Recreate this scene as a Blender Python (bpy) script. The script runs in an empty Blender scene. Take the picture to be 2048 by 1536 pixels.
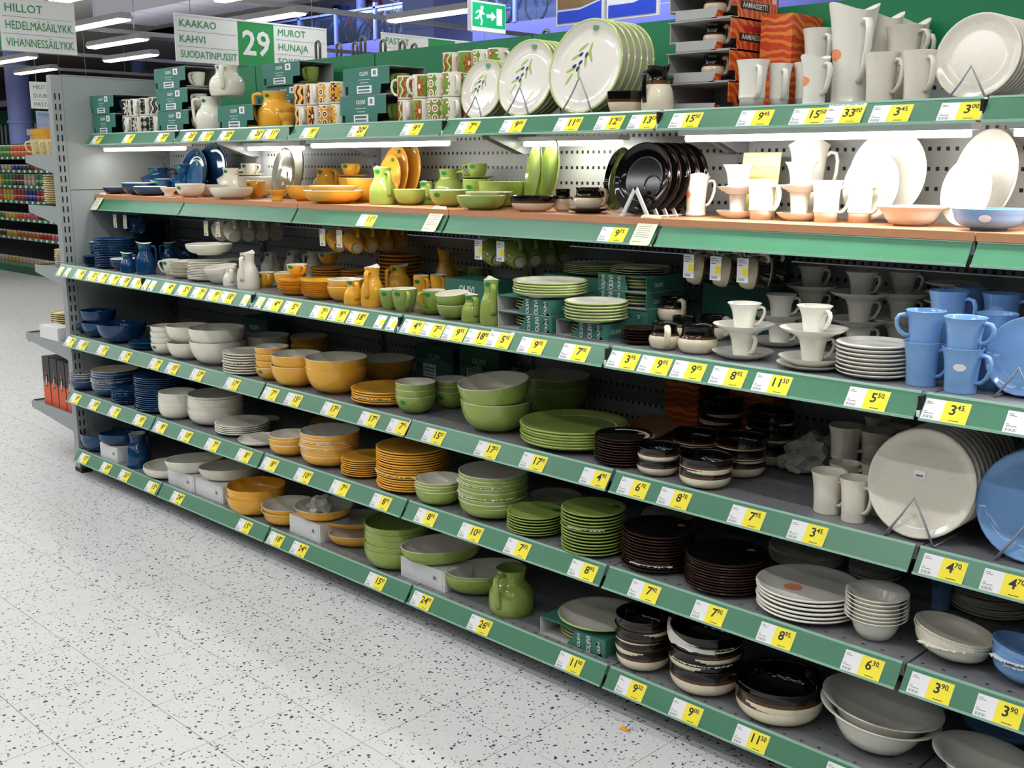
import bpy, bmesh, math, random
from mathutils import Vector, Matrix
random.seed(7)
SC = bpy.context.scene
COL = SC.collection
PI = math.pi
R = math.radians
# ---------------------------------------------------------------- camera, world, exposure
cam = bpy.data.cameras.new('camera')
cam.sensor_width = 36.0
cam.lens = 2198.107 / 2048 * 36
cam.clip_end = 200
co = bpy.data.objects.new('camera', cam)
COL.objects.link(co)
yaw, pitch, roll = .7812, .1962, .0018
fw = Vector((-math.sin(yaw) * math.cos(pitch), math.cos(yaw) * math.cos(pitch), -math.sin(pitch)))
rt = fw.cross(Vector((0, 0, 1))).normalized()
up = rt.cross(fw)
rt, up = rt * math.cos(roll) + up * math.sin(roll), -rt * math.sin(roll) + up * math.cos(roll)
M = Matrix((rt, up, -fw)).transposed().to_4x4()
M.translation = Vector((5.53104, -2.30481, 1.58508))
co.matrix_world = M
SC.camera = co
SC.view_settings.view_transform = 'Standard'
SC.view_settings.look = 'None'
SC.view_settings.gamma = 1
SC.view_settings.use_curve_mapping = False
SC.view_settings.exposure = 0.0
w = bpy.data.worlds.new('store_air')
SC.world = w
w.use_nodes = True
w.node_tree.nodes['Background'].inputs[0].default_value = (.80, .84, .90, 1)
w.node_tree.nodes['Background'].inputs[1].default_value = 0.02
SC.cycles.use_denoising = True
SC.cycles.max_bounces = 7
SC.cycles.diffuse_bounces = 4
SC.cycles.glossy_bounces = 3
SC.cycles.sample_clamp_indirect = 6
SC.cycles.caustics_reflective = False
SC.cycles.caustics_refractive = False

def area(name, loc, sx, sy, power, rot=(0, 0, 0), color=(.97, .985, 1)):
    L = bpy.data.lights.new(name, 'AREA')
    L.shape = 'RECTANGLE'; L.size = sx; L.size_y = sy; L.energy = power; L.color = color
    o = bpy.data.objects.new(name, L)
    COL.objects.link(o)
    o.location = loc; o.rotation_euler = rot
    return o
LUM = []                                            # ceiling luminaires: staggered rows along the aisles
for k, y in enumerate((-5.55, -4.45, -3.35, -2.25, -1.15, -.05, 2.71, 3.81, 4.91, 6.01)):
    for n in range(-3, 5):
        x = -6.66 - .78 - 1.72 * ((k + 1) % 2) * (1 if k > 5 else -1) + 3.55 * n + (1.72 if k > 5 and k % 2 else 0) * 0
        seen = y > 2 and -16 < x < -2.5
        LUM.append((x, y, seen))
        if not seen and x < 10: area('ceiling_tube_light', (x, y, 3.18), 1.5, .085, (10, 10, 10, 20, 24, 12, 15, 15, 15, 15)[k])
    area('added_ceiling_uplight', (-10, y, 3.345), 36, .1, 85, (PI, 0, 0))  # unseen unbroken strip above each row, added to brighten the ceiling
for b in range(6):                                  # display lamps under the top shelf
    fr = b % 2 == 0 or b == 5
    area('display_lamp_light', ((.45 if fr else .26) + .9 * b, .285 if fr else .56, 1.652), .80 if fr else .42, .035, (2.2, 1.6, 3.4, 1.8, 8, 9)[b], (R(14), 0, 0), (1, .98, .92))
# blue feature lighting on the gallery
area('gallery_light', (-9, 10.7, 5.1), 12, .6, 420, (R(48), 0, 0), (.62, .70, 1))
area('gallery_light', (-10, 14.2, 5.1), 12, 1.2, 420, (R(20), 0, 0), (.72, .80, 1))

# ---------------------------------------------------------------- materials
def lin(c):
    return tuple(((v / 255) / 12.92 if v <= 10 else ((v / 255 + .055) / 1.055) ** 2.4) for v in c) + (1,)
MATS = {}
def mat(name, rgb, rough=.5, metal=0, spec=.5, bump=0, scale=40, vary=0, emit=0, coat=0):
    if name in MATS: return MATS[name]
    m = bpy.data.materials.new(name); m.use_nodes = True
    nt = m.node_tree; p = nt.nodes['Principled BSDF']
    p.inputs['Base Color'].default_value = lin(rgb)
    p.inputs['Roughness'].default_value = rough
    p.inputs['Metallic'].default_value = metal
    p.inputs['Specular IOR Level'].default_value = spec
    if coat: p.inputs['Coat Weight'].default_value = coat; p.inputs['Coat Roughness'].default_value = .06
    if emit:
        p.inputs['Emission Color'].default_value = lin(rgb); p.inputs['Emission Strength'].default_value = emit
    if vary or bump:
        tc = nt.nodes.new('ShaderNodeTexCoord'); nz = nt.nodes.new('ShaderNodeTexNoise')
        nz.inputs['Scale'].default_value = scale; nz.inputs['Detail'].default_value = 4
        nt.links.new(tc.outputs['Object'], nz.inputs['Vector'])
        if vary:
            mx = nt.nodes.new('ShaderNodeMix'); mx.data_type = 'RGBA'; mx.blend_type = 'MULTIPLY'
            mx.inputs['Factor'].default_value = 1
            cr = nt.nodes.new('ShaderNodeMapRange'); cr.inputs[3].default_value = 1 - vary; cr.inputs[4].default_value = 1 + vary
            nt.links.new(nz.outputs['Fac'], cr.inputs[0])
            mx.inputs['A'].default_value = lin(rgb)
            nt.links.new(cr.outputs[0], mx.inputs['B'])
            nt.links.new(mx.outputs['Result'], p.inputs['Base Color'])
        if bump:
            b = nt.nodes.new('ShaderNodeBump'); b.inputs['Strength'].default_value = bump; b.inputs['Distance'].default_value = .002
            nt.links.new(nz.outputs['Fac'], b.inputs['Height']); nt.links.new(b.outputs[0], p.inputs['Normal'])
    MATS[name] = m
    return m
class NB:                                           # tiny node-building helper
    def __init__(s, m): s.nt = m.node_tree; s.n = s.nt.nodes; s.p = s.n['Principled BSDF']
    def mth(s, op, a, b=None, c=None):
        x = s.n.new('ShaderNodeMath'); x.operation = op
        for i, v in enumerate((a, b, c)):
            if v is None: continue
            if isinstance(v, (int, float)): x.inputs[i].default_value = v
            else: s.nt.links.new(v, x.inputs[i])
        return x.outputs[0]
    def mix(s, f, a, b):
        x = s.n.new('ShaderNodeMix'); x.data_type = 'RGBA'
        if isinstance(f, (int, float)): x.inputs['Factor'].default_value = f
        else: s.nt.links.new(f, x.inputs['Factor'])
        for nm, v in (('A', a), ('B', b)):
            if isinstance(v, tuple): x.inputs[nm].default_value = v
            else: s.nt.links.new(v, x.inputs[nm])
        return x.outputs['Result']
    def sep(s, kind):
        tc = s.n.new('ShaderNodeTexCoord'); sx = s.n.new('ShaderNodeSeparateXYZ')
        s.nt.links.new(tc.outputs[kind], sx.inputs[0]); return sx.outputs
    def base(s, c): s.nt.links.new(c, s.p.inputs['Base Color'])

CER = dict(Y=(232, 172, 58), G=(146, 166, 80), B=(20, 62, 102), W=(228, 224, 208), T=(238, 235, 224), L=(122, 164, 214), K=(16, 13, 12), N=(84, 48, 22), C=(230, 219, 192), O=(180, 194, 126), U=(212, 214, 190), Q=(150, 150, 138))
def cer(c):
    if c == 'S':
        if 'speckled' in MATS: return MATS['speckled']
        m = mat('speckled', (224, 217, 200), .16); nb = NB(m)
        tc = nb.n.new('ShaderNodeTexCoord'); v = nb.n.new('ShaderNodeTexVoronoi'); v.inputs['Scale'].default_value = 330
        nb.nt.links.new(tc.outputs['Object'], v.inputs['Vector'])
        f = nb.mth('LESS_THAN', v.outputs['Distance'], .22)
        nb.base(nb.mix(nb.mth('MULTIPLY', f, .45), lin((226, 220, 204)), lin((150, 132, 104))))
        return m
    return mat('glaze_' + c, CER[c], .07 if c not in 'TWCP' else .12, vary=.04, scale=14)
PATT = {}
def pattern_mat(code):                              # printed mugs: wavy stripes, flowers, rings, mixed flowers
    if code in PATT: return PATT[code]
    fam, k = code[0], int(code[1])
    pal = {'K': ((40, 42, 44), (225, 218, 200), (120, 128, 126)), 'M': ((222, 160, 60), (84, 34, 24), (236, 222, 190)), 'N': ((120, 156, 60), (190, 72, 48), (236, 232, 210))}[fam]
    m = mat('print_' + code, (235, 230, 216), .2); nb = NB(m)
    u, v, _ = nb.sep('UV')
    ang = nb.mth('MULTIPLY', u, 6.2832)
    def cells(nu, nv):
        a = nb.mth('SUBTRACT', nb.mth('FRACT', nb.mth('MULTIPLY', u, nu)), .5)
        b = nb.mth('SUBTRACT', nb.mth('FRACT', nb.mth('MULTIPLY', v, nv)), .5)
        return a, b
    bg, c1, c2 = lin(pal[0]), lin(pal[1]), lin(pal[2])
    if k == 0:
        s = nb.mth('ADD', nb.mth('MULTIPLY', u, 9), nb.mth('MULTIPLY', nb.mth('SINE', nb.mth('MULTIPLY', v, 12)), .22))
        f = nb.mth('FRACT', s)
        col = nb.mix(nb.mth('LESS_THAN', f, .34), bg, c1)
        col = nb.mix(nb.mth('MULTIPLY', nb.mth('GREATER_THAN', f, .62), nb.mth('LESS_THAN', f, .78)), col, c2)
    else:
        nu, nv = {1: (4, 1), 2: (8, 2.6), 3: (6, 1.9)}[k]
        a, b = cells(nu, nv)
        if k == 1: a = nb.mth('MULTIPLY', a, 1.2)
        d = nb.mth('SQRT', nb.mth('ADD', nb.mth('MULTIPLY', a, a), nb.mth('MULTIPLY', b, b)))
        if k == 2:
            col = nb.mix(nb.mth('LESS_THAN', d, .42), bg, c2)
            col = nb.mix(nb.mth('LESS_THAN', d, .26), col, c1)
            col = nb.mix(nb.mth('LESS_THAN', d, .12), col, c2)
        else:
            th = nb.mth('ARCTAN2', b, a)
            pet = nb.mth('MULTIPLY', nb.mth('ABSOLUTE', nb.mth('COSINE', nb.mth('MULTIPLY', th, 3 if k == 3 else 4))), .42)
            inside = nb.mth('LESS_THAN', d, nb.mth('ADD', pet, .04))
            if k == 3:
                par = nb.mth('GREATER_THAN', nb.mth('FRACT', nb.mth('MULTIPLY', nb.mth('FLOOR', nb.mth('MULTIPLY', u, nu)), .5)), .25)
                fc = nb.mix(par, c1, c2)
            else: fc = c1
            col = nb.mix(inside, bg, fc)
            col = nb.mix(nb.mth('LESS_THAN', d, .1), col, c2)
    band = nb.mth('MULTIPLY', nb.mth('GREATER_THAN', v, .09), nb.mth('LESS_THAN', v, .95))
    band = nb.mth('MULTIPLY', band, nb.mth('MULTIPLY', nb.mth('GREATER_THAN', u, .09), nb.mth('LESS_THAN', u, .91)))
    nb.base(nb.mix(band, lin((235, 230, 216)), col))
    PATT[code] = m
    return m
def olive_decor():
    if 'olive_decor' in MATS: return MATS['olive_decor']
    m = mat('olive_decor', (226, 221, 210), .08); nb = NB(m)
    x, y, z = nb.sep('Generated')
    X = nb.mth('SUBTRACT', x, .36); Yv = nb.mth('SUBTRACT', y, .55)
    # rotate so that the sprig leans
    a = nb.mth('ADD', nb.mth('MULTIPLY', X, .85), nb.mth('MULTIPLY', Yv, -.52)); b = nb.mth('ADD', nb.mth('MULTIPLY', X, .52), nb.mth('MULTIPLY', Yv, .85))
    def ell(cx, cy, rx, ry, rot):
        c, s = math.cos(rot), math.sin(rot)
        p = nb.mth('SUBTRACT', a, cx); q = nb.mth('SUBTRACT', b, cy)
        e1 = nb.mth('DIVIDE', nb.mth('ADD', nb.mth('MULTIPLY', p, c), nb.mth('MULTIPLY', q, s)), rx)
        e2 = nb.mth('DIVIDE', nb.mth('ADD', nb.mth('MULTIPLY', p, -s), nb.mth('MULTIPLY', q, c)), ry)
        return nb.mth('LESS_THAN', nb.mth('ADD', nb.mth('MULTIPLY', e1, e1), nb.mth('MULTIPLY', e2, e2)), 1)
    col = lin((228, 223, 212))
    leaf = None
    for cx, cy, r in ((-.05, .16, 1.1), (.05, .19, 1.9), (-.07, .04, 1.0), (.07, .07, 2.2), (-.04, -.1, .9), (.06, -.06, 2.2), (.1, .14, 2.5), (0, -.19, 1.5)):
        e = ell(cx, cy, .075, .017, r); leaf = e if leaf is None else nb.mth('MAXIMUM', leaf, e)
    ol = None
    for cx, cy, r in ((-.03, .09, 1.2), (.04, .12, 1.8), (.02, .02, 1.3), (-.03, -.05, 1.0), (.03, -.05, 1.7)):
        e = ell(cx, cy, .032, .018, r); ol = e if ol is None else nb.mth('MAXIMUM', ol, e)
    c = nb.mix(leaf, col, lin((160, 180, 104))); c = nb.mix(ol, c, lin((44, 58, 110)))
    nb.base(c)
    return m
WHITE_CARD = mat('white_card', (236, 236, 236), .55)
YEL_CARD = mat('yellow_card', (250, 232, 40), .5)
INK = mat('ink', (28, 28, 34), .6)
GREYINK = mat('grey_ink', (120, 122, 132), .6)
RAILM = mat('rail_green', (64, 124, 92), .30, vary=.12, scale=9)
RAILHILITE = mat('rail_edge_highlight', (150, 190, 170), .2)  # pale tone puts the highlight along the rail lips into their colour
SHELFM = mat('shelf_grey_steel', (150, 151, 153), .38, vary=.04, scale=12)
PANELM = mat('panel_grey', (150, 157, 156), .45)
STEEL = mat('grey_steel', (150, 152, 156), .35, metal=.2)
DARKSLOT = mat('dark_slot', (16, 17, 18), .8)
WOODM = mat('wood_edge', (196, 138, 100), .45, vary=.12, scale=30)
HEADG = mat('header_green', (12, 120, 74), .42)
OLBOX = mat('olive_box_green', (58, 118, 104), .55)
OLDARK = mat('olive_box_leaf', (40, 94, 82), .55)
CARDGREY = mat('grey_cardboard', (168, 168, 166), .8)
PAPER = mat('tissue_paper', (226, 222, 212), .85)
STICK = mat('sticker_green', (26, 126, 66), .35)
ORST = mat('sticker_orange', (240, 150, 104), .45)
YST = mat('sticker_yellow', (226, 176, 50), .45)
WIRE = mat('wire_grey', (150, 152, 158), .35, metal=.2)
WHITEPL = mat('white_plastic', (232, 234, 236), .3)
TUBEM = mat('lamp_tube', (255, 253, 248), .4, emit=9)
SIGNW = mat('sign_white', (232, 234, 230), .4)
SIGNG = mat('sign_green', (30, 146, 72), .42)
SIGNT = mat('sign_green_letters', (34, 140, 80), .5)

# ---------------------------------------------------------------- mesh helpers
def link(name, me, parent=None, loc=(0, 0, 0), rot=None):
    o = bpy.data.objects.new(name, me); COL.objects.link(o)
    o.location = loc
    if rot: o.rotation_euler = rot
    if parent: o.parent = parent
    return o
def tag(o, label, cat, group=None, kind=None):
    o['label'] = label; o['category'] = cat
    if group: o['group'] = group
    if kind: o['kind'] = kind
    return o
def empty(name, loc=(0, 0, 0), rz=0):
    return link(name, None, None, loc, (0, 0, rz))
class MB:
    def __init__(s): s.v = []; s.f = []; s.mi = []; s.sm = []; s.uv = None
    def add(s, vs, fs, mi=0, smooth=False):
        b = len(s.v); s.v += [tuple(v) for v in vs]
        for f in fs: s.f.append(tuple(i + b for i in f)); s.mi.append(mi); s.sm.append(smooth)
        return s
    def box(s, x0, y0, z0, x1, y1, z1, mi=0):
        vs = [(x0, y0, z0), (x1, y0, z0), (x1, y1, z0), (x0, y1, z0), (x0, y0, z1), (x1, y0, z1), (x1, y1, z1), (x0, y1, z1)]
        return s.add(vs, [(0, 3, 2, 1), (4, 5, 6, 7), (0, 1, 5, 4), (1, 2, 6, 5), (2, 3, 7, 6), (3, 0, 4, 7)], mi)
    def prism(s, poly, axis, a, b, mi=0):            # polygon in the two other axes, extruded along axis
        def P(p, t): q = list(p); q.insert(axis, t); return q
        n = len(poly)
        vs = [P(p, a) for p in poly] + [P(p, b) for p in poly]
        fs = [tuple(range(n))[::-1], tuple(range(n, 2 * n))] + [(i, (i + 1) % n, n + (i + 1) % n, n + i) for i in range(n)]
        return s.add(vs, fs, mi)
    def tube(s, pts, r, seg=6, mi=0, ry=None, closed=False):
        pts = [Vector(p) for p in pts]; n = len(pts); rings = []
        ry = ry or r; prev = None
        for i, p in enumerate(pts):
            if closed: t = pts[(i + 1) % n] - pts[i - 1]
            else: t = pts[min(i + 1, n - 1)] - pts[max(i - 1, 0)]
            t.normalize()
            ref = prev if prev is not None else (Vector((0, 1, 0)) if abs(t.y) < .9 else Vector((1, 0, 0)))
            a = t.cross(ref).normalized(); b = a.cross(t).normalized(); prev = b
            rings.append([p + a * r * math.cos(2 * PI * k / seg) + b * ry * math.sin(2 * PI * k / seg) for k in range(seg)])
        vs = [v for rg in rings for v in rg]; fs = []
        for i in range(n if closed else n - 1):
            j = (i + 1) % n
            for k in range(seg): fs.append((i * seg + k, i * seg + (k + 1) % seg, j * seg + (k + 1) % seg, j * seg + k))
        if not closed: fs += [tuple(range(seg))[::-1], tuple((n - 1) * seg + k for k in range(seg))]
        return s.add(vs, fs, mi, True)
    def mesh(s, name, mats):
        me = bpy.data.meshes.new(name); me.from_pydata(s.v, [], s.f)
        for m in mats: me.materials.append(m)
        if len(mats) > 1: me.polygons.foreach_set('material_index', s.mi)
        me.polygons.foreach_set('use_smooth', s.sm)
        me.update()
        return me
def lathe(name, segs, mats, n=36, uv=False, deform=None, sx=1, sy=1):
    """segs: list of (profile points, material index); shared end points join smoothly only inside one profile"""
    v = []; f = []; mi = []; uvs = []
    for prof, m in segs:
        zmax = max(p[1] for p in prof) or 1
        base = len(v)
        for (r, z) in prof:
            for k in range(n):
                a = 2 * PI * k / n
                x, y, zz = r * math.cos(a) * sx, r * math.sin(a) * sy, z
                if deform: x, y, zz = deform(x, y, zz, a, r)
                v.append((x, y, zz))
        for i in range(len(prof) - 1):
            for k in range(n):
                k2 = (k + 1) % n
                f.append((base + i * n + k, base + i * n + k2, base + (i + 1) * n + k2, base + (i + 1) * n + k)); mi.append(m)
                if uv:
                    za, zb = prof[i][1] / zmax, prof[i + 1][1] / zmax
                    uvs += [(k / n, za), ((k + 1) / n, za), ((k + 1) / n, zb), (k / n, zb)]
    me = bpy.data.meshes.new(name); me.from_pydata(v, [], f)
    for m in mats: me.materials.append(m)
    me.polygons.foreach_set('material_index', mi)
    me.polygons.foreach_set('use_smooth', [True] * len(f))
    if uv:
        l = me.uv_layers.new(name='UVMap')
        l.data.foreach_set('uv', [c for p in uvs for c in p])
    me.update()
    return me
def qarc(r0, z0, r1, z1, n=7, p=1.0):               # bowl wall: flat at the bottom, steep at the rim
    return [(r0 + (r1 - r0) * math.sin(t * PI / 2) ** p, z1 - (z1 - z0) * math.cos(t * PI / 2)) for t in [i / n for i in range(n + 1)]]
def spline(pts, n=4):                               # Catmull-Rom through profile points
    out = []
    for i in range(len(pts) - 1):
        p0, p1, p2, p3 = pts[max(i - 1, 0)], pts[i], pts[i + 1], pts[min(i + 2, len(pts) - 1)]
        for k in range(n):
            t = k / n
            out.append(tuple(.5 * (2 * p1[j] + (p2[j] - p0[j]) * t + (2 * p0[j] - 5 * p1[j] + 4 * p2[j] - p3[j]) * t * t + (3 * p1[j] - p0[j] - 3 * p2[j] + p3[j]) * t ** 3) for j in (0, 1)))
    return out + [pts[-1]]
# ---------------------------------------------------------------- lettering, converted while the scene is still small
TXT = {}
def make_texts(strings):
    for s, bold in strings:
        cu = bpy.data.curves.new('lettering', 'FONT'); cu.body = s; cu.size = 1; cu.resolution_u = 2
        cu.offset = .02 if bold else .0; cu.align_x = 'CENTER'; cu.align_y = 'CENTER'
        o = bpy.data.objects.new('lettering', cu); COL.objects.link(o)
        TXT[(s, bold)] = o
    bpy.context.view_layer.update()
    dg = bpy.context.evaluated_depsgraph_get()
    for key, o in list(TXT.items()):
        me = bpy.data.meshes.new_from_object(o.evaluated_get(dg)); cu = o.data
        bpy.data.objects.remove(o); bpy.data.curves.remove(cu)
        TXT[key] = me
TXM = {}
def text(s, bold, size, material, parent, loc, rot, width=None, name='lettering'):
    """flat lettering; mesh shared per string and material"""
    k = (s, bold, material.name)
    if k not in TXM:
        me = TXT[(s, bold)].copy(); me.materials.clear(); me.materials.append(material); TXM[k] = me
    o = link(name, TXM[k], parent, loc, rot)
    d = max((v.co.x for v in TXM[k].vertices), default=.5) * 2
    sx = size if width is None else min(size, width / d)
    o.scale = (sx, size, 1)
    return o

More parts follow.
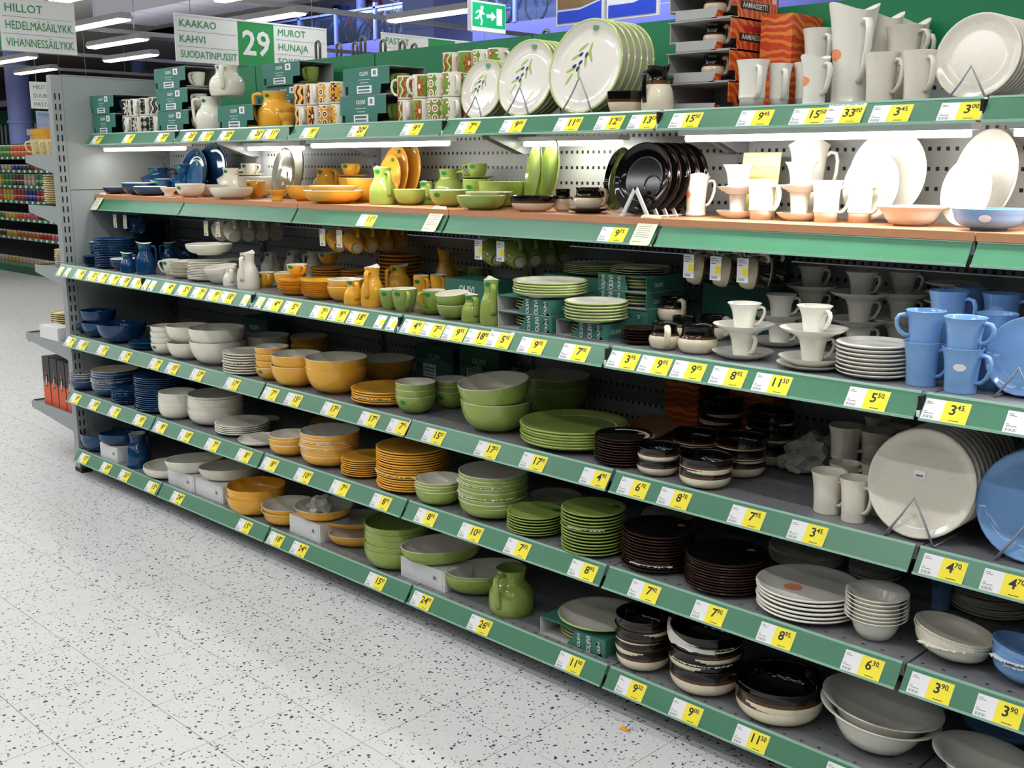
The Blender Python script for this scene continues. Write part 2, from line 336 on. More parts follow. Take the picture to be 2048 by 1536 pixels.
# ---------------------------------------------------------------- measured layout: (shape, glaze, x, y, z, radius, height, stack pitch, count, handle angle, tilt, noun, place, shelf, options)
ITEMS = [
    ('sbowl', 'B', 0.079, 0.165, 0.125, 0.12, 0.074, 0.008, 3, 45, None, 'dark blue salad bowl', 'in the far end stack, bottom shelf', 'D', {}),
    ('oval', 'B', 0.323, 0.154, 0.2, 0.12, 0.048, 0.01, 2, 65, None, 'dark blue oval bowl', 'on the white box, bottom shelf', 'D', {}),
    ('pitcher', 'Bw', 0.528, 0.125, 0.125, 0.059, 0.168, 0.0, 1, 105, None, 'dark blue pitcher', 'with cream inside, bottom shelf beside white box', 'D', {}),
    ('sbowl', 'W', 0.784, 0.169, 0.125, 0.135, 0.042, 0.01, 2, 45, None, 'cream round bowl', 'in the pair standing on the bottom shelf', 'D', {}),
    ('oval', 'W', 1.036, 0.151, 0.2, 0.135, 0.06, 0.0, 1, 65, None, 'cream oval bowl', 'on the left white box, bottom shelf', 'D', {}),
    ('oval', 'W', 1.262, 0.205, 0.2, 0.145, 0.06, 0.0, 1, 65, None, 'cream oval bowl', 'on the right white box, bottom shelf', 'D', {}),
    ('sbowl', 'Y', 1.554, 0.147, 0.125, 0.125, 0.077, 0.02, 3, 45, None, 'yellow salad bowl', 'in the stack of three, bottom shelf', 'D', {}),
    ('sabowl', 'Yw', 1.789, 0.158, 0.125, 0.115, 0.063, 0.02, 2, 45, None, 'yellow bowl with cream inside', 'in the left pair, bottom shelf', 'D', {}),
    ('sabowl', 'Yw', 2.022, 0.165, 0.2, 0.118, 0.052, 0.0, 1, 45, None, 'yellow bowl holding crumpled paper', 'on white box, bottom shelf', 'D', {}),
    ('oval', 'Yw', 2.202, 0.212, 0.125, 0.13, 0.048, 0.0, 1, 55, None, 'yellow oval bowl', 'at the bottom of the tilted pair, bottom shelf', 'D', {}),
    ('oval', 'Yw', 2.119, 0.255, 0.172, 0.145, 0.029, 0.0, 1, 55, None, 'larger yellow oval bowl', 'on top of the tilted pair, bottom shelf', 'D', {}),
    ('sbowl', 'G', 2.479, 0.167, 0.125, 0.122, 0.076, 0.023, 5, 45, None, 'green salad bowl', 'in the stack of five, bottom shelf', 'D', {}),
    ('oval', 'Gw', 2.714, 0.181, 0.2, 0.15, 0.058, 0.0, 1, 65, None, 'green oval bowl', 'perched on the white box, bottom shelf', 'D', {}),
    ('oval', 'Gw', 2.89, 0.223, 0.125, 0.14, 0.066, 0.01, 2, 65, None, 'green oval bowl', 'in the pair right of white box, bottom shelf', 'D', {}),
    ('jug', 'G', 3.096, 0.15, 0.125, 0.076, 0.152, 0.0, 1, -80, None, 'wide green jug', 'with angular handle on the bottom shelf', 'D', {}),
    ('plate', 'P', 3.446, 0.196, 0.185, 0.135, 0.025, 0.0, 1, 45, None, 'large cream plate with green rim', 'lying on olive print box, bottom shelf', 'D', {}),
    ('hbowl', 'H', 3.655, 0.142, 0.125, 0.083, 0.074, 0.03, 4, 45, None, 'black and cream casserole bowl', 'in left stack, bottom shelf', 'D', {}),
    ('hbowl', 'H', 3.867, 0.158, 0.125, 0.104, 0.086, 0.025, 5, 45, None, 'black and cream casserole bowl', 'in paper-lined stack, bottom shelf', 'D', {}),
    ('hbowl', 'H', 4.104, 0.168, 0.125, 0.12, 0.09, 0.018, 2, 45, None, 'big black and cream bowl', 'in the right pair, bottom shelf', 'D', {}),
    ('tbowl', 'T', 4.367, 0.196, 0.125, 0.151, 0.093, 0.023, 2, 45, (-4, 6), 'large white flared bowl', 'in the pair on the bottom shelf', 'D', {}),
    ('tbowl', 'T', 4.641, 0.192, 0.125, 0.125, 0.07, 0.0, 1, 45, (-4, 6), 'large white dish', 'cut by the lower right corner of the frame', 'D', {}),
    ('sbowl', 'L', 4.578, 0.5, 0.125, 0.105, 0.032, 0.0, 1, 45, None, 'shaded blue bowl', 'at the back of the bottom shelf', 'D', {}),
    ('tbowl', 'T', 4.365, 0.5, 0.125, 0.073, 0.019, 0.0, 1, 45, None, 'shaded white dish', 'behind the large flared bowls, bottom shelf', 'D', {}),
    ('deep', 'Bw', 0.02, 0.116, 0.442, 0.08, 0.05, 0.01, 5, 45, None, 'dark blue bowl', 'in the leftmost stack, second shelf up', 'C', {}),
    ('deep', 'Bw', 0.258, 0.16, 0.442, 0.115, 0.048, 0.012, 8, 45, None, 'dark blue deep plate', 'in the paper-lined stack, second shelf up', 'C', {}),
    ('plate', 'B', 0.482, 0.121, 0.442, 0.085, 0.014, 0.008, 8, 45, None, 'small dark blue plate', 'in the short stack, second shelf up', 'C', {}),
    ('plate', 'B', 0.747, 0.16, 0.442, 0.13, 0.022, 0.01, 16, 45, None, 'dark blue dinner plate', 'in the tall stack, second shelf up', 'C', {}),
    ('deep', 'W', 0.956, 0.123, 0.442, 0.085, 0.06, 0.016, 5, 45, None, 'cream bowl', 'in the left cream stack, second shelf up', 'C', {}),
    ('deep', 'W', 1.175, 0.192, 0.442, 0.123, 0.051, 0.011, 9, 45, None, 'cream deep plate', 'in the tall cream stack, second shelf up', 'C', {}),
    ('plate', 'W', 1.414, 0.178, 0.442, 0.118, 0.02, 0.008, 5, 45, None, 'cream dinner plate', 'in the low stack of five, second shelf up', 'C', {}),
    ('deep', 'W', 1.648, 0.13, 0.442, 0.1, 0.025, 0.0, 1, 45, None, 'single cream deep plate', 'before the yellow bowls, second shelf up', 'C', {}),
    ('deep', 'Yw', 1.868, 0.12, 0.442, 0.085, 0.05, 0.011, 4, 45, None, 'yellow bowl with cream inside', 'in the stack of four, second shelf up', 'C', {}),
    ('deep', 'Yw', 2.097, 0.152, 0.442, 0.117, 0.049, 0.012, 8, 45, None, 'yellow and cream deep plate', 'in the stack of eight, second shelf up', 'C', {}),
    ('plate', 'Y', 2.315, 0.158, 0.442, 0.095, 0.016, 0.008, 8, 45, None, 'small yellow plate', 'in the low stack of eight, second shelf up', 'C', {}),
    ('plate', 'Y', 2.573, 0.169, 0.442, 0.131, 0.022, 0.009, 16, 45, None, 'yellow dinner plate', 'in the tall stack, second shelf up', 'C', {}),
    ('deep', 'Gw', 2.78, 0.114, 0.442, 0.085, 0.055, 0.01, 4, 45, None, 'green bowl with cream inside', 'in the stack of four, second shelf up', 'C', {}),
    ('deep', 'Gw', 3.007, 0.153, 0.442, 0.117, 0.049, 0.013, 9, 45, None, 'green deep plate with cream inside', 'in the tall stack, second shelf up', 'C', {}),
    ('plate', 'G', 3.227, 0.127, 0.442, 0.093, 0.016, 0.009, 7, 45, None, 'small green plate', 'in the low stack of seven, second shelf up', 'C', {}),
    ('plate', 'G', 3.469, 0.124, 0.442, 0.098, 0.017, 0.01, 13, 45, None, 'green dinner plate', 'in the tall stack, second shelf up', 'C', {}),
    ('plate', 'H', 3.686, 0.161, 0.442, 0.106, 0.018, 0.009, 12, 45, None, 'dark brown dinner plate', 'in the left brown stack, second shelf up', 'C', {}),
    ('plate', 'H', 3.92, 0.166, 0.442, 0.115, 0.019, 0.008, 11, 45, None, 'large dark brown plate', 'in the right brown stack, second shelf up', 'C', {}),
    ('plate', 'T', 4.172, 0.172, 0.442, 0.136, 0.023, 0.011, 6, 45, None, 'large white plate', 'in the stack with orange sticker, second shelf up', 'C', {}),
    ('tbowl', 'T', 4.375, 0.139, 0.442, 0.076, 0.06, 0.01, 7, 45, None, 'small white flared bowl', 'in the nest of seven, second shelf up', 'C', {}),
    ('sabowl', 'S', 4.553, 0.158, 0.442, 0.093, 0.051, 0.007, 3, 45, (-6, 9), 'speckled cream bowl', 'in the tilted stack of three, second shelf up', 'C', {}),
    ('sabowl', 'L', 4.722, 0.146, 0.442, 0.074, 0.045, 0.009, 5, 45, (-6, 9), 'light blue bowl', 'in the stack at the frame edge, second shelf up', 'C', {}),
    ('plate', 'S', 4.508, 0.514, 0.442, 0.102, 0.017, 0.006, 9, 45, None, 'shaded speckled plate', 'in the stack behind light blue bowls, second shelf up', 'C', {}),
    ('mug', 'L', 4.414, 0.425, 0.442, 0.03, 0.081, 0.0, 1, None, None, 'shaded light blue mug', 'behind the speckled bowls, second shelf up', 'C', {}),
    ('plate', 'T', 3.977, 0.496, 0.442, 0.107, 0.015, 0.005, 8, 45, None, 'shaded white plate', 'in the back stack, second shelf up, behind brown plates', 'C', {}),
    ('plate', 'T', 4.181, 0.519, 0.442, 0.071, 0.012, 0.006, 6, 45, None, 'shaded white plate', 'in the back stack, second shelf up, above flared bowls', 'C', {}),
    ('plate', 'W', 3.078, 0.383, 0.442, 0.092, 0.016, 0.008, 3, 45, None, 'shaded cream plate', 'in the back stack, second shelf up, behind green plates', 'C', {}),
    ('plate', 'T', 3.512, 0.447, 0.442, 0.087, 0.015, 0.013, 4, 45, None, 'shaded white plate', 'in the back left stack, second shelf up', 'C', {}),
    ('plate', 'Y', 1.643, 0.466, 0.442, 0.077, 0.013, 0.012, 4, 45, None, 'shaded yellow plate', 'in the back stack, second shelf up', 'C', {}),
    ('plate', 'G', 2.553, 0.477, 0.442, 0.072, 0.012, 0.008, 7, 45, None, 'shaded green plate', 'in the back stack, second shelf up', 'C', {}),
    ('plate', 'W', 1.317, 0.342, 0.442, 0.075, 0.004, 0.005, 4, 45, None, 'shaded cream plate', 'in the back stack, second shelf up, behind yellow bowls', 'C', {}),
    ('bowl', 'B', -0.042, 0.145, 0.724, 0.07, 0.062, 0.0, 1, 45, None, 'small dark blue bowl', 'at the far end, third shelf up', 'B', {}),
    ('bowl', 'B', 0.118, 0.161, 0.724, 0.088, 0.076, 0.06, 2, 45, None, 'medium dark blue bowl', 'in the far end pair, third shelf up', 'B', {}),
    ('bowl', 'B', 0.365, 0.163, 0.724, 0.118, 0.094, 0.0, 1, 45, None, 'large dark blue bowl', 'beside the cream bowls, third shelf up', 'B', {}),
    ('plate', 'B', 0.629, 0.174, 0.724, 0.1, 0.011, 0.006, 5, 45, None, 'dark blue plate', 'in the low stack, third shelf up', 'B', {}),
    ('bowl', 'W', 0.846, 0.144, 0.724, 0.07, 0.055, 0.026, 4, 45, None, 'small cream bowl', 'in the stack of four, third shelf up', 'B', {}),
    ('bowl', 'W', 1.029, 0.149, 0.724, 0.092, 0.079, 0.074, 2, 45, None, 'medium cream bowl', 'in the pair, third shelf up', 'B', {}),
    ('bowl', 'W', 1.237, 0.181, 0.724, 0.122, 0.105, 0.057, 2, 45, None, 'large cream bowl', 'in the pair, third shelf up', 'B', {}),
    ('plate', 'W', 1.521, 0.157, 0.724, 0.105, 0.018, 0.011, 8, 45, None, 'cream plate', 'in the stack of eight, third shelf up', 'B', {}),
    ('bowl', 'Yw', 1.716, 0.151, 0.724, 0.07, 0.055, 0.027, 4, 45, None, 'small yellow bowl', 'in the stack of four, third shelf up', 'B', {}),
    ('bowl', 'Yw', 1.893, 0.145, 0.724, 0.1, 0.086, 0.042, 2, 45, None, 'medium yellow bowl', 'in the pair, third shelf up', 'B', {}),
    ('bowl', 'Yw', 2.114, 0.18, 0.724, 0.12, 0.103, 0.036, 2, 45, None, 'large yellow bowl', 'in the pair, third shelf up', 'B', {}),
    ('bowl', 'Yw', 2.053, 0.473, 0.724, 0.117, 0.09, 0.0, 1, 45, None, 'large yellow bowl', 'behind the pair, third shelf up', 'B', {}),
    ('bowl', 'Yw', 1.42, 0.536, 0.724, 0.085, 0.073, 0.033, 2, 45, None, 'medium yellow bowl', 'in the back pair, third shelf up', 'B', {}),
    ('bowl', 'W', 1.283, 0.406, 0.724, 0.099, 0.108, 0.0, 1, 45, None, 'shaded cream bowl', 'with paper inside, third shelf up', 'B', {}),
    ('plate', 'Y', 2.388, 0.202, 0.724, 0.13, 0.022, 0.009, 5, 45, None, 'large yellow plate', 'in the stack of five, third shelf up', 'B', {}),
    ('bowl', 'Gw', 2.602, 0.165, 0.724, 0.072, 0.065, 0.023, 3, 45, None, 'small green bowl', 'in the front nest of three, third shelf up', 'B', {}),
    ('bowl', 'Gw', 2.631, 0.307, 0.724, 0.065, 0.065, 0.02, 3, 45, None, 'small green bowl', 'in the back nest of three, third shelf up', 'B', {}),
    ('bowl', 'Gw', 2.99, 0.182, 0.724, 0.119, 0.103, 0.061, 2, 45, None, 'large green bowl', 'in the front pair, third shelf up', 'B', {'tilt2': (4, -6)}),
    ('bowl', 'Gw', 2.958, 0.508, 0.724, 0.122, 0.105, 0.032, 2, 45, None, 'large green bowl', 'in the back pair, third shelf up', 'B', {}),
    ('bowl', 'Gw', 2.616, 0.534, 0.724, 0.097, 0.083, 0.023, 2, 45, None, 'medium green bowl', 'in the back pair, third shelf up', 'B', {}),
    ('plate', 'G', 3.296, 0.228, 0.724, 0.171, 0.029, 0.009, 6, 45, None, 'large green plate', 'in the stack of six, third shelf up', 'B', {}),
    ('plate', 'H', 3.547, 0.164, 0.724, 0.086, 0.015, 0.008, 10, 45, None, 'small dark brown plate', 'in the stack of ten, third shelf up', 'B', {}),
    ('hbowl', 'H', 3.696, 0.139, 0.724, 0.062, 0.05, 0.034, 2, 45, None, 'small black and cream bowl', 'in the front pair, third shelf up', 'B', {}),
    ('hbowl', 'H', 3.858, 0.137, 0.724, 0.074, 0.059, 0.028, 2, 45, None, 'medium black and cream bowl', 'in the front pair, third shelf up', 'B', {}),
    ('hbowl', 'H', 3.677, 0.345, 0.724, 0.071, 0.057, 0.029, 2, 45, None, 'small black and cream bowl', 'in the middle pair, third shelf up', 'B', {}),
    ('hbowl', 'H', 3.866, 0.298, 0.724, 0.074, 0.059, 0.028, 3, 45, None, 'medium black and cream bowl', 'in the stack of three, third shelf up', 'B', {}),
    ('hbowl', 'H', 3.622, 0.558, 0.724, 0.071, 0.06, 0.025, 5, 45, None, 'black and cream bowl', 'in the tall back stack, third shelf up', 'B', {}),
    ('hbowl', 'H', 3.853, 0.462, 0.724, 0.07, 0.065, 0.024, 5, 45, (0, 3), 'black and cream bowl', 'in the leaning back stack, third shelf up', 'B', {}),
    ('mug', 'S', 4.215, 0.16, 0.724, 0.045, 0.107, 0.0, 1, -17, None, 'speckled cream mug', 'front left on the third shelf up', 'B', {}),
    ('mug', 'S', 4.297, 0.141, 0.724, 0.039, 0.11, 0.0, 1, -17, None, 'speckled cream mug', 'front right on the third shelf up', 'B', {}),
    ('mug', 'S', 4.326, 0.235, 0.724, 0.038, 0.104, 0.0, 1, -15, None, 'speckled cream mug', 'behind the standing plates, third shelf up', 'B', {}),
    ('mug', 'S', 4.188, 0.293, 0.724, 0.041, 0.098, 0.0, 1, 5, None, 'speckled cream mug', 'supporting the upper left mug, third shelf up', 'B', {}),
    ('mug', 'S', 4.147, 0.364, 0.814, 0.046, 0.09, 0.0, 1, 15, None, 'speckled cream mug', 'stacked on the back left mug, third shelf up', 'B', {}),
    ('mug', 'S', 4.272, 0.298, 0.724, 0.04, 0.113, 0.0, 1, 5, None, 'speckled cream mug', 'supporting the upper right mug, third shelf up', 'B', {}),
    ('mug', 'S', 4.218, 0.4, 0.814, 0.047, 0.083, 0.0, 1, -15, None, 'speckled cream mug', 'stacked on the back right mug, third shelf up', 'B', {}),
    ('mug', 'S', 4.223, 0.49, 0.8, 0.045, 0.092, 0.0, 1, 15, None, 'speckled cream mug', 'at the very back, third shelf up', 'B', {}),
    ('mug', 'S', 4.154, 0.537, 0.8, 0.039, 0.102, 0.0, 1, 15, None, 'speckled cream mug', 'in deep shade at the back, third shelf up', 'B', {}),
    ('saucer', 'B', 0.141, 0.151, 1.085, 0.06, 0.016, 0.009, 5, 45, None, 'dark blue saucer', 'in the stack under a cup, fourth shelf up', 'A', {}),
    ('cup', 'Bw', 0.141, 0.151, 1.145, 0.025, 0.061, 0.0, 1, 45, None, 'dark blue cup', 'on the saucer stack, fourth shelf up', 'A', {}),
    ('plate', 'B', 0.285, 0.193, 1.085, 0.101, 0.017, 0.008, 17, 45, None, 'dark blue plate', 'in the front tall stack, fourth shelf up', 'A', {}),
    ('plate', 'B', -0.014, 0.525, 1.085, 0.095, 0.016, 0.013, 16, 45, None, 'dark blue plate', 'in the back tall stack, fourth shelf up', 'A', {}),
    ('bowl', 'Bw', 0.451, 0.16, 1.085, 0.07, 0.056, 0.0, 1, 45, None, 'small dark blue bowl', 'left of the blue creamer, fourth shelf up', 'A', {}),
    ('creamer', 'Bw', 0.579, 0.111, 1.085, 0.037, 0.092, 0.0, 1, 45, None, 'dark blue creamer', 'beside the blue pitcher, fourth shelf up', 'A', {}),
    ('pitcher', 'Bw', 0.702, 0.138, 1.085, 0.045, 0.144, 0.0, 1, 65, None, 'dark blue pitcher', 'front of the group, fourth shelf up', 'A', {}),
    ('pitcher', 'Bw', 0.401, 0.421, 1.085, 0.041, 0.118, 0.0, 1, 245, None, 'dark blue pitcher', 'behind the cream cup, fourth shelf up', 'A', {}),
    ('pitcher', 'Bw', 0.306, 0.576, 1.085, 0.044, 0.117, 0.0, 1, 45, None, 'dark blue pitcher', 'at the back, behind cream plates, fourth shelf up', 'A', {}),
    ('cup', 'W', 0.835, 0.193, 1.085, 0.037, 0.073, 0.0, 1, 225, None, 'cream cup', 'left of the cream saucers, fourth shelf up', 'A', {}),
    ('saucer', 'W', 0.995, 0.192, 1.085, 0.08, 0.021, 0.008, 8, 45, None, 'cream saucer', 'in the stack of eight, fourth shelf up', 'A', {}),
    ('plate', 'W', 1.168, 0.203, 1.085, 0.098, 0.017, 0.007, 11, 45, None, 'cream plate', 'in the stack of eleven, fourth shelf up', 'A', {}),
    ('deep', 'W', 1.168, 0.203, 1.2, 0.102, 0.045, 0.0, 1, 45, None, 'cream deep plate', 'on top of the plate stack, fourth shelf up', 'A', {}),
    ('plate', 'W', 0.938, 0.463, 1.085, 0.066, 0.011, 0.011, 6, 45, None, 'shaded cream plate', 'in the back stack, fourth shelf up', 'A', {}),
    ('bowl', 'W', 1.331, 0.165, 1.085, 0.07, 0.06, 0.011, 2, 45, None, 'cream bowl', 'in the pair left of creamer, fourth shelf up', 'A', {'tilt2': (5, -5)}),
    ('creamer', 'W', 1.433, 0.146, 1.085, 0.034, 0.078, 0.0, 1, -25, None, 'cream creamer', 'left of the cream pitcher, fourth shelf up', 'A', {}),
    ('pitcher', 'W', 1.576, 0.141, 1.085, 0.046, 0.147, 0.0, 1, -65, None, 'cream pitcher', 'in front of the others, fourth shelf up', 'A', {}),
    ('pitcher', 'W', 1.116, 0.553, 1.085, 0.051, 0.103, 0.0, 1, -35, None, 'cream pitcher', 'left of three behind yellow cups, fourth shelf up', 'A', {}),
    ('pitcher', 'W', 1.241, 0.587, 1.085, 0.044, 0.113, 0.0, 1, -35, None, 'cream pitcher', 'middle of three behind yellow cups, fourth shelf up', 'A', {}),
    ('pitcher', 'W', 1.404, 0.587, 1.085, 0.042, 0.12, 0.0, 1, 225, None, 'cream pitcher', 'right of three behind yellow cups, fourth shelf up', 'A', {}),
    ('cup', 'Yw', 1.575, 0.225, 1.085, 0.037, 0.062, 0.0, 1, -20, None, 'yellow cup', 'frontmost left one, fourth shelf up', 'A', {}),
    ('bowl', 'Yw', 1.761, 0.221, 1.085, 0.065, 0.074, 0.0, 1, 45, None, 'yellow bowl', 'behind the front yellow cup, fourth shelf up', 'A', {}),
    ('saucer', 'Y', 1.886, 0.17, 1.085, 0.08, 0.021, 0.01, 5, 45, None, 'yellow saucer', 'in the stack under a cup, fourth shelf up', 'A', {}),
    ('cup', 'Yw', 1.886, 0.17, 1.163, 0.041, 0.04, 0.0, 1, -5, None, 'yellow cup', 'on the front saucer stack, fourth shelf up', 'A', {}),
    ('saucer', 'Y', 2.062, 0.168, 1.085, 0.085, 0.022, 0.007, 8, 45, None, 'yellow saucer', 'in the stack of eight, fourth shelf up', 'A', {}),
    ('plate', 'Y', 1.622, 0.511, 1.085, 0.08, 0.014, 0.011, 6, 45, None, 'yellow plate', 'in the stack under a cup, fourth shelf up', 'A', {}),
    ('cup', 'Yw', 1.622, 0.511, 1.17, 0.043, 0.047, 0.0, 1, 45, None, 'yellow cup', 'on the back plate stack, fourth shelf up', 'A', {}),
    ('plate', 'Y', 1.789, 0.527, 1.085, 0.062, 0.011, 0.011, 6, 45, None, 'yellow plate', 'in the back stack of six, fourth shelf up', 'A', {}),
    ('bowl', 'Yw', 2.201, 0.168, 1.085, 0.068, 0.058, 0.025, 2, 45, None, 'yellow bowl', 'in the pair left of creamer, fourth shelf up', 'A', {}),
    ('bowl', 'Yw', 1.939, 0.476, 1.085, 0.06, 0.052, 0.0, 1, 45, None, 'yellow bowl', 'behind the yellow creamer, fourth shelf up', 'A', {}),
    ('creamer', 'Yw', 2.301, 0.131, 1.085, 0.038, 0.09, 0.0, 1, -20, None, 'yellow creamer', 'left of the yellow pitcher, fourth shelf up', 'A', {}),
    ('pitcher', 'Yw', 2.392, 0.146, 1.085, 0.043, 0.142, 0.0, 1, -67, None, 'yellow pitcher', 'front one of two, fourth shelf up', 'A', {}),
    ('pitcher', 'Yw', 2.178, 0.444, 1.085, 0.053, 0.115, 0.0, 1, -95, None, 'yellow pitcher', 'rear one of two, fourth shelf up', 'A', {}),
    ('plate', 'Y', 2.074, 0.542, 1.085, 0.09, 0.015, 0.015, 10, 45, None, 'yellow plate', 'in the tall back stack, fourth shelf up', 'A', {}),
    ('cup', 'Yw', 2.446, 0.33, 1.085, 0.029, 0.103, 0.0, 1, -5, None, 'yellow cup', 'left of two at the back, fourth shelf up', 'A', {}),
    ('cup', 'Yw', 2.503, 0.36, 1.085, 0.027, 0.108, 0.0, 1, -5, None, 'yellow cup', 'right of two at the back, fourth shelf up', 'A', {}),
    ('pitcher', 'Yw', 2.355, 0.532, 1.085, 0.041, 0.181, 0.0, 1, 75, None, 'yellow pitcher', 'at the back near green mugs, fourth shelf up', 'A', {}),
    ('cup', 'Gw', 2.333, 0.6, 1.085, 0.032, 0.098, 0.0, 1, 55, None, 'green cup', 'left of two at the back, fourth shelf up', 'A', {}),
    ('cup', 'Gw', 2.458, 0.597, 1.085, 0.031, 0.116, 0.0, 1, 55, None, 'green cup', 'right of two at the back, fourth shelf up', 'A', {}),
    ('cup', 'Gw', 2.5, 0.141, 1.085, 0.04, 0.072, 0.0, 1, -15, None, 'green cup', 'partly hidden by the big mug, fourth shelf up', 'A', {}),
    ('cup', 'Gw', 2.584, 0.135, 1.085, 0.044, 0.081, 0.0, 1, -27, None, 'big green mug', 'frontmost of the green cups, fourth shelf up', 'A', {}),
    ('cup', 'Gw', 2.404, 0.403, 1.085, 0.046, 0.058, 0.0, 1, 205, None, 'green cup', 'behind the cup on saucer, fourth shelf up', 'A', {}),
    ('saucer', 'G', 2.698, 0.172, 1.085, 0.064, 0.023, 0.0, 1, 45, None, 'green saucer', 'under the front cup, fourth shelf up', 'A', {}),
    ('cup', 'Gw', 2.698, 0.172, 1.098, 0.04, 0.069, 0.0, 1, -105, None, 'green cup', 'standing on a saucer, fourth shelf up', 'A', {}),
    ('bowl', 'Gw', 2.835, 0.134, 1.085, 0.056, 0.048, 0.034, 2, 45, None, 'green bowl', 'in the front pair, fourth shelf up', 'A', {'tilt2': (4, -5)}),
    ('bowl', 'Gw', 2.611, 0.457, 1.085, 0.057, 0.078, 0.0, 1, 45, None, 'green bowl', 'behind the front pair, fourth shelf up', 'A', {}),
    ('creamer', 'Gw', 2.933, 0.129, 1.085, 0.035, 0.089, 0.0, 1, -20, None, 'green creamer', 'left of the green pitcher, fourth shelf up', 'A', {}),
    ('pitcher', 'Gw', 3.025, 0.128, 1.085, 0.037, 0.145, 0.0, 1, -33, None, 'green pitcher', 'beside the olive print boxes, fourth shelf up', 'A', {}),
    ('plate', 'P', 3.236, 0.176, 1.19, 0.116, 0.02, 0.008, 5, 45, None, 'cream plate with green rim', 'on the left boxes, fourth shelf up', 'A', {}),
    ('plate', 'P', 3.442, 0.152, 1.137, 0.094, 0.016, 0.009, 6, 45, None, 'cream plate with green rim', 'on the front box, fourth shelf up', 'A', {}),
    ('plate', 'P', 3.411, 0.4, 1.26, 0.095, 0.006, 0.007, 3, 45, None, 'cream plate with green rim', 'on the right back boxes, fourth shelf up', 'A', {}),
    ('plate', 'P', 3.181, 0.48, 1.235, 0.123, 0.011, 0.006, 5, 45, None, 'cream plate with green rim', 'on the left back boxes, fourth shelf up', 'A', {}),
    ('cup', 'Ow', 2.689, 0.599, 1.085, 0.032, 0.092, 0.0, 1, 45, None, 'cream and green cup', 'behind the plates on boxes, fourth shelf up', 'A', {}),
    ('saucer', 'H', 3.594, 0.168, 1.085, 0.055, 0.014, 0.008, 5, 45, None, 'dark brown saucer', 'in the stack of five, fourth shelf up', 'A', {}),
    ('hpot', 'H', 3.703, 0.141, 1.085, 0.044, 0.072, 0.0, 1, -45, None, 'black and cream mug', 'front left of the group, fourth shelf up', 'A', {}),
    ('hpot', 'H', 3.806, 0.153, 1.085, 0.055, 0.076, 0.0, 1, None, None, 'wide black and cream mug', 'front right of the group, fourth shelf up', 'A', {}),
    ('hpot', 'H', 3.554, 0.373, 1.125, 0.044, 0.073, 0.0, 1, -15, None, 'black and cream pot', 'raised at the back, fourth shelf up', 'A', {}),
    ('hpot', 'H', 3.631, 0.331, 1.085, 0.043, 0.067, 0.0, 1, None, None, 'black and cream pot', 'second row centre, fourth shelf up', 'A', {}),
    ('hpot', 'H', 3.701, 0.377, 1.085, 0.042, 0.072, 0.0, 1, 5, None, 'black and cream pot', 'second row right, fourth shelf up', 'A', {}),
    ('saucer', 'H', 3.522, 0.391, 1.085, 0.057, 0.007, 0.008, 3, 45, None, 'dark brown saucer', 'under the raised pot, fourth shelf up', 'A', {}),
    ('tsaucer', 'T', 3.939, 0.17, 1.085, 0.081, 0.02, 0.0, 1, 45, None, 'white saucer', 'lowest in the front left cup tower, fourth shelf up', 'A', {}),
    ('tcup', 'T', 3.939, 0.17, 1.093, 0.045, 0.066, 0.0, 1, -20, None, 'white flared cup', 'lower one in the front left cup tower, fourth shelf up', 'A', {}),
    ('tsaucer', 'T', 3.939, 0.17, 1.157, 0.081, 0.02, 0.0, 1, 45, None, 'white saucer', 'upper one in the front left cup tower, fourth shelf up', 'A', {}),
    ('tcup', 'T', 3.939, 0.17, 1.166, 0.045, 0.066, 0.0, 1, 30, None, 'white flared cup', 'upper one in the front left cup tower, fourth shelf up', 'A', {}),
    ('tsaucer', 'T', 4.147, 0.164, 1.097, 0.084, 0.02, 0.0, 1, 45, None, 'white saucer', 'lowest in the front right cup tower, fourth shelf up', 'A', {}),
    ('tcup', 'T', 4.147, 0.164, 1.105, 0.045, 0.066, 0.0, 1, 35, None, 'white flared cup', 'lower one in the front right cup tower, fourth shelf up', 'A', {}),
    ('tsaucer', 'T', 4.147, 0.164, 1.169, 0.084, 0.02, 0.0, 1, 45, None, 'white saucer', 'upper one in the front right cup tower, fourth shelf up', 'A', {}),
    ('tcup', 'T', 4.147, 0.164, 1.178, 0.045, 0.066, 0.0, 1, -15, None, 'white flared cup', 'upper one in the front right cup tower, fourth shelf up', 'A', {}),
    ('tsaucer', 'T', 4.147, 0.164, 1.085, 0.088, 0.016, 0.0, 1, 45, None, 'white saucer', 'largest, below the front right tower, fourth shelf up', 'A', {}),
    ('tsaucer', 'T', 3.898, 0.418, 1.085, 0.075, 0.02, 0.0, 1, 45, None, 'white saucer', 'lowest in the middle left cup tower, fourth shelf up', 'A', {}),
    ('tcup', 'T', 3.898, 0.418, 1.093, 0.045, 0.066, 0.0, 1, 20, None, 'white flared cup', 'lower one in the middle left cup tower, fourth shelf up', 'A', {}),
    ('tsaucer', 'T', 3.898, 0.418, 1.157, 0.074, 0.02, 0.0, 1, 45, None, 'white saucer', 'upper one in the middle left cup tower, fourth shelf up', 'A', {}),
    ('tcup', 'T', 3.898, 0.418, 1.166, 0.045, 0.066, 0.0, 1, 35, None, 'white flared cup', 'upper one in the middle left cup tower, fourth shelf up', 'A', {}),
    ('tsaucer', 'T', 3.914, 0.555, 1.085, 0.077, 0.02, 0.0, 1, 45, None, 'white saucer', 'lowest in the back left cup tower, fourth shelf up', 'A', {}),
    ('tcup', 'T', 3.914, 0.555, 1.093, 0.045, 0.066, 0.0, 1, 20, None, 'white flared cup', 'lower one in the back left cup tower, fourth shelf up', 'A', {}),
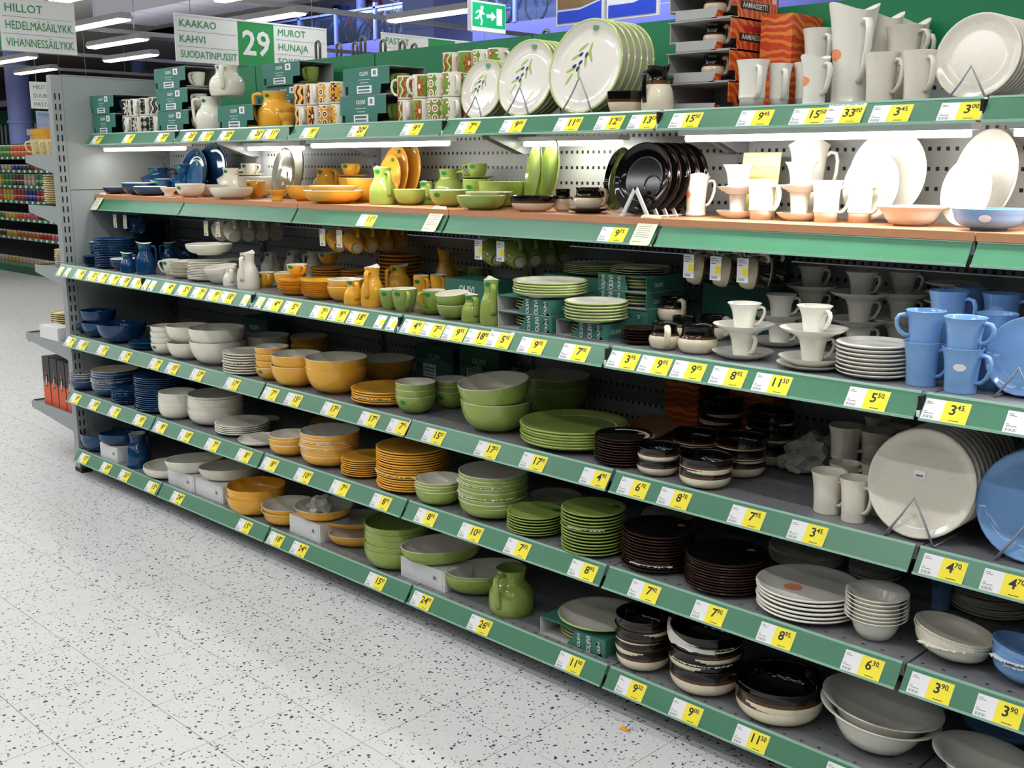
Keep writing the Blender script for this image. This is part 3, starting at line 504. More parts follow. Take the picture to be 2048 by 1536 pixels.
    ('tsaucer', 'T', 3.914, 0.555, 1.157, 0.077, 0.02, 0.0, 1, 45, None, 'white saucer', 'upper one in the back left cup tower, fourth shelf up', 'A', {}),
    ('tcup', 'T', 3.914, 0.555, 1.166, 0.045, 0.066, 0.0, 1, 35, None, 'white flared cup', 'upper one in the back left cup tower, fourth shelf up', 'A', {}),
    ('tsaucer', 'T', 3.914, 0.555, 1.23, 0.077, 0.02, 0.0, 1, 45, None, 'white saucer', 'top one in the back left cup tower, fourth shelf up', 'A', {}),
    ('tcup', 'T', 3.914, 0.555, 1.239, 0.045, 0.066, 0.0, 1, 5, None, 'white flared cup', 'top one in the back left cup tower, fourth shelf up', 'A', {}),
    ('tsaucer', 'T', 4.101, 0.488, 1.085, 0.07, 0.02, 0.0, 1, 45, None, 'white saucer', 'lowest in the back middle cup tower, fourth shelf up', 'A', {}),
    ('tcup', 'T', 4.101, 0.488, 1.093, 0.045, 0.066, 0.0, 1, 20, None, 'white flared cup', 'lower one in the back middle cup tower, fourth shelf up', 'A', {}),
    ('tsaucer', 'T', 4.101, 0.488, 1.157, 0.085, 0.02, 0.0, 1, 45, None, 'white saucer', 'upper one in the back middle cup tower, fourth shelf up', 'A', {}),
    ('tcup', 'T', 4.101, 0.488, 1.166, 0.045, 0.066, 0.0, 1, 35, None, 'white flared cup', 'upper one in the back middle cup tower, fourth shelf up', 'A', {}),
    ('tsaucer', 'T', 4.101, 0.488, 1.23, 0.085, 0.02, 0.0, 1, 45, None, 'white saucer', 'top one in the back middle cup tower, fourth shelf up', 'A', {}),
    ('tcup', 'T', 4.101, 0.488, 1.239, 0.045, 0.066, 0.0, 1, 5, None, 'white flared cup', 'top one in the back middle cup tower, fourth shelf up', 'A', {}),
    ('tsaucer', 'T', 4.183, 0.567, 1.085, 0.065, 0.02, 0.0, 1, 45, None, 'white saucer', 'lowest in the back right cup tower, fourth shelf up', 'A', {}),
    ('tcup', 'T', 4.183, 0.567, 1.093, 0.045, 0.066, 0.0, 1, 20, None, 'white flared cup', 'lower one in the back right cup tower, fourth shelf up', 'A', {}),
    ('tsaucer', 'T', 4.183, 0.567, 1.157, 0.08, 0.02, 0.0, 1, 45, None, 'white saucer', 'upper one in the back right cup tower, fourth shelf up', 'A', {}),
    ('tcup', 'T', 4.183, 0.567, 1.166, 0.045, 0.066, 0.0, 1, 35, None, 'white flared cup', 'upper one in the back right cup tower, fourth shelf up', 'A', {}),
    ('tsaucer', 'T', 4.183, 0.567, 1.23, 0.079, 0.02, 0.0, 1, 45, None, 'white saucer', 'top one in the back right cup tower, fourth shelf up', 'A', {}),
    ('tcup', 'T', 4.183, 0.567, 1.239, 0.045, 0.066, 0.0, 1, 5, None, 'white flared cup', 'top one in the back right cup tower, fourth shelf up', 'A', {}),
    ('plate', 'T', 4.304, 0.179, 1.085, 0.09, 0.015, 0.01, 8, 45, None, 'white plate', 'in the front stack of eight, fourth shelf up', 'A', {}),
    ('plate', 'T', 4.33, 0.54, 1.085, 0.07, 0.012, 0.024, 9, 45, None, 'shaded white plate', 'in the back stack, fourth shelf up', 'A', {}),
    ('mug', 'L', 4.437, 0.153, 1.085, 0.046, 0.103, 0.0, 1, -5, None, 'light blue mug', 'lower left of the front group, fourth shelf up', 'A', {}),
    ('mug', 'L', 4.537, 0.134, 1.085, 0.046, 0.103, 0.0, 1, -3, None, 'light blue mug', 'with barcode sticker, front of the group, fourth shelf up', 'A', {}),
    ('mug', 'L', 4.57, 0.229, 1.085, 0.044, 0.101, 0.0, 1, 35, None, 'light blue mug', 'behind the barcode mug, fourth shelf up', 'A', {}),
    ('mug', 'L', 4.437, 0.153, 1.182, 0.045, 0.078, 0.0, 1, 215, None, 'light blue mug', 'upper left with handle turned left, fourth shelf up', 'A', {}),
    ('mug', 'L', 4.537, 0.134, 1.182, 0.047, 0.074, 0.0, 1, -5, None, 'light blue mug', 'upper one standing on the barcode mug, fourth shelf up', 'A', {}),
    ('mug', 'L', 4.57, 0.229, 1.182, 0.045, 0.077, 0.0, 1, 0, None, 'light blue mug', 'upper right behind the front ones, fourth shelf up', 'A', {}),
    ('mug', 'L', 4.438, 0.27, 1.085, 0.046, 0.141, 0.0, 1, 45, None, 'light blue mug', 'lower left in the second row, fourth shelf up', 'A', {}),
    ('mug', 'L', 4.438, 0.27, 1.18, 0.047, 0.116, 0.0, 1, -5, None, 'light blue mug', 'upper left in the second row, fourth shelf up', 'A', {}),
    ('mug', 'L', 4.446, 0.37, 1.085, 0.038, 0.132, 0.0, 1, 45, None, 'light blue mug', 'lower in the third row, fourth shelf up', 'A', {}),
    ('mug', 'L', 4.446, 0.37, 1.18, 0.038, 0.118, 0.0, 1, 25, None, 'light blue mug', 'upper in the third row, fourth shelf up', 'A', {}),
    ('mug', 'L', 4.545, 0.314, 1.085, 0.045, 0.136, 0.0, 1, 45, None, 'light blue mug', 'lower right in the second row, fourth shelf up', 'A', {}),
    ('mug', 'L', 4.545, 0.314, 1.18, 0.045, 0.115, 0.0, 1, 0, None, 'light blue mug', 'upper right in the second row, fourth shelf up', 'A', {}),
    ('deep', 'Bw', -0.025, 0.357, 1.437, 0.075, 0.035, 0.0, 1, 45, None, 'small dark blue dish', 'at the far end, lit wooden shelf', 'W', {}),
    ('pitcher', 'Bw', -0.277, 0.565, 1.437, 0.052, 0.129, 0.0, 1, -25, None, 'blue pitcher', 'behind the blue bowls, lit wooden shelf', 'W', {}),
    ('bowl', 'Bw', -0.106, 0.473, 1.437, 0.07, 0.051, 0.0, 1, 45, None, 'blue bowl', 'left behind another, lit wooden shelf', 'W', {}),
    ('bowl', 'Bw', 0.24, 0.363, 1.437, 0.085, 0.059, 0.0, 1, 45, None, 'blue bowl', 'with green sticker, lit wooden shelf', 'W', {}),
    ('jug', 'Bw', 0.109, 0.54, 1.437, 0.076, 0.135, 0.0, 1, 55, None, 'wide blue jug', 'against the panel, lit wooden shelf', 'W', {}),
    ('deep', 'Bw', 0.42, 0.33, 1.437, 0.08, 0.044, 0.0, 1, 45, None, 'blue deep plate', 'foremost of the blue group, lit wooden shelf', 'W', {}),
    ('cup', 'Bw', 0.349, 0.44, 1.437, 0.045, 0.079, 0.0, 1, 15, None, 'low blue cup', 'behind the blue deep plate, lit wooden shelf', 'W', {}),
    ('cup', 'Bw', 0.439, 0.508, 1.515, 0.037, 0.074, 0.0, 1, 45, None, 'blue cup', 'raised on a bowl, lit wooden shelf', 'W', {}),
    ('sbowl', 'B', 0.439, 0.508, 1.437, 0.061, 0.099, 0.0, 1, 45, None, 'upturned dark blue bowl', 'under the raised cup, lit wooden shelf', 'W', {}),
    ('stand', 'W', 0.672, 0.293, 1.437, 0.041, 0.044, 0.0, 1, 45, None, 'cream egg stand', 'beside the blue deep plate, lit wooden shelf', 'W', {}),
    ('bowl', 'W', 0.813, 0.326, 1.437, 0.068, 0.061, 0.0, 1, 45, None, 'cream bowl', 'left of two, lit wooden shelf', 'W', {}),
    ('bowl', 'W', 0.769, 0.453, 1.437, 0.073, 0.055, 0.0, 1, 45, None, 'cream bowl', 'right of two, lit wooden shelf', 'W', {}),
    ('creamer', 'W', 0.395, 0.595, 1.437, 0.037, 0.081, 0.0, 1, 5, None, 'cream creamer', 'behind the cream bowls, lit wooden shelf', 'W', {}),
    ('cup', 'W', 0.589, 0.576, 1.437, 0.047, 0.075, 0.0, 1, 15, None, 'low cream cup', 'behind the cream bowls, lit wooden shelf', 'W', {}),
    ('jug', 'W', 0.765, 0.572, 1.437, 0.06, 0.134, 0.0, 1, 45, None, 'cream jug', 'behind the cream oval bowl, lit wooden shelf', 'W', {}),
    ('deep', 'W', 1.183, 0.32, 1.437, 0.095, 0.049, 0.0, 1, 45, None, 'cream deep plate', 'in front of the jug, lit wooden shelf', 'W', {}),
    ('bowl', 'W', 1.057, 0.532, 1.437, 0.088, 0.094, 0.0, 1, 45, None, 'large cream bowl', 'behind the yellow cup, lit wooden shelf', 'W', {}),
    ('saucer', 'W', 1.013, 0.52, 1.535, 0.072, 0.012, 0.0, 1, 45, None, 'cream saucer', 'under the raised cream cup, lit wooden shelf', 'W', {}),
    ('cup', 'W', 1.013, 0.52, 1.54, 0.038, 0.051, 0.0, 1, 25, None, 'cream cup', 'raised on a saucer, lit wooden shelf', 'W', {}),
    ('cup', 'Yw', 1.161, 0.455, 1.437, 0.045, 0.078, 0.0, 1, -30, None, 'yellow cup', 'front left of yellow group, lit wooden shelf', 'W', {}),
    ('stand', 'Y', 1.512, 0.339, 1.437, 0.041, 0.045, 0.0, 1, 45, None, 'yellow egg stand', 'beside the yellow cup, lit wooden shelf', 'W', {}),
    ('pitcher', 'Yw', 1.255, 0.583, 1.437, 0.047, 0.133, 0.0, 1, -45, None, 'yellow pitcher', 'left at the back, lit wooden shelf', 'W', {}),
    ('bowl', 'Yw', 1.594, 0.42, 1.437, 0.075, 0.062, 0.0, 1, 45, None, 'yellow bowl', 'left of the yellow oval, lit wooden shelf', 'W', {}),
    ('creamer', 'Yw', 1.447, 0.594, 1.437, 0.032, 0.084, 0.0, 1, 15, None, 'yellow creamer', 'behind the yellow oval, lit wooden shelf', 'W', {}),
    ('jug', 'Yw', 1.561, 0.555, 1.437, 0.062, 0.136, 0.0, 1, 5, None, 'wide yellow jug', 'at the back, lit wooden shelf', 'W', {}),
    ('bowl', 'Yw', 1.884, 0.526, 1.437, 0.085, 0.095, 0.0, 1, 45, None, 'large yellow bowl', 'left of the green pitcher, lit wooden shelf', 'W', {}),
    ('saucer', 'Y', 1.763, 0.54, 1.535, 0.073, 0.012, 0.0, 1, 45, None, 'yellow saucer', 'under the raised yellow cup, lit wooden shelf', 'W', {}),
    ('cup', 'Yw', 1.763, 0.54, 1.54, 0.041, 0.051, 0.0, 1, -5, None, 'yellow cup', 'raised on a saucer, lit wooden shelf', 'W', {}),
    ('deep', 'Yw', 1.921, 0.33, 1.437, 0.118, 0.05, 0.0, 1, 45, None, 'yellow deep plate', 'lower of two in front, lit wooden shelf', 'W', {}),
    ('deep', 'Yw', 1.921, 0.33, 1.475, 0.096, 0.03, 0.0, 1, 45, None, 'yellow deep plate', 'upper of two in front, lit wooden shelf', 'W', {}),
    ('pitcher', 'Gw', 2.164, 0.384, 1.437, 0.053, 0.138, 0.0, 1, -10, None, 'green pitcher', 'before the yellow plates, lit wooden shelf', 'W', {}),
    ('bowl', 'Gw', 2.288, 0.413, 1.437, 0.06, 0.059, 0.0, 1, 45, None, 'green bowl', 'left of the green creamer, lit wooden shelf', 'W', {}),
    ('creamer', 'Gw', 2.272, 0.51, 1.437, 0.038, 0.086, 0.0, 1, -20, None, 'green creamer', 'front of the green group, lit wooden shelf', 'W', {}),
    ('jug', 'Gw', 2.341, 0.568, 1.437, 0.061, 0.135, 0.0, 1, 15, None, 'wide green jug', 'at the back, lit wooden shelf', 'W', {}),
    ('cup', 'Gw', 2.263, 0.601, 1.437, 0.031, 0.075, 0.0, 1, 5, None, 'low green cup', 'before the green jug, lit wooden shelf', 'W', {}),
    ('bowl', 'Gw', 2.526, 0.4, 1.437, 0.072, 0.061, 0.0, 1, 45, None, 'green bowl', 'right of the green creamer, lit wooden shelf', 'W', {}),
    ('deep', 'Gw', 2.724, 0.41, 1.437, 0.084, 0.057, 0.0, 1, 45, None, 'green deep plate', 'behind the front one, lit wooden shelf', 'W', {}),
    ('deep', 'Gw', 2.793, 0.305, 1.437, 0.083, 0.048, 0.0, 1, 45, None, 'green deep plate', 'frontmost, lit wooden shelf', 'W', {}),
    ('sbowl', 'Gw', 2.642, 0.55, 1.437, 0.083, 0.091, 0.0, 1, 45, None, 'green salad bowl', 'at the back, lit wooden shelf', 'W', {}),
    ('saucer', 'G', 2.517, 0.55, 1.535, 0.062, 0.012, 0.0, 1, 45, None, 'green saucer', 'under the raised green cup, lit wooden shelf', 'W', {}),
    ('cup', 'Gw', 2.517, 0.55, 1.54, 0.037, 0.052, 0.0, 1, 215, None, 'green cup', 'raised on a saucer, lit wooden shelf', 'W', {}),
    ('oval', 'H', 3.001, 0.343, 1.437, 0.076, 0.05, 0.0, 1, 50, None, 'black and cream oven dish', 'low oval one, lit wooden shelf', 'W', {}),
    ('hpot', 'H', 3.057, 0.427, 1.437, 0.03, 0.073, 0.0, 1, None, None, 'black and cream pot', 'right of oven dish, lit wooden shelf', 'W', {}),
    ('saucer', 'H', 3.203, 0.387, 1.437, 0.068, 0.016, 0.0, 1, 45, None, 'dark brown saucer', 'under the cream cup, lit wooden shelf', 'W', {}),
    ('hpot', 'H', 3.203, 0.387, 1.447, 0.049, 0.07, 0.0, 1, 15, None, 'black and cream cup', 'on the brown saucer, lit wooden shelf', 'W', {}),
    ('hpot', 'H', 3.091, 0.596, 1.437, 0.034, 0.077, 0.0, 1, None, None, 'black and cream pot', 'behind the cup on saucer, lit wooden shelf', 'W', {}),
    ('tjug', 'T', 3.585, 0.434, 1.437, 0.039, 0.125, 0.0, 1, 45, None, 'white jug with orange sticker', 'small wavy one, lit wooden shelf', 'W', {'wave': 1}),
    ('tsaucer', 'T', 3.741, 0.417, 1.437, 0.06, 0.023, 0.0, 1, 45, None, 'white saucer', 'below the left display cup, lit wooden shelf', 'W', {}),
    ('tcup', 'T', 3.741, 0.417, 1.447, 0.034, 0.083, 0.0, 1, None, None, 'white flared cup', 'lower left display one, lit wooden shelf', 'W', {}),
    ('tsaucer', 'T', 3.741, 0.417, 1.507, 0.059, 0.02, 0.0, 1, 45, None, 'white saucer', 'upper left display one, lit wooden shelf', 'W', {}),
    ('tcup', 'T', 3.741, 0.417, 1.515, 0.046, 0.074, 0.0, 1, None, None, 'white flared cup', 'topmost left display one, lit wooden shelf', 'W', {}),
    ('tmug', 'T', 3.836, 0.394, 1.437, 0.044, 0.111, 0.0, 1, -10, None, 'white waisted mug', 'left of three, lit wooden shelf', 'W', {}),
    ('tsaucer', 'T', 3.936, 0.425, 1.437, 0.063, 0.023, 0.0, 1, 45, None, 'white saucer', 'below the right display cup, lit wooden shelf', 'W', {}),
    ('tcup', 'T', 3.936, 0.425, 1.447, 0.037, 0.089, 0.0, 1, None, None, 'white flared cup', 'lower right display one, lit wooden shelf', 'W', {}),
    ('tsaucer', 'T', 3.936, 0.425, 1.515, 0.058, 0.02, 0.0, 1, 45, None, 'white saucer', 'upper right display one, lit wooden shelf', 'W', {}),
    ('tcup', 'T', 3.936, 0.425, 1.523, 0.044, 0.073, 0.0, 1, None, None, 'white flared cup', 'topmost right display one, lit wooden shelf', 'W', {}),
    ('tjug', 'T', 3.881, 0.558, 1.437, 0.057, 0.221, 0.0, 1, 30, None, 'tall white jug', 'behind the display cups, lit wooden shelf', 'W', {'wave': 1}),
    ('tmug', 'T', 4.03, 0.403, 1.437, 0.042, 0.11, 0.0, 1, 20, None, 'white waisted mug', 'middle of three, lit wooden shelf', 'W', {}),
    ('tmug', 'T', 4.105, 0.443, 1.437, 0.04, 0.111, 0.0, 1, 0, None, 'white waisted mug', 'right of three, lit wooden shelf', 'W', {}),
    ('tbowl', 'T', 4.263, 0.413, 1.437, 0.094, 0.049, 0.0, 1, 45, None, 'white flared bowl', 'left of light blue bowl, lit wooden shelf', 'W', {}),
    ('sabowl', 'L', 4.488, 0.34, 1.437, 0.085, 0.051, 0.0, 1, 45, None, 'light blue bowl', 'with paper sticker, lit wooden shelf', 'W', {}),
    ('bowl', 'W', 1.013, 0.52, 1.437, 0.055, 0.097, 0.0, 1, 45, None, 'cream bowl', 'under the raised cream saucer, lit wooden shelf', 'W', {}),
    ('bowl', 'Yw', 1.763, 0.54, 1.437, 0.055, 0.097, 0.0, 1, 45, None, 'yellow bowl', 'under the raised yellow saucer, lit wooden shelf', 'W', {}),
    ('bowl', 'Gw', 2.517, 0.55, 1.437, 0.055, 0.097, 0.0, 1, 45, None, 'green bowl', 'under the raised green saucer, lit wooden shelf', 'W', {}),
    ('pmug', 'K0', 0.298, 0.31, 1.731, 0.037, 0.082, 0.0, 1, -39, None, 'black patterned mug', 'first from left in lower row, top shelf', 'T', {}),
    ('pmug', 'K1', 0.298, 0.31, 1.814, 0.037, 0.082, 0.0, 1, -3, None, 'black patterned mug', 'first from left in upper row, top shelf', 'T', {}),
    ('pmug', 'K1', 0.391, 0.31, 1.731, 0.037, 0.082, 0.0, 1, -15, None, 'black patterned mug', 'second from left in lower row, top shelf', 'T', {}),
    ('pmug', 'K2', 0.391, 0.31, 1.814, 0.037, 0.082, 0.0, 1, -39, None, 'black patterned mug', 'second from left in upper row, top shelf', 'T', {}),
    ('pmug', 'K2', 0.482, 0.31, 1.731, 0.037, 0.082, 0.0, 1, 9, None, 'black patterned mug', 'third from left in lower row, top shelf', 'T', {}),
    ('pmug', 'K3', 0.482, 0.31, 1.814, 0.037, 0.082, 0.0, 1, -15, None, 'black patterned mug', 'third from left in upper row, top shelf', 'T', {}),
    ('pmug', 'K3', 0.57, 0.31, 1.731, 0.037, 0.082, 0.0, 1, -27, None, 'black patterned mug', 'fourth from left in lower row, top shelf', 'T', {}),
    ('pmug', 'K0', 0.57, 0.31, 1.814, 0.037, 0.082, 0.0, 1, 9, None, 'black patterned mug', 'fourth from left in upper row, top shelf', 'T', {}),
    ('pmug', 'M0', 1.769, 0.31, 1.731, 0.037, 0.082, 0.0, 1, -39, None, 'yellow patterned mug', 'first from left in lower row, top shelf', 'T', {}),
    ('pmug', 'M0', 1.769, 0.31, 1.814, 0.037, 0.082, 0.0, 1, -3, None, 'yellow patterned mug', 'first from left in upper row, top shelf', 'T', {}),
    ('pmug', 'M1', 1.851, 0.31, 1.731, 0.037, 0.082, 0.0, 1, -15, None, 'yellow patterned mug', 'second from left in lower row, top shelf', 'T', {}),
    ('pmug', 'M1', 1.851, 0.31, 1.814, 0.037, 0.082, 0.0, 1, -39, None, 'yellow patterned mug', 'second from left in upper row, top shelf', 'T', {}),
    ('pmug', 'M2', 1.93, 0.31, 1.731, 0.037, 0.082, 0.0, 1, 9, None, 'yellow patterned mug', 'third from left in lower row, top shelf', 'T', {}),
    ('pmug', 'M2', 1.93, 0.31, 1.814, 0.037, 0.082, 0.0, 1, -15, None, 'yellow patterned mug', 'third from left in upper row, top shelf', 'T', {}),
    ('pmug', 'M3', 2.008, 0.31, 1.731, 0.037, 0.082, 0.0, 1, -27, None, 'yellow patterned mug', 'fourth from left in lower row, top shelf', 'T', {}),
    ('pmug', 'M3', 2.008, 0.31, 1.814, 0.037, 0.082, 0.0, 1, 9, None, 'yellow patterned mug', 'fourth from left in upper row, top shelf', 'T', {}),
    ('pmug', 'N0', 2.411, 0.31, 1.731, 0.037, 0.082, 0.0, 1, -39, None, 'green patterned mug', 'first from left in lower row, top shelf', 'T', {}),
    ('pmug', 'N0', 2.411, 0.31, 1.814, 0.037, 0.082, 0.0, 1, 215, None, 'green patterned mug', 'first from left in upper row, top shelf', 'T', {}),
    ('pmug', 'N0', 2.497, 0.45, 1.731, 0.037, 0.082, 0.0, 1, -27, None, 'green patterned mug', 'first from left in lowest back row, top shelf', 'T', {}),
    ('pmug', 'N0', 2.497, 0.45, 1.814, 0.037, 0.082, 0.0, 1, 9, None, 'green patterned mug', 'first from left in middle back row, top shelf', 'T', {}),
    ('pmug', 'N0', 2.497, 0.45, 1.897, 0.037, 0.082, 0.0, 1, -15, None, 'green patterned mug', 'first from left in high back row, top shelf', 'T', {}),
    ('pmug', 'N1', 2.493, 0.31, 1.731, 0.037, 0.082, 0.0, 1, -15, None, 'green patterned mug', 'second from left in lower row, top shelf', 'T', {}),
    ('pmug', 'N1', 2.493, 0.31, 1.814, 0.037, 0.082, 0.0, 1, -105, None, 'green patterned mug', 'second from left in upper row, top shelf', 'T', {}),
    ('pmug', 'N1', 2.576, 0.45, 1.731, 0.037, 0.082, 0.0, 1, -3, None, 'green patterned mug', 'second from left in lowest back row, top shelf', 'T', {}),
    ('pmug', 'N1', 2.576, 0.45, 1.814, 0.037, 0.082, 0.0, 1, -27, None, 'green patterned mug', 'second from left in middle back row, top shelf', 'T', {}),
    ('pmug', 'N1', 2.576, 0.45, 1.897, 0.037, 0.082, 0.0, 1, 9, None, 'green patterned mug', 'second from left in high back row, top shelf', 'T', {}),
    ('pmug', 'N2', 2.573, 0.31, 1.731, 0.037, 0.082, 0.0, 1, 9, None, 'green patterned mug', 'third from left in lower row, top shelf', 'T', {}),
    ('pmug', 'N2', 2.573, 0.31, 1.814, 0.037, 0.082, 0.0, 1, -15, None, 'green patterned mug', 'third from left in upper row, top shelf', 'T', {}),
    ('pmug', 'N2', 2.654, 0.45, 1.731, 0.037, 0.082, 0.0, 1, -39, None, 'green patterned mug', 'third from left in lowest back row, top shelf', 'T', {}),
    ('pmug', 'N2', 2.654, 0.45, 1.814, 0.037, 0.082, 0.0, 1, -3, None, 'green patterned mug', 'third from left in middle back row, top shelf', 'T', {}),
    ('pmug', 'N2', 2.654, 0.45, 1.897, 0.037, 0.082, 0.0, 1, -27, None, 'green patterned mug', 'third from left in high back row, top shelf', 'T', {}),
    ('pmug', 'N3', 2.651, 0.31, 1.731, 0.037, 0.082, 0.0, 1, -27, None, 'green patterned mug', 'fourth from left in lower row, top shelf', 'T', {}),
    ('pmug', 'N3', 2.651, 0.31, 1.814, 0.037, 0.082, 0.0, 1, -25, None, 'green patterned mug', 'fourth from left in upper row, top shelf', 'T', {}),
    ('pmug', 'N3', 2.73, 0.45, 1.731, 0.037, 0.082, 0.0, 1, -15, None, 'green patterned mug', 'fourth from left in lowest back row, top shelf', 'T', {}),
    ('pmug', 'N3', 2.73, 0.45, 1.814, 0.037, 0.082, 0.0, 1, -39, None, 'green patterned mug', 'fourth from left in middle back row, top shelf', 'T', {}),
    ('pmug', 'N3', 2.73, 0.45, 1.897, 0.037, 0.082, 0.0, 1, -3, None, 'green patterned mug', 'fourth from left in high back row, top shelf', 'T', {}),
    ('teapot', 'W', 1.104, 0.37, 1.884, 0.078, 0.131, 0.0, 1, -45, None, 'large white jug', 'stacked on its twin, top shelf', 'T', {}),
    ('jug', 'W', 1.02, 0.33, 1.731, 0.066, 0.151, 0.0, 1, 225, None, 'white jug', 'under the larger white jug, top shelf', 'T', {}),
    ('jug', 'Yw', 1.492, 0.358, 1.731, 0.077, 0.155, 0.0, 1, 225, None, 'yellow jug', 'behind the rail, top shelf', 'T', {}),
    ('stand', 'Y', 1.665, 0.299, 1.731, 0.036, 0.061, 0.0, 1, 45, None, 'yellow egg stand', 'lower one beside yellow jug, top shelf', 'T', {}),
    ('stand', 'Y', 1.606, 0.348, 1.775, 0.035, 0.046, 0.0, 1, 45, None, 'yellow egg stand', 'upper one beside yellow jug, top shelf', 'T', {}),
    ('oval', 'H', 3.411, 0.31, 1.731, 0.058, 0.068, 0.0, 1, 55, None, 'black and cream oven dish', 'beside the black lidded jug, top shelf', 'T', {}),
    ('pitcher', 'H', 3.528, 0.309, 1.731, 0.047, 0.133, 0.0, 1, -105, None, 'black and cream jug', 'left of the orange gift boxes, top shelf', 'T', {}),
    ('tmug', 'T', 3.843, 0.31, 1.731, 0.045, 0.13, 0.0, 1, -39, None, 'white waisted mug', 'frontmost left, top shelf', 'T', {}),
    ('tmug', 'T', 3.888, 0.372, 1.731, 0.034, 0.122, 0.0, 1, -39, None, 'white waisted mug', 'second from left, top shelf', 'T', {}),
    ('tmug', 'T', 3.94, 0.42, 1.731, 0.035, 0.125, 0.0, 1, -39, None, 'white waisted mug', 'behind the small creamer, top shelf', 'T', {}),
    ('tjug', 'T', 4.033, 0.302, 1.731, 0.038, 0.128, 0.0, 1, -17, None, 'small white creamer with orange sticker', 'on the top shelf', 'T', {'wave': 1}),
    ('tjug', 'T', 4.089, 0.382, 1.731, 0.062, 0.253, 0.0, 1, -35, None, 'tall white jug', 'frontmost of three, top shelf', 'T', {'wave': 1}),
    ('tjug', 'T', 4.123, 0.484, 1.731, 0.047, 0.24, 0.0, 1, -35, None, 'tall white jug', 'middle of three, top shelf', 'T', {'wave': 1}),
    ('tjug', 'T', 4.15, 0.589, 1.731, 0.043, 0.232, 0.0, 1, -35, None, 'tall white jug', 'rearmost of three, top shelf', 'T', {'wave': 1}),
    ('mug', 'S', 4.209, 0.31, 1.731, 0.043, 0.124, 0.0, 1, -10, None, 'speckled white mug', 'front left, top shelf', 'T', {}),
    ('mug', 'S', 4.305, 0.31, 1.731, 0.042, 0.123, 0.0, 1, -33, None, 'speckled white mug', 'front right, top shelf', 'T', {}),
    ('mug', 'S', 4.21, 0.42, 1.731, 0.041, 0.136, 0.0, 1, -375, None, 'speckled white mug', 'lower one in the back row, top shelf', 'T', {}),
    ('mug', 'S', 4.21, 0.42, 1.83, 0.048, 0.097, 0.0, 1, -370, None, 'speckled white mug', 'upper left in the back row, top shelf', 'T', {}),
    ('mug', 'S', 4.176, 0.549, 1.83, 0.04, 0.1, 0.0, 1, -370, None, 'speckled white mug', 'upper right in the back row, top shelf', 'T', {}),
    ('tmug', 'T', 3.921, 0.5, 1.81, 0.041, 0.141, 0.0, 1, -385, None, 'white waisted mug', 'raised at the back, top shelf', 'T', {}),
]
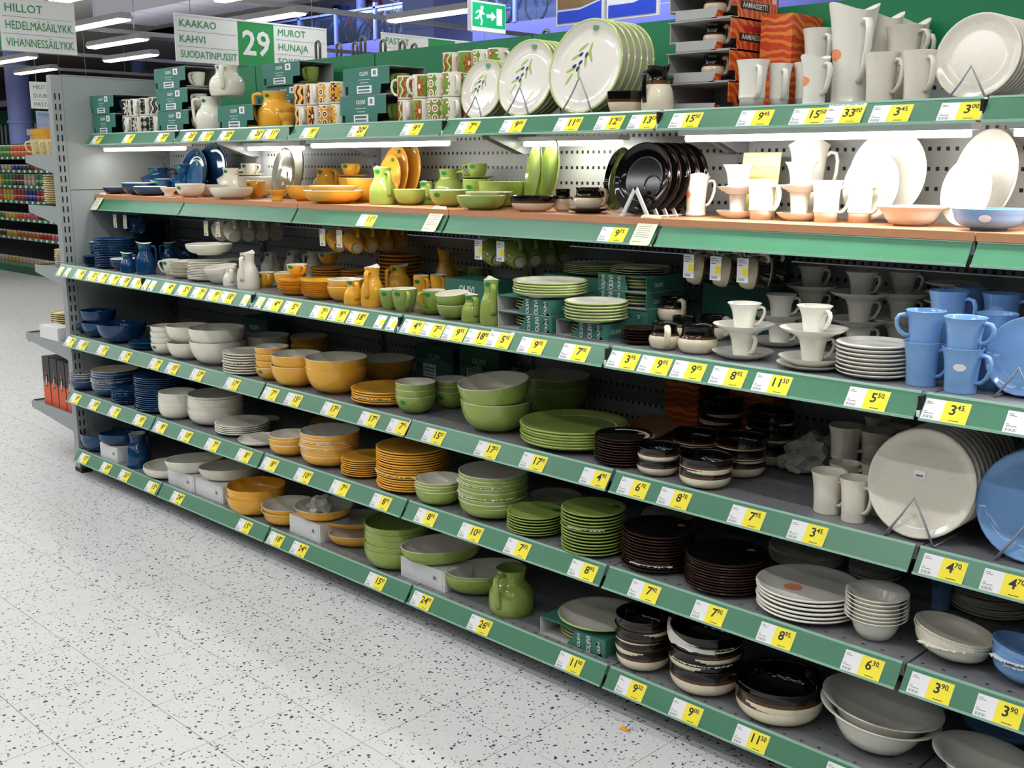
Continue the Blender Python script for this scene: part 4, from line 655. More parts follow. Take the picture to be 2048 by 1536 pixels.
# plates standing on edge: (glaze, x, y, z, radius, count, spacing, lean, turn, noun, place, shelf)
STAND = [
    ('O', 2.791, 0.3, 1.731, 0.1, 4, 0.022, 12, 0, 'small cream plate with green rim', 'in the wire stand, top shelf', 'T'),
    ('O', 2.997, 0.3, 1.731, 0.125, 5, 0.022, 12, 0, 'medium cream plate with green rim', 'in the wire stand, top shelf', 'T'),
    ('O', 3.259, 0.29, 1.731, 0.145, 6, 0.03, 12, 0, 'large cream plate with green rim', 'in the wire stand, top shelf', 'T'),
    ('S', 4.441, 0.3, 1.731, 0.099, 8, 0.02, 10, 0, 'speckled white plate', 'in the wire stand, top shelf', 'T'),
    ('S', 4.466, 0.116, 0.724, 0.13, 11, 0.024, 14, 0, 'speckled cream plate', 'in the wire stand, third shelf up', 'B'),
    ('L', 4.716, 0.134, 0.724, 0.126, 8, 0.024, 14, 0, 'light blue plate', 'in the wire stand, third shelf up', 'B'),
    ('L', 4.658, 0.159, 1.085, 0.088, 6, 0.024, 14, 0, 'light blue plate', 'in the wire stand, fourth shelf up', 'A'),
    ('H', 3.486, 0.29, 1.437, 0.107, 5, 0.045, 10, 0, 'black glazed plate', 'in the white rack, lit wooden shelf', 'W'),
    ('H', 3.228, 0.5, 1.437, 0.102, 1, 0.02, 8, -25, 'black glazed plate', 'behind the white rack, lit wooden shelf', 'W'),
    ('B', 0.53, 0.5, 1.437, 0.113, 1, 0.02, 8, 4, 'medium blue plate', 'leaning at the back, lit wooden shelf', 'W'),
    ('B', 0.651, 0.53, 1.437, 0.126, 1, 0.02, 8, 4, 'large blue plate', 'leaning at the back, lit wooden shelf', 'W'),
    ('B', 0.638, 0.44, 1.437, 0.084, 1, 0.02, 8, -4, 'small blue plate', 'leaning before the others, lit wooden shelf', 'W'),
    ('Q', 1.267, 0.53, 1.437, 0.111, 1, 0.02, 8, -8, 'glassy grey plate', 'left of two leaning, lit wooden shelf', 'W'),
    ('Q', 1.299, 0.56, 1.437, 0.122, 1, 0.02, 8, -12, 'glassy grey plate', 'right of two leaning, lit wooden shelf', 'W'),
    ('Y', 2.12, 0.53, 1.437, 0.121, 1, 0.02, 8, -11, 'large yellow plate', 'leaning at the back, lit wooden shelf', 'W'),
    ('Y', 2.099, 0.49, 1.437, 0.111, 1, 0.02, 8, -11, 'medium yellow plate', 'leaning in the middle, lit wooden shelf', 'W'),
    ('Y', 2.111, 0.45, 1.437, 0.093, 1, 0.02, 8, -11, 'small yellow plate', 'leaning in front, lit wooden shelf', 'W'),
    ('G', 2.809, 0.54, 1.437, 0.113, 1, 0.02, 8, -33, 'green plate', 'left of two leaning, lit wooden shelf', 'W'),
    ('G', 2.887, 0.54, 1.437, 0.121, 1, 0.02, 8, -33, 'green plate', 'right of two leaning, lit wooden shelf', 'W'),
    ('T', 4.131, 0.53, 1.437, 0.122, 1, 0.02, 8, -10, 'large white plate', 'left display, leaning behind, lit wooden shelf', 'W'),
    ('T', 4.116, 0.47, 1.437, 0.093, 1, 0.02, 8, -14, 'small white plate', 'left display, leaning in front, lit wooden shelf', 'W'),
    ('T', 4.408, 0.5, 1.437, 0.119, 1, 0.02, 8, -30, 'large white plate', 'right display, leaning behind, lit wooden shelf', 'W'),
    ('T', 4.402, 0.4, 1.437, 0.084, 1, 0.02, 8, -25, 'small white plate', 'right display, leaning in front, lit wooden shelf', 'W'),
]
TAGS = {'T': [(0.113, '20 80'), (0.448, '9 70'), (0.774, '20 80'), (1.021, '26 50'), (1.162, '11 90'), (1.325, '20 80'), (1.556, '26 50'), (1.665, '11 90'), (1.93, '9 30'), (2.234, '20 80'), (2.538, '9 30'), (2.822, '7 00'), (3.03, '9 00'), (3.264, '11 00'), (3.424, '12 20'), (3.548, '13 25'), (3.695, '15 50'), (3.915, '9 45'), (4.071, '15 50'), (4.166, '33 90'), (4.286, '3 45'), (4.452, '3 00')], 'A': [(0.267, '4 40'), (0.403, '5 95'), (0.509, '7 25'), (0.622, '9 95'), (0.731, '18 95'), (0.852, '11 90'), (1.135, '4 40'), (1.268, '5 95'), (1.396, '7 25'), (1.515, '9 95'), (1.619, '18 95'), (1.949, '4 40'), (2.069, '5 95'), (2.253, '7 25'), (2.362, '9 95'), (2.472, '18 95'), (2.768, '4 40'), (2.87, '7 25'), (2.974, '9 95'), (3.08, '18 95'), (3.177, '5 95'), (3.314, '9 00'), (3.483, '7 00'), (3.66, '3 95'), (3.768, '9 95'), (3.877, '9 95'), (3.999, '8 95'), (4.126, '11 50'), (4.376, '5 50'), (4.559, '3 45'), (4.736, '4 70')], 'B': [(0.026, '7 95'), (0.171, '15 25'), (0.393, '17 25'), (0.632, '17 90'), (0.924, '7 95'), (1.079, '15 25'), (1.296, '17 25'), (1.578, '17 90'), (1.859, '7 95'), (2.018, '15 25'), (2.26, '17 25'), (2.487, '17 90'), (2.649, '7 95'), (2.837, '15 25'), (3.094, '17 25'), (3.296, '17 90'), (3.542, '4 90'), (3.684, '6 70'), (3.825, '8 70'), (4.054, '7 95'), (4.229, '3 45'), (4.57, '4 70'), (4.707, '4 70')], 'C': [(0.089, '8 50'), (0.3, '10 20'), (0.521, '7 30'), (0.775, '8 95'), (0.975, '8 50'), (1.2, '10 20'), (1.428, '7 30'), (1.676, '8 95'), (1.867, '8 50'), (2.098, '10 20'), (2.33, '7 30'), (2.572, '8 95'), (2.815, '8 50'), (3.037, '10 20'), (3.249, '7 30'), (3.52, '8 95'), (3.748, '7 90'), (3.965, '7 90'), (4.169, '8 95'), (4.405, '6 30'), (4.572, '3 90'), (4.725, '3 90')], 'D': [(0.104, '15 90'), (0.354, '24 90'), (0.552, '26 50'), (0.829, '15 90'), (1.069, '24 90'), (1.631, '15 90'), (1.866, '18 90'), (2.031, '24 90'), (2.515, '15 90'), (2.771, '24 90'), (3.064, '26 50'), (3.463, '11 00'), (3.698, '9 50'), (3.894, '9 00'), (4.103, '11 50'), (4.37, '11 90')], 'W': [(2.268, '11 00'), (3.441, '9 75')]}
SMALL = {'A': [0.044, 0.126, 0.937, 0.996, 1.753, 1.856, 2.6, 2.664]}
INFO = {'W': [0.062, 2.639, 3.558]}
TITLE_LIST = [('C', 2.7, 2.9, 'LAUT.SYVÄ OLIIVI VIHR.'), ('C', 2.9, 3.1, 'LAUT.SYVÄ 21CM OLIIVI'), ('C', 3.1, 3.4, 'MATALA LAUTANEN OLIIVI'), ('C', 3.4, 3.6, 'MATALA LAUTANEN OLIIVI'), ('C', 3.6, 3.8, 'SYVÄ LAUTANEN HEINÄ 21CM'), ('C', 3.8, 4.1, 'MATAL.LAUTANEN HEINÄ 24CM'), ('C', 4.1, 4.3, 'LAUT.MAT 23CM TARU VALK'), ('C', 4.3, 4.5, 'JÄLKIR.KULHO 10CM TARU'), ('C', 4.5, 4.65, 'SYVÄ LAUTANEN 17,5CM SUVI'), ('C', 4.65, 5, 'SYVÄ LAUT 17,5CM SINI'), ('B', 3.2, 3.4, 'TARJOILUVATI 31CM OLI'), ('B', 3.4, 3.6, 'E-LAUTANEN HEINÄ 17CM'), ('B', 3.6, 3.75, 'SALAATTIKULHO HEINÄ 0,4L'), ('B', 3.75, 3.95, 'ANNOSKULHO HEINÄ 0,7L'), ('B', 3.95, 4.15, 'LAUT.SYVÄ 21CM TARU VALK'), ('B', 4.15, 4.4, 'MUKI SUVI 2DL'), ('B', 4.4, 5, 'MAT.LAUTANEN 26,5CM SU'), ('A', 3.2, 3.4, 'LAUT MAT 22CM OLIIVIPUU'), ('A', 3.4, 3.55, 'LAUT MAT 19CM OLIIVIPUU'), ('A', 3.55, 3.7, 'KAHVIASETTI HEINÄ 14CM'), ('A', 3.7, 3.82, 'KERMANEKKA HEINÄ 0,2L'), ('A', 3.82, 3.95, 'SOKERIKKO HEINÄ 0,2L'), ('A', 3.95, 4.06, 'AS.PARI 0,16L TARU VALK'), ('A', 4.06, 4.3, 'AAMIAISKUPPIPARI TARU VAL'), ('A', 4.3, 4.45, 'LEIPÄLAUT 18CM TARU VALJ'), ('A', 4.45, 4.65, 'MUKI 2DL SINI'), ('A', 4.65, 5, 'LEIPÄLAUTANEN SINI'), ('D', 3.3, 3.6, 'LAUT MAT 26CM OLIIVIPUU'), ('D', 3.6, 3.8, 'UUNIVUOKA 1,2L HEINÄ'), ('D', 3.8, 4.0, 'UUNIVUOKA HEINÄ 1,5L'), ('D', 4.0, 4.3, 'UUNIVUOKA 2,2L HEINÄ'), ('D', 4.3, 5, 'KULHO 29CM TARU'), ('T', 3.6, 3.8, 'AAMIAISSETTI 3-OS HEINÄ'), ('T', 3.8, 4.0, 'MUKI 3,2DL TARU VALK'), ('T', 4.0, 4.12, 'KAADIN 0,35L TARU VIT'), ('T', 4.12, 4.23, 'KAADIN 1,2L TARU VALK'), ('T', 4.23, 4.35, 'MUKI SUVI 2DL'), ('T', 4.35, 5, 'LEIPÄLAUTANEN 17,2CM SUVI')]
make_texts([('00', True), ('10', True), ('11', True), ('12', True), ('13', True), ('15', True), ('17', True), ('18', True), ('20', True), ('24', True), ('25', True), ('26', True), ('29', True), ('3', True), ('30', True), ('33', True), ('4', True), ('40', True), ('45', True), ('5', True), ('50', True), ('6', True), ('7', True), ('70', True), ('75', True), ('8', True), ('80', True), ('9', True), ('90', True), ('95', True), ('AAMIAISKUPPIPARI TARU VAL', False), ('AAMIAISSETTI', True), ('AAMIAISSETTI 3-OS HEINÄ', False), ('ANNOSKULHO HEINÄ 0,7L', False), ('AS.PARI 0,16L TARU VALK', False), ('E-LAUTANEN HEINÄ 17CM', False), ('HEDELMÄSÄILYKK.', False), ('HILLOT', False), ('HIUTALEET', False), ('HUNAJA', False), ('JÄLKIR.KULHO 10CM TARU', False), ('KAADIN 0,35L TARU VIT', False), ('KAADIN 1,2L TARU VALK', False), ('KAAKAO', False), ('KAHVI', False), ('KAHVIASETTI HEINÄ 14CM', False), ('KERMANEKKA HEINÄ 0,2L', False), ('KULHO 29CM TARU', False), ('LAUT MAT 19CM OLIIVIPUU', False), ('LAUT MAT 22CM OLIIVIPUU', False), ('LAUT MAT 26CM OLIIVIPUU', False), ('LAUT.MAT 23CM TARU VALK', False), ('LAUT.SYVÄ 21CM OLIIVI', False), ('LAUT.SYVÄ 21CM TARU VALK', False), ('LAUT.SYVÄ OLIIVI VIHR.', False), ('LEIPÄLAUT 18CM TARU VALJ', False), ('LEIPÄLAUTANEN 17,2CM SUVI', False), ('LEIPÄLAUTANEN SINI', False), ('MAT.LAUTANEN 26,5CM SU', False), ('MATAL.LAUTANEN HEINÄ 24CM', False), ('MATALA LAUTANEN OLIIVI', False), ('MUKI 2DL SINI', False), ('MUKI 3,2DL TARU VALK', False), ('MUKI SUVI 2DL', False), ('MUROT', False), ('OLIIVI', True), ('PASTAT', False), ('SALAATTIKULHO HEINÄ 0,4L', False), ('SOKERI', False), ('SOKERIKKO HEINÄ 0,2L', False), ('SUODATINPUSSIT', False), ('SUURIMOT', False), ('SYVÄ LAUT 17,5CM SINI', False), ('SYVÄ LAUTANEN 17,5CM SUVI', False), ('SYVÄ LAUTANEN HEINÄ 21CM', False), ('TARJOILUVATI 31CM OLI', False), ('TUORE', False), ('UUNIVUOKA 1,2L HEINÄ', False), ('UUNIVUOKA 2,2L HEINÄ', False), ('UUNIVUOKA HEINÄ 1,5L', False), ('VIHANNESSÄILYKK.', False)])

# ---------------------------------------------------------------- building shell
gm = mat('terrazzo', (214, 214, 208), .3, spec=.45); nb = NB(gm)
g = nb.n.new('ShaderNodeNewGeometry')
ns = nb.n.new('ShaderNodeTexNoise'); ns.inputs['Scale'].default_value = 60; nb.nt.links.new(g.outputs['Position'], ns.inputs['Vector'])
vm = nb.n.new('ShaderNodeVectorMath'); vm.operation = 'MULTIPLY_ADD'; vm.inputs[1].default_value = (.016, .016, 0)
nb.nt.links.new(ns.outputs['Color'], vm.inputs[0]); nb.nt.links.new(g.outputs['Position'], vm.inputs[2])
fl = None
for sc_, th, keep in ((58, .27, .60), (96, .25, .50)):
    vo = nb.n.new('ShaderNodeTexVoronoi'); vo.inputs['Scale'].default_value = sc_; vo.inputs['Randomness'].default_value = 1
    mp = nb.n.new('ShaderNodeMapping'); mp.inputs['Scale'].default_value = (1, 1, 0); mp.inputs['Rotation'].default_value = (0, 0, sc_)
    nb.nt.links.new(vm.outputs[0], mp.inputs[0]); nb.nt.links.new(mp.outputs[0], vo.inputs['Vector'])
    rgb = nb.n.new('ShaderNodeSeparateColor'); nb.nt.links.new(vo.outputs['Color'], rgb.inputs[0])
    size = nb.mth('MULTIPLY_ADD', rgb.outputs[1], .16, th - .12)
    c = nb.mth('MULTIPLY', nb.mth('LESS_THAN', vo.outputs['Distance'], size), nb.mth('GREATER_THAN', rgb.outputs[0], 1 - keep))
    fl = c if fl is None else nb.mth('MAXIMUM', fl, c)
n2 = nb.n.new('ShaderNodeTexNoise'); n2.inputs['Scale'].default_value = 120; n2.inputs['Detail'].default_value = 3; nb.nt.links.new(g.outputs['Position'], n2.inputs['Vector'])
n3 = nb.n.new('ShaderNodeTexNoise'); n3.inputs['Scale'].default_value = 1.6; n3.inputs['Detail'].default_value = 4; nb.nt.links.new(g.outputs['Position'], n3.inputs['Vector'])
bc = nb.mix(n2.outputs['Fac'], lin((222, 223, 222)), lin((204, 205, 204)))
bc = nb.mix(nb.mth('MULTIPLY', n3.outputs['Fac'], .25), bc, lin((188, 188, 186)))
nb.base(nb.mix(fl, bc, lin((62, 62, 68))))
floor = link('floor', MB().box(-34, -8, -.08, 12, 24, -.0035).mesh('floor', [mat('floor_joint', (166, 162, 152), .7)]))
floor['kind'] = 'structure'
TS = .3042
TX0, TY0 = 2.639 - 10 * TS - 40 * TS, -.29 - 20 * TS
tb = MB(); h = TS / 2 - .0011
tb.add([(-h, -h, -.004), (h, -h, -.004), (h, h, -.004), (-h, h, -.004), (-h, -h, -.0004), (h, -h, -.0004), (h, h, -.0004), (-h, h, -.0004), (-h + .001, -h + .001, 0), (h - .001, -h + .001, 0), (h - .001, h - .001, 0), (-h + .001, h - .001, 0)],
       [(0, 1, 5, 4), (1, 2, 6, 5), (2, 3, 7, 6), (3, 0, 4, 7), (4, 5, 9, 8), (5, 6, 10, 9), (6, 7, 11, 10), (7, 4, 8, 11), (8, 9, 10, 11)])
tile_me = tb.mesh('floor_tile', [gm])
near = []; rest = MB()
camp = Vector((5.53104, -2.30481, 1.58508))
for i in range(90):
    for j in range(52):
        x, y = TX0 + (i + .5) * TS, TY0 + (j + .5) * TS
        v = Vector((x, y, 0)) - camp; d = v.dot(fw)
        px = 2198.1 * v.dot(rt) / max(d, .01); py = 2198.1 * v.dot(up) / max(d, .01)
        vis = d > .3 and abs(px) < 1150 and -900 < py < 700 and (y < .16 or x < -.1)
        near.append((d if vis else 999, x, y))
near.sort()
for q, (d, x, y) in enumerate(near):
    if q < 300 and d < 999:
        link('floor_tile', tile_me, floor, (x, y, 0))
    else: rest.add([(a + x, b + y, c) for a, b, c in tb.v], tb.f)
o = link('floor_tile_field', rest.mesh('floor_tile_field', [gm]), floor); o['kind'] = 'stuff'
CEIL = mat('ceiling_grey', (176, 172, 166), .8, vary=.05, scale=.6)
o = link('ceiling', MB().box(-34, -8, 5.2, 12, 24, 5.3).box(-34, -8, 4.3, 12, 9.2, 4.4).box(-34, 9.2, 4.3, -18, 23, 4.4).mesh('ceiling', [CEIL])); o['kind'] = 'structure'
MAUVE = mat('wall_mauve', (104, 98, 132), .8, vary=.1, scale=.5)
o = link('wall_back', MB().box(-34, 23, 0, 12, 23.2, 5.2).mesh('wall_back', [MAUVE])); o['kind'] = 'structure'
o = link('wall_left', MB().box(-34.2, -8, 0, -34, 24, 5.2).mesh('wall_left', [MAUVE])); o['kind'] = 'structure'
for i, x in enumerate((-31, -27.5, -24, -20.5)):
    o = link('trim_%d' % (i + 1), MB().box(x, 22.95, 0, x + .08, 23, 5.2).mesh('trim', [mat('trim_grey', (150, 146, 160), .6)])); o['kind'] = 'structure'

# ---------------------------------------------------------------- the crockery gondola
RZ = dict(T=(1.684, .205), W=(1.363, .21), A=(1.040, 0.0), B=(.676, .028), C=(.393, .007), D=(.0767, .02))
ZS = dict(D=.125, C=.4415, B=.724, A=1.0855, W=1.437, T=1.731)
SHN = dict(D='bottom shelf', C='second shelf up', B='third shelf up', A='fourth shelf up', W='lit wooden shelf', T='top shelf')
BAYN = ['far end bay', 'second bay from the far end', 'third bay from the far end', 'fourth bay from the far end', 'fifth bay from the far end', 'nearest bay']
def perf_mat():
    m = mat('perforated_panel', (168, 173, 172), .42); nb = NB(m)
    g = nb.n.new('ShaderNodeNewGeometry'); s = nb.n.new('ShaderNodeSeparateXYZ'); nb.nt.links.new(g.outputs['Position'], s.inputs[0])
    fx = nb.mth('ABSOLUTE', nb.mth('SUBTRACT', nb.mth('FRACT', nb.mth('DIVIDE', s.outputs[0], .025)), .5))
    fz = nb.mth('ABSOLUTE', nb.mth('SUBTRACT', nb.mth('FRACT', nb.mth('DIVIDE', s.outputs[2], .0535)), .5))
    hole = nb.mth('MULTIPLY', nb.mth('LESS_THAN', fx, .2), nb.mth('LESS_THAN', fz, .1))
    bx = nb.mth('ABSOLUTE', nb.mth('SUBTRACT', nb.mth('FRACT', nb.mth('DIVIDE', s.outputs[0], .9)), .5))
    hole = nb.mth('MULTIPLY', hole, nb.mth('LESS_THAN', bx, .455))
    nb.base(nb.mix(hole, lin((168, 173, 172)), lin((18, 20, 21))))
    return m
PERF = perf_mat()
def shelf_mat():
    m = mat('perforated_shelf', (122, 123, 126), .33); nb = NB(m)
    g = nb.n.new('ShaderNodeNewGeometry'); s = nb.n.new('ShaderNodeSeparateXYZ'); nb.nt.links.new(g.outputs['Position'], s.inputs[0])
    a = nb.mth('ABSOLUTE', nb.mth('SUBTRACT', nb.mth('FRACT', nb.mth('DIVIDE', s.outputs[0], .05)), .5))
    b = nb.mth('ABSOLUTE', nb.mth('SUBTRACT', nb.mth('FRACT', nb.mth('DIVIDE', nb.mth('SUBTRACT', s.outputs[1], .035), .09)), .5))
    nz = nb.n.new('ShaderNodeTexNoise'); nz.inputs['Scale'].default_value = 9; nb.nt.links.new(g.outputs['Position'], nz.inputs['Vector'])
    c = nb.mix(nz.outputs['Fac'], lin((112, 113, 117)), lin((134, 134, 137)))
    nb.base(nb.mix(nb.mth('MULTIPLY', nb.mth('LESS_THAN', a, .09), nb.mth('LESS_THAN', b, .035)), c, lin((34, 34, 36))))
    return m
PSHELF = shelf_mat()
def ubox(x0, y0, z0, x1, y1, z1, m, name, parent, loc=(0, 0, 0)):
    return link(name, MB().box(x0, y0, z0, x1, y1, z1).mesh(name, [m]), parent, loc)
for b in range(6):
    x0 = .9 * b
    t = empty('gondola_bay', (x0, .66, 0))
    tag(t, 'grey perforated back wall with posts and green header, ' + BAYN[b], 'display rack', 'back walls of the crockery gondola')
    for z0, z1 in ((.1, .50), (.503, .90), (.903, 1.30), (1.303, 1.70), (1.703, 1.86)):
        ubox(.004, 0, z0, .896, .012, z1, PERF, 'back_panel', t)
    ubox(.003, -.012, 1.86, .897, .02, 2.042, HEADG, 'header_board', t)
    ubox(0, -.012, .09, .9, 0.0, .1, STEEL, 'base_rail', t)
    for sx in ((0, .9) if b == 5 else (0,)):
        up_ = link('upright', MB().box(sx - .014, -.022, 0, sx + .014, .014, 1.9).mesh('upright', [STEEL]), t)
        sl = MB()
        for k in range(34): sl.box(sx - .004, -.0228, .12 + .05 * k, sx + .004, -.0215, .145 + .05 * k)
        q = link('slot', sl.mesh('slot', [DARKSLOT]), up_); q['kind'] = 'stuff'
BRK = {}
def bracket(depth, drop):
    k = (depth, drop)
    if k not in BRK:
        BRK[k] = MB().prism([(0, 0), (-depth, 0), (-depth, -.02), (-.05, -drop), (0, -drop)], 0, -.002, .002).mesh('bracket', [STEEL])
    return BRK[k]
for row in 'DCBAWT':
    zb, yb = RZ[row]; zt = ZS[row]
    for b in range(6):
        x0 = .9 * b
        t = empty('shelf', (x0, .64, zb))
        tag(t, 'grey steel shelf with green price rail, %s, %s' % (SHN[row], BAYN[b]), 'shelf', 'shelves of the crockery gondola')
        dz = zt - zb
        y1 = yb + .038 - .64
        if row == 'W':
            ubox(.003, y1, dz - .052, .897, -.002, dz - .0205, SHELFM, 'shelf_board', t)
            wo = ubox(.002, yb + .03 - .64, dz - .02, .898, -.002, dz, WOODM, 'wooden_board', t); wo['label'] = 'brown wood-effect board with light top'
        else:
            ubox(.003, y1, dz - .03, .897, -.002, dz, PSHELF if row != 'T' else SHELFM, 'shelf_board', t)
        r_ = MB()
        L0, L1 = .006, .894
        def rb(off, y_, z_): return (y_ + off[0] - .64, z_ + off[1])
        r_.prism([(yb - .64, 0), (yb + .003 - .64, -.0015), (yb + .0385 - .64, .0515), (yb + .0385 - .64, .0535), (yb + .0345 - .64, .0535)], 0, L0, L1)
        rail = link('price_rail', r_.mesh('price_rail', [RAILM]), t)
        e_ = MB()
        e_.prism([(yb - .0035 - .64, -.003), (yb + .004 - .64, -.003), (yb + .004 - .64, -.0005), (yb - .0015 - .64, .003), (yb - .0035 - .64, .003)], 0, L0, L1)
        e_.prism([(yb + .0315 - .64, .0505), (yb + .0335 - .64, .0505), (yb + .0375 - .64, .0555), (yb + .0335 - .64, .0555)], 0, L0, L1)
        link('rail_edge', e_.mesh('rail_edge', [RAILHILITE]), t)
        if row != 'D':
            for sx in (.02, .88): link('bracket', bracket(.22 if row in 'TW' else .3, .075), t, (sx, -.002, dz - .031))
        else:
            ubox(0, .17 - .64, -zb, .9, .19 - .64, -.0, mat('kick_dark', (74, 76, 78), .5), 'kick_plate', t)
        if row == 'T':
            yl = 0 if b % 2 == 0 or b == 5 else .275
            xr_ = .86 if yl == 0 else .50
            lp = link('lamp_housing', MB().box(.04, .262 - .64 + yl, -.016, xr_, .318 - .64 + yl, .0).mesh('lamp_housing', [WHITEPL]), t)
            tu = link('lamp_tube', MB().tube([(.05, .288 - .64 + yl, -.024), (xr_ - .01, .288 - .64 + yl, -.024)], .009, 8).mesh('lamp_tube', [TUBEM]), lp)
            tu['label'] = 'bright fluorescent tube under the shelf edge'
# end panel and slotted corner post (x = 0 plane)
t = empty('gondola_end', (0, .36, 0))
tag(t, 'flat grey end panel in three sheets at the far end of the gondola', 'panel')
for z0, z1 in ((.1, .73), (.734, 1.458), (1.462, 2.015)): ubox(-.012, -.245, z0, -.002, .29, z1, PANELM, 'panel_sheet', t)
ubox(-.014, -.245, 2.015, 0, .29, 2.022, STEEL, 'cap_strip', t)
t = empty('corner_post', (0, .085, 0))
tag(t, 'grey slotted steel post at the far end corner of the gondola', 'post')
pm = link('post', MB().box(-.05, -.028, 0, .0, .028, 2.018).mesh('post', [PANELM]), t)
sl = MB()
for k in range(37):
    for yy in (-.016, .006): sl.box(.0004, yy, .1 + .05 * k, .0012, yy + .007, .13 + .05 * k)
q = link('slot', sl.mesh('slot', [DARKSLOT]), t); q['kind'] = 'stuff'
ubox(-.06, -.03, 0, .02, .03, .022, mat('foot_black', (28, 28, 30), .6), 'foot', t)
# end-of-aisle unit facing away to the left
EG = [(1.63, .41), (1.372, .42), (1.056, .40), (.668, .60), (.282, .60)]
for q, (z, dp) in enumerate(EG):
    nm = ['top', 'second', 'third', 'fourth', 'lowest'][q]
    t = empty('end_shelf', (-.052, .6, z))
    tag(t, 'grey bracketed shelf of the end unit, %s of five, seen end on' % nm, 'shelf', 'shelves of the end unit')
    ubox(-dp, -.5, -.022, 0, .6, -.002, PSHELF, 'shelf_board', t)
    for yy in (-.512, .6):
        link('bracket', MB().prism([(0, .004), (-dp, .004), (-dp, -.035), (-.09, -.085), (0, -.115)], 1, yy, yy + .006).mesh('bracket', [PANELM]), t)
    link('price_rail', MB().prism([(-dp - .002, -.05), (-dp + .002, -.05), (-dp + .002, .006), (-dp - .002, .006)], 1, -.5, .6).mesh('price_rail', [RAILM]), t)

# ---------------------------------------------------------------- far food gondola behind the aisle end
FY = 4.15
t = empty('far_food_gondola', (-12, FY + .3, 0))
tag(t, 'long far shelf rack of food jars and tins behind the aisle end', 'display rack')
ubox(-5, .22, .06, 2.9, .26, 1.9, mat('far_dark', (36, 42, 40), .8), 'back_panel', t)
ubox(-5, -.28, .0, 2.9, .2, .12, mat('far_base_green', (18, 96, 62), .5), 'base', t)
FL = [.14, .53, .80, 1.06, 1.28, 1.50, 1.69]
for k, z in enumerate(FL):
    ubox(-5, -.26, z - .02, 2.9, .22, z, SHELFM, 'shelf_board', t)
    rl = ubox(-5, -.285, z - .03, 2.9, -.262, z + .012, RAILM, 'price_rail', t)
    if k:
        tg = MB()
        for i in range(40): tg.box(-5 + i * .195, -.288, z - .026, -5 + i * .195 + .06, -.2855, z + .008)
        q_ = link('price_card', tg.mesh('price_card', [WHITE_CARD]), rl); q_['kind'] = 'stuff'
JC = dict(orange=(214, 96, 40), red=(176, 44, 40), blue=(40, 50, 140), yellow=(210, 170, 40), green=(70, 130, 60), pale=(200, 170, 150), brown=(96, 60, 40), pink=(200, 90, 110))
JM = {}
def jar_mesh(c):
    if c not in JM:
        JM[c] = lathe('food_jar', [([(.0, 0), (.036, 0), (.04, .008), (.04, .062), (.036, .07)], 0), ([(.036, .07), (.038, .072), (.038, .088), (0, .089)], 1)], [mat('jar_' + c, JC[c], .35), mat('jar_lid', (206, 204, 196), .4)], 12)
    return JM[c]
ROWC = [['pale', 'yellow', 'pale'], ['brown', 'yellow', 'orange', 'orange', 'red', 'pink'], ['green', 'yellow', 'orange', 'pink', 'brown'], ['orange', 'yellow', 'red', 'blue', 'red', 'red'], ['yellow', 'green', 'brown', 'pale', 'green', 'brown'], ['blue', 'pale', 'blue', 'brown', 'orange', 'yellow'], ['red', 'green', 'orange', 'orange']]
tiern = ['lowest', 'second', 'third', 'fourth', 'fifth', 'sixth', 'top']
for k, z in enumerate(FL):
    lev = 2 if k in (3, 4, 6) else 1
    for i in range(18):
        c = ROWC[k][(i // 3) % len(ROWC[k])]
        for s in range(lev):
            o = link('food_jar', jar_mesh(c), None, (-12.15 + i * .135, FY + .12, z + .0905 * s), (0, 0, i))
            tag(o, '%s food jar with pale lid on the %s far shelf' % (c, tiern[k]), 'jar', '%s jars on the %s far shelf' % (c, tiern[k]))
for i in range(2):                                   # boxes on top of the far rack
    t = link('carton', MB().box(-.22, -.12, 0, .22, .12, .085).mesh('carton', [mat('carton_yellow', (236, 172, 44), .6)]), None, (-10.25 - .1 * i, FY + .2, 1.91 + .087 * i))
    tag(t, ('lower' if i == 0 else 'upper') + ' yellow carton stacked on the far food rack', 'box')
    ubox(-.36, -.12, 0, -.222, .12, .082, CARDGREY, 'end_flap', t)
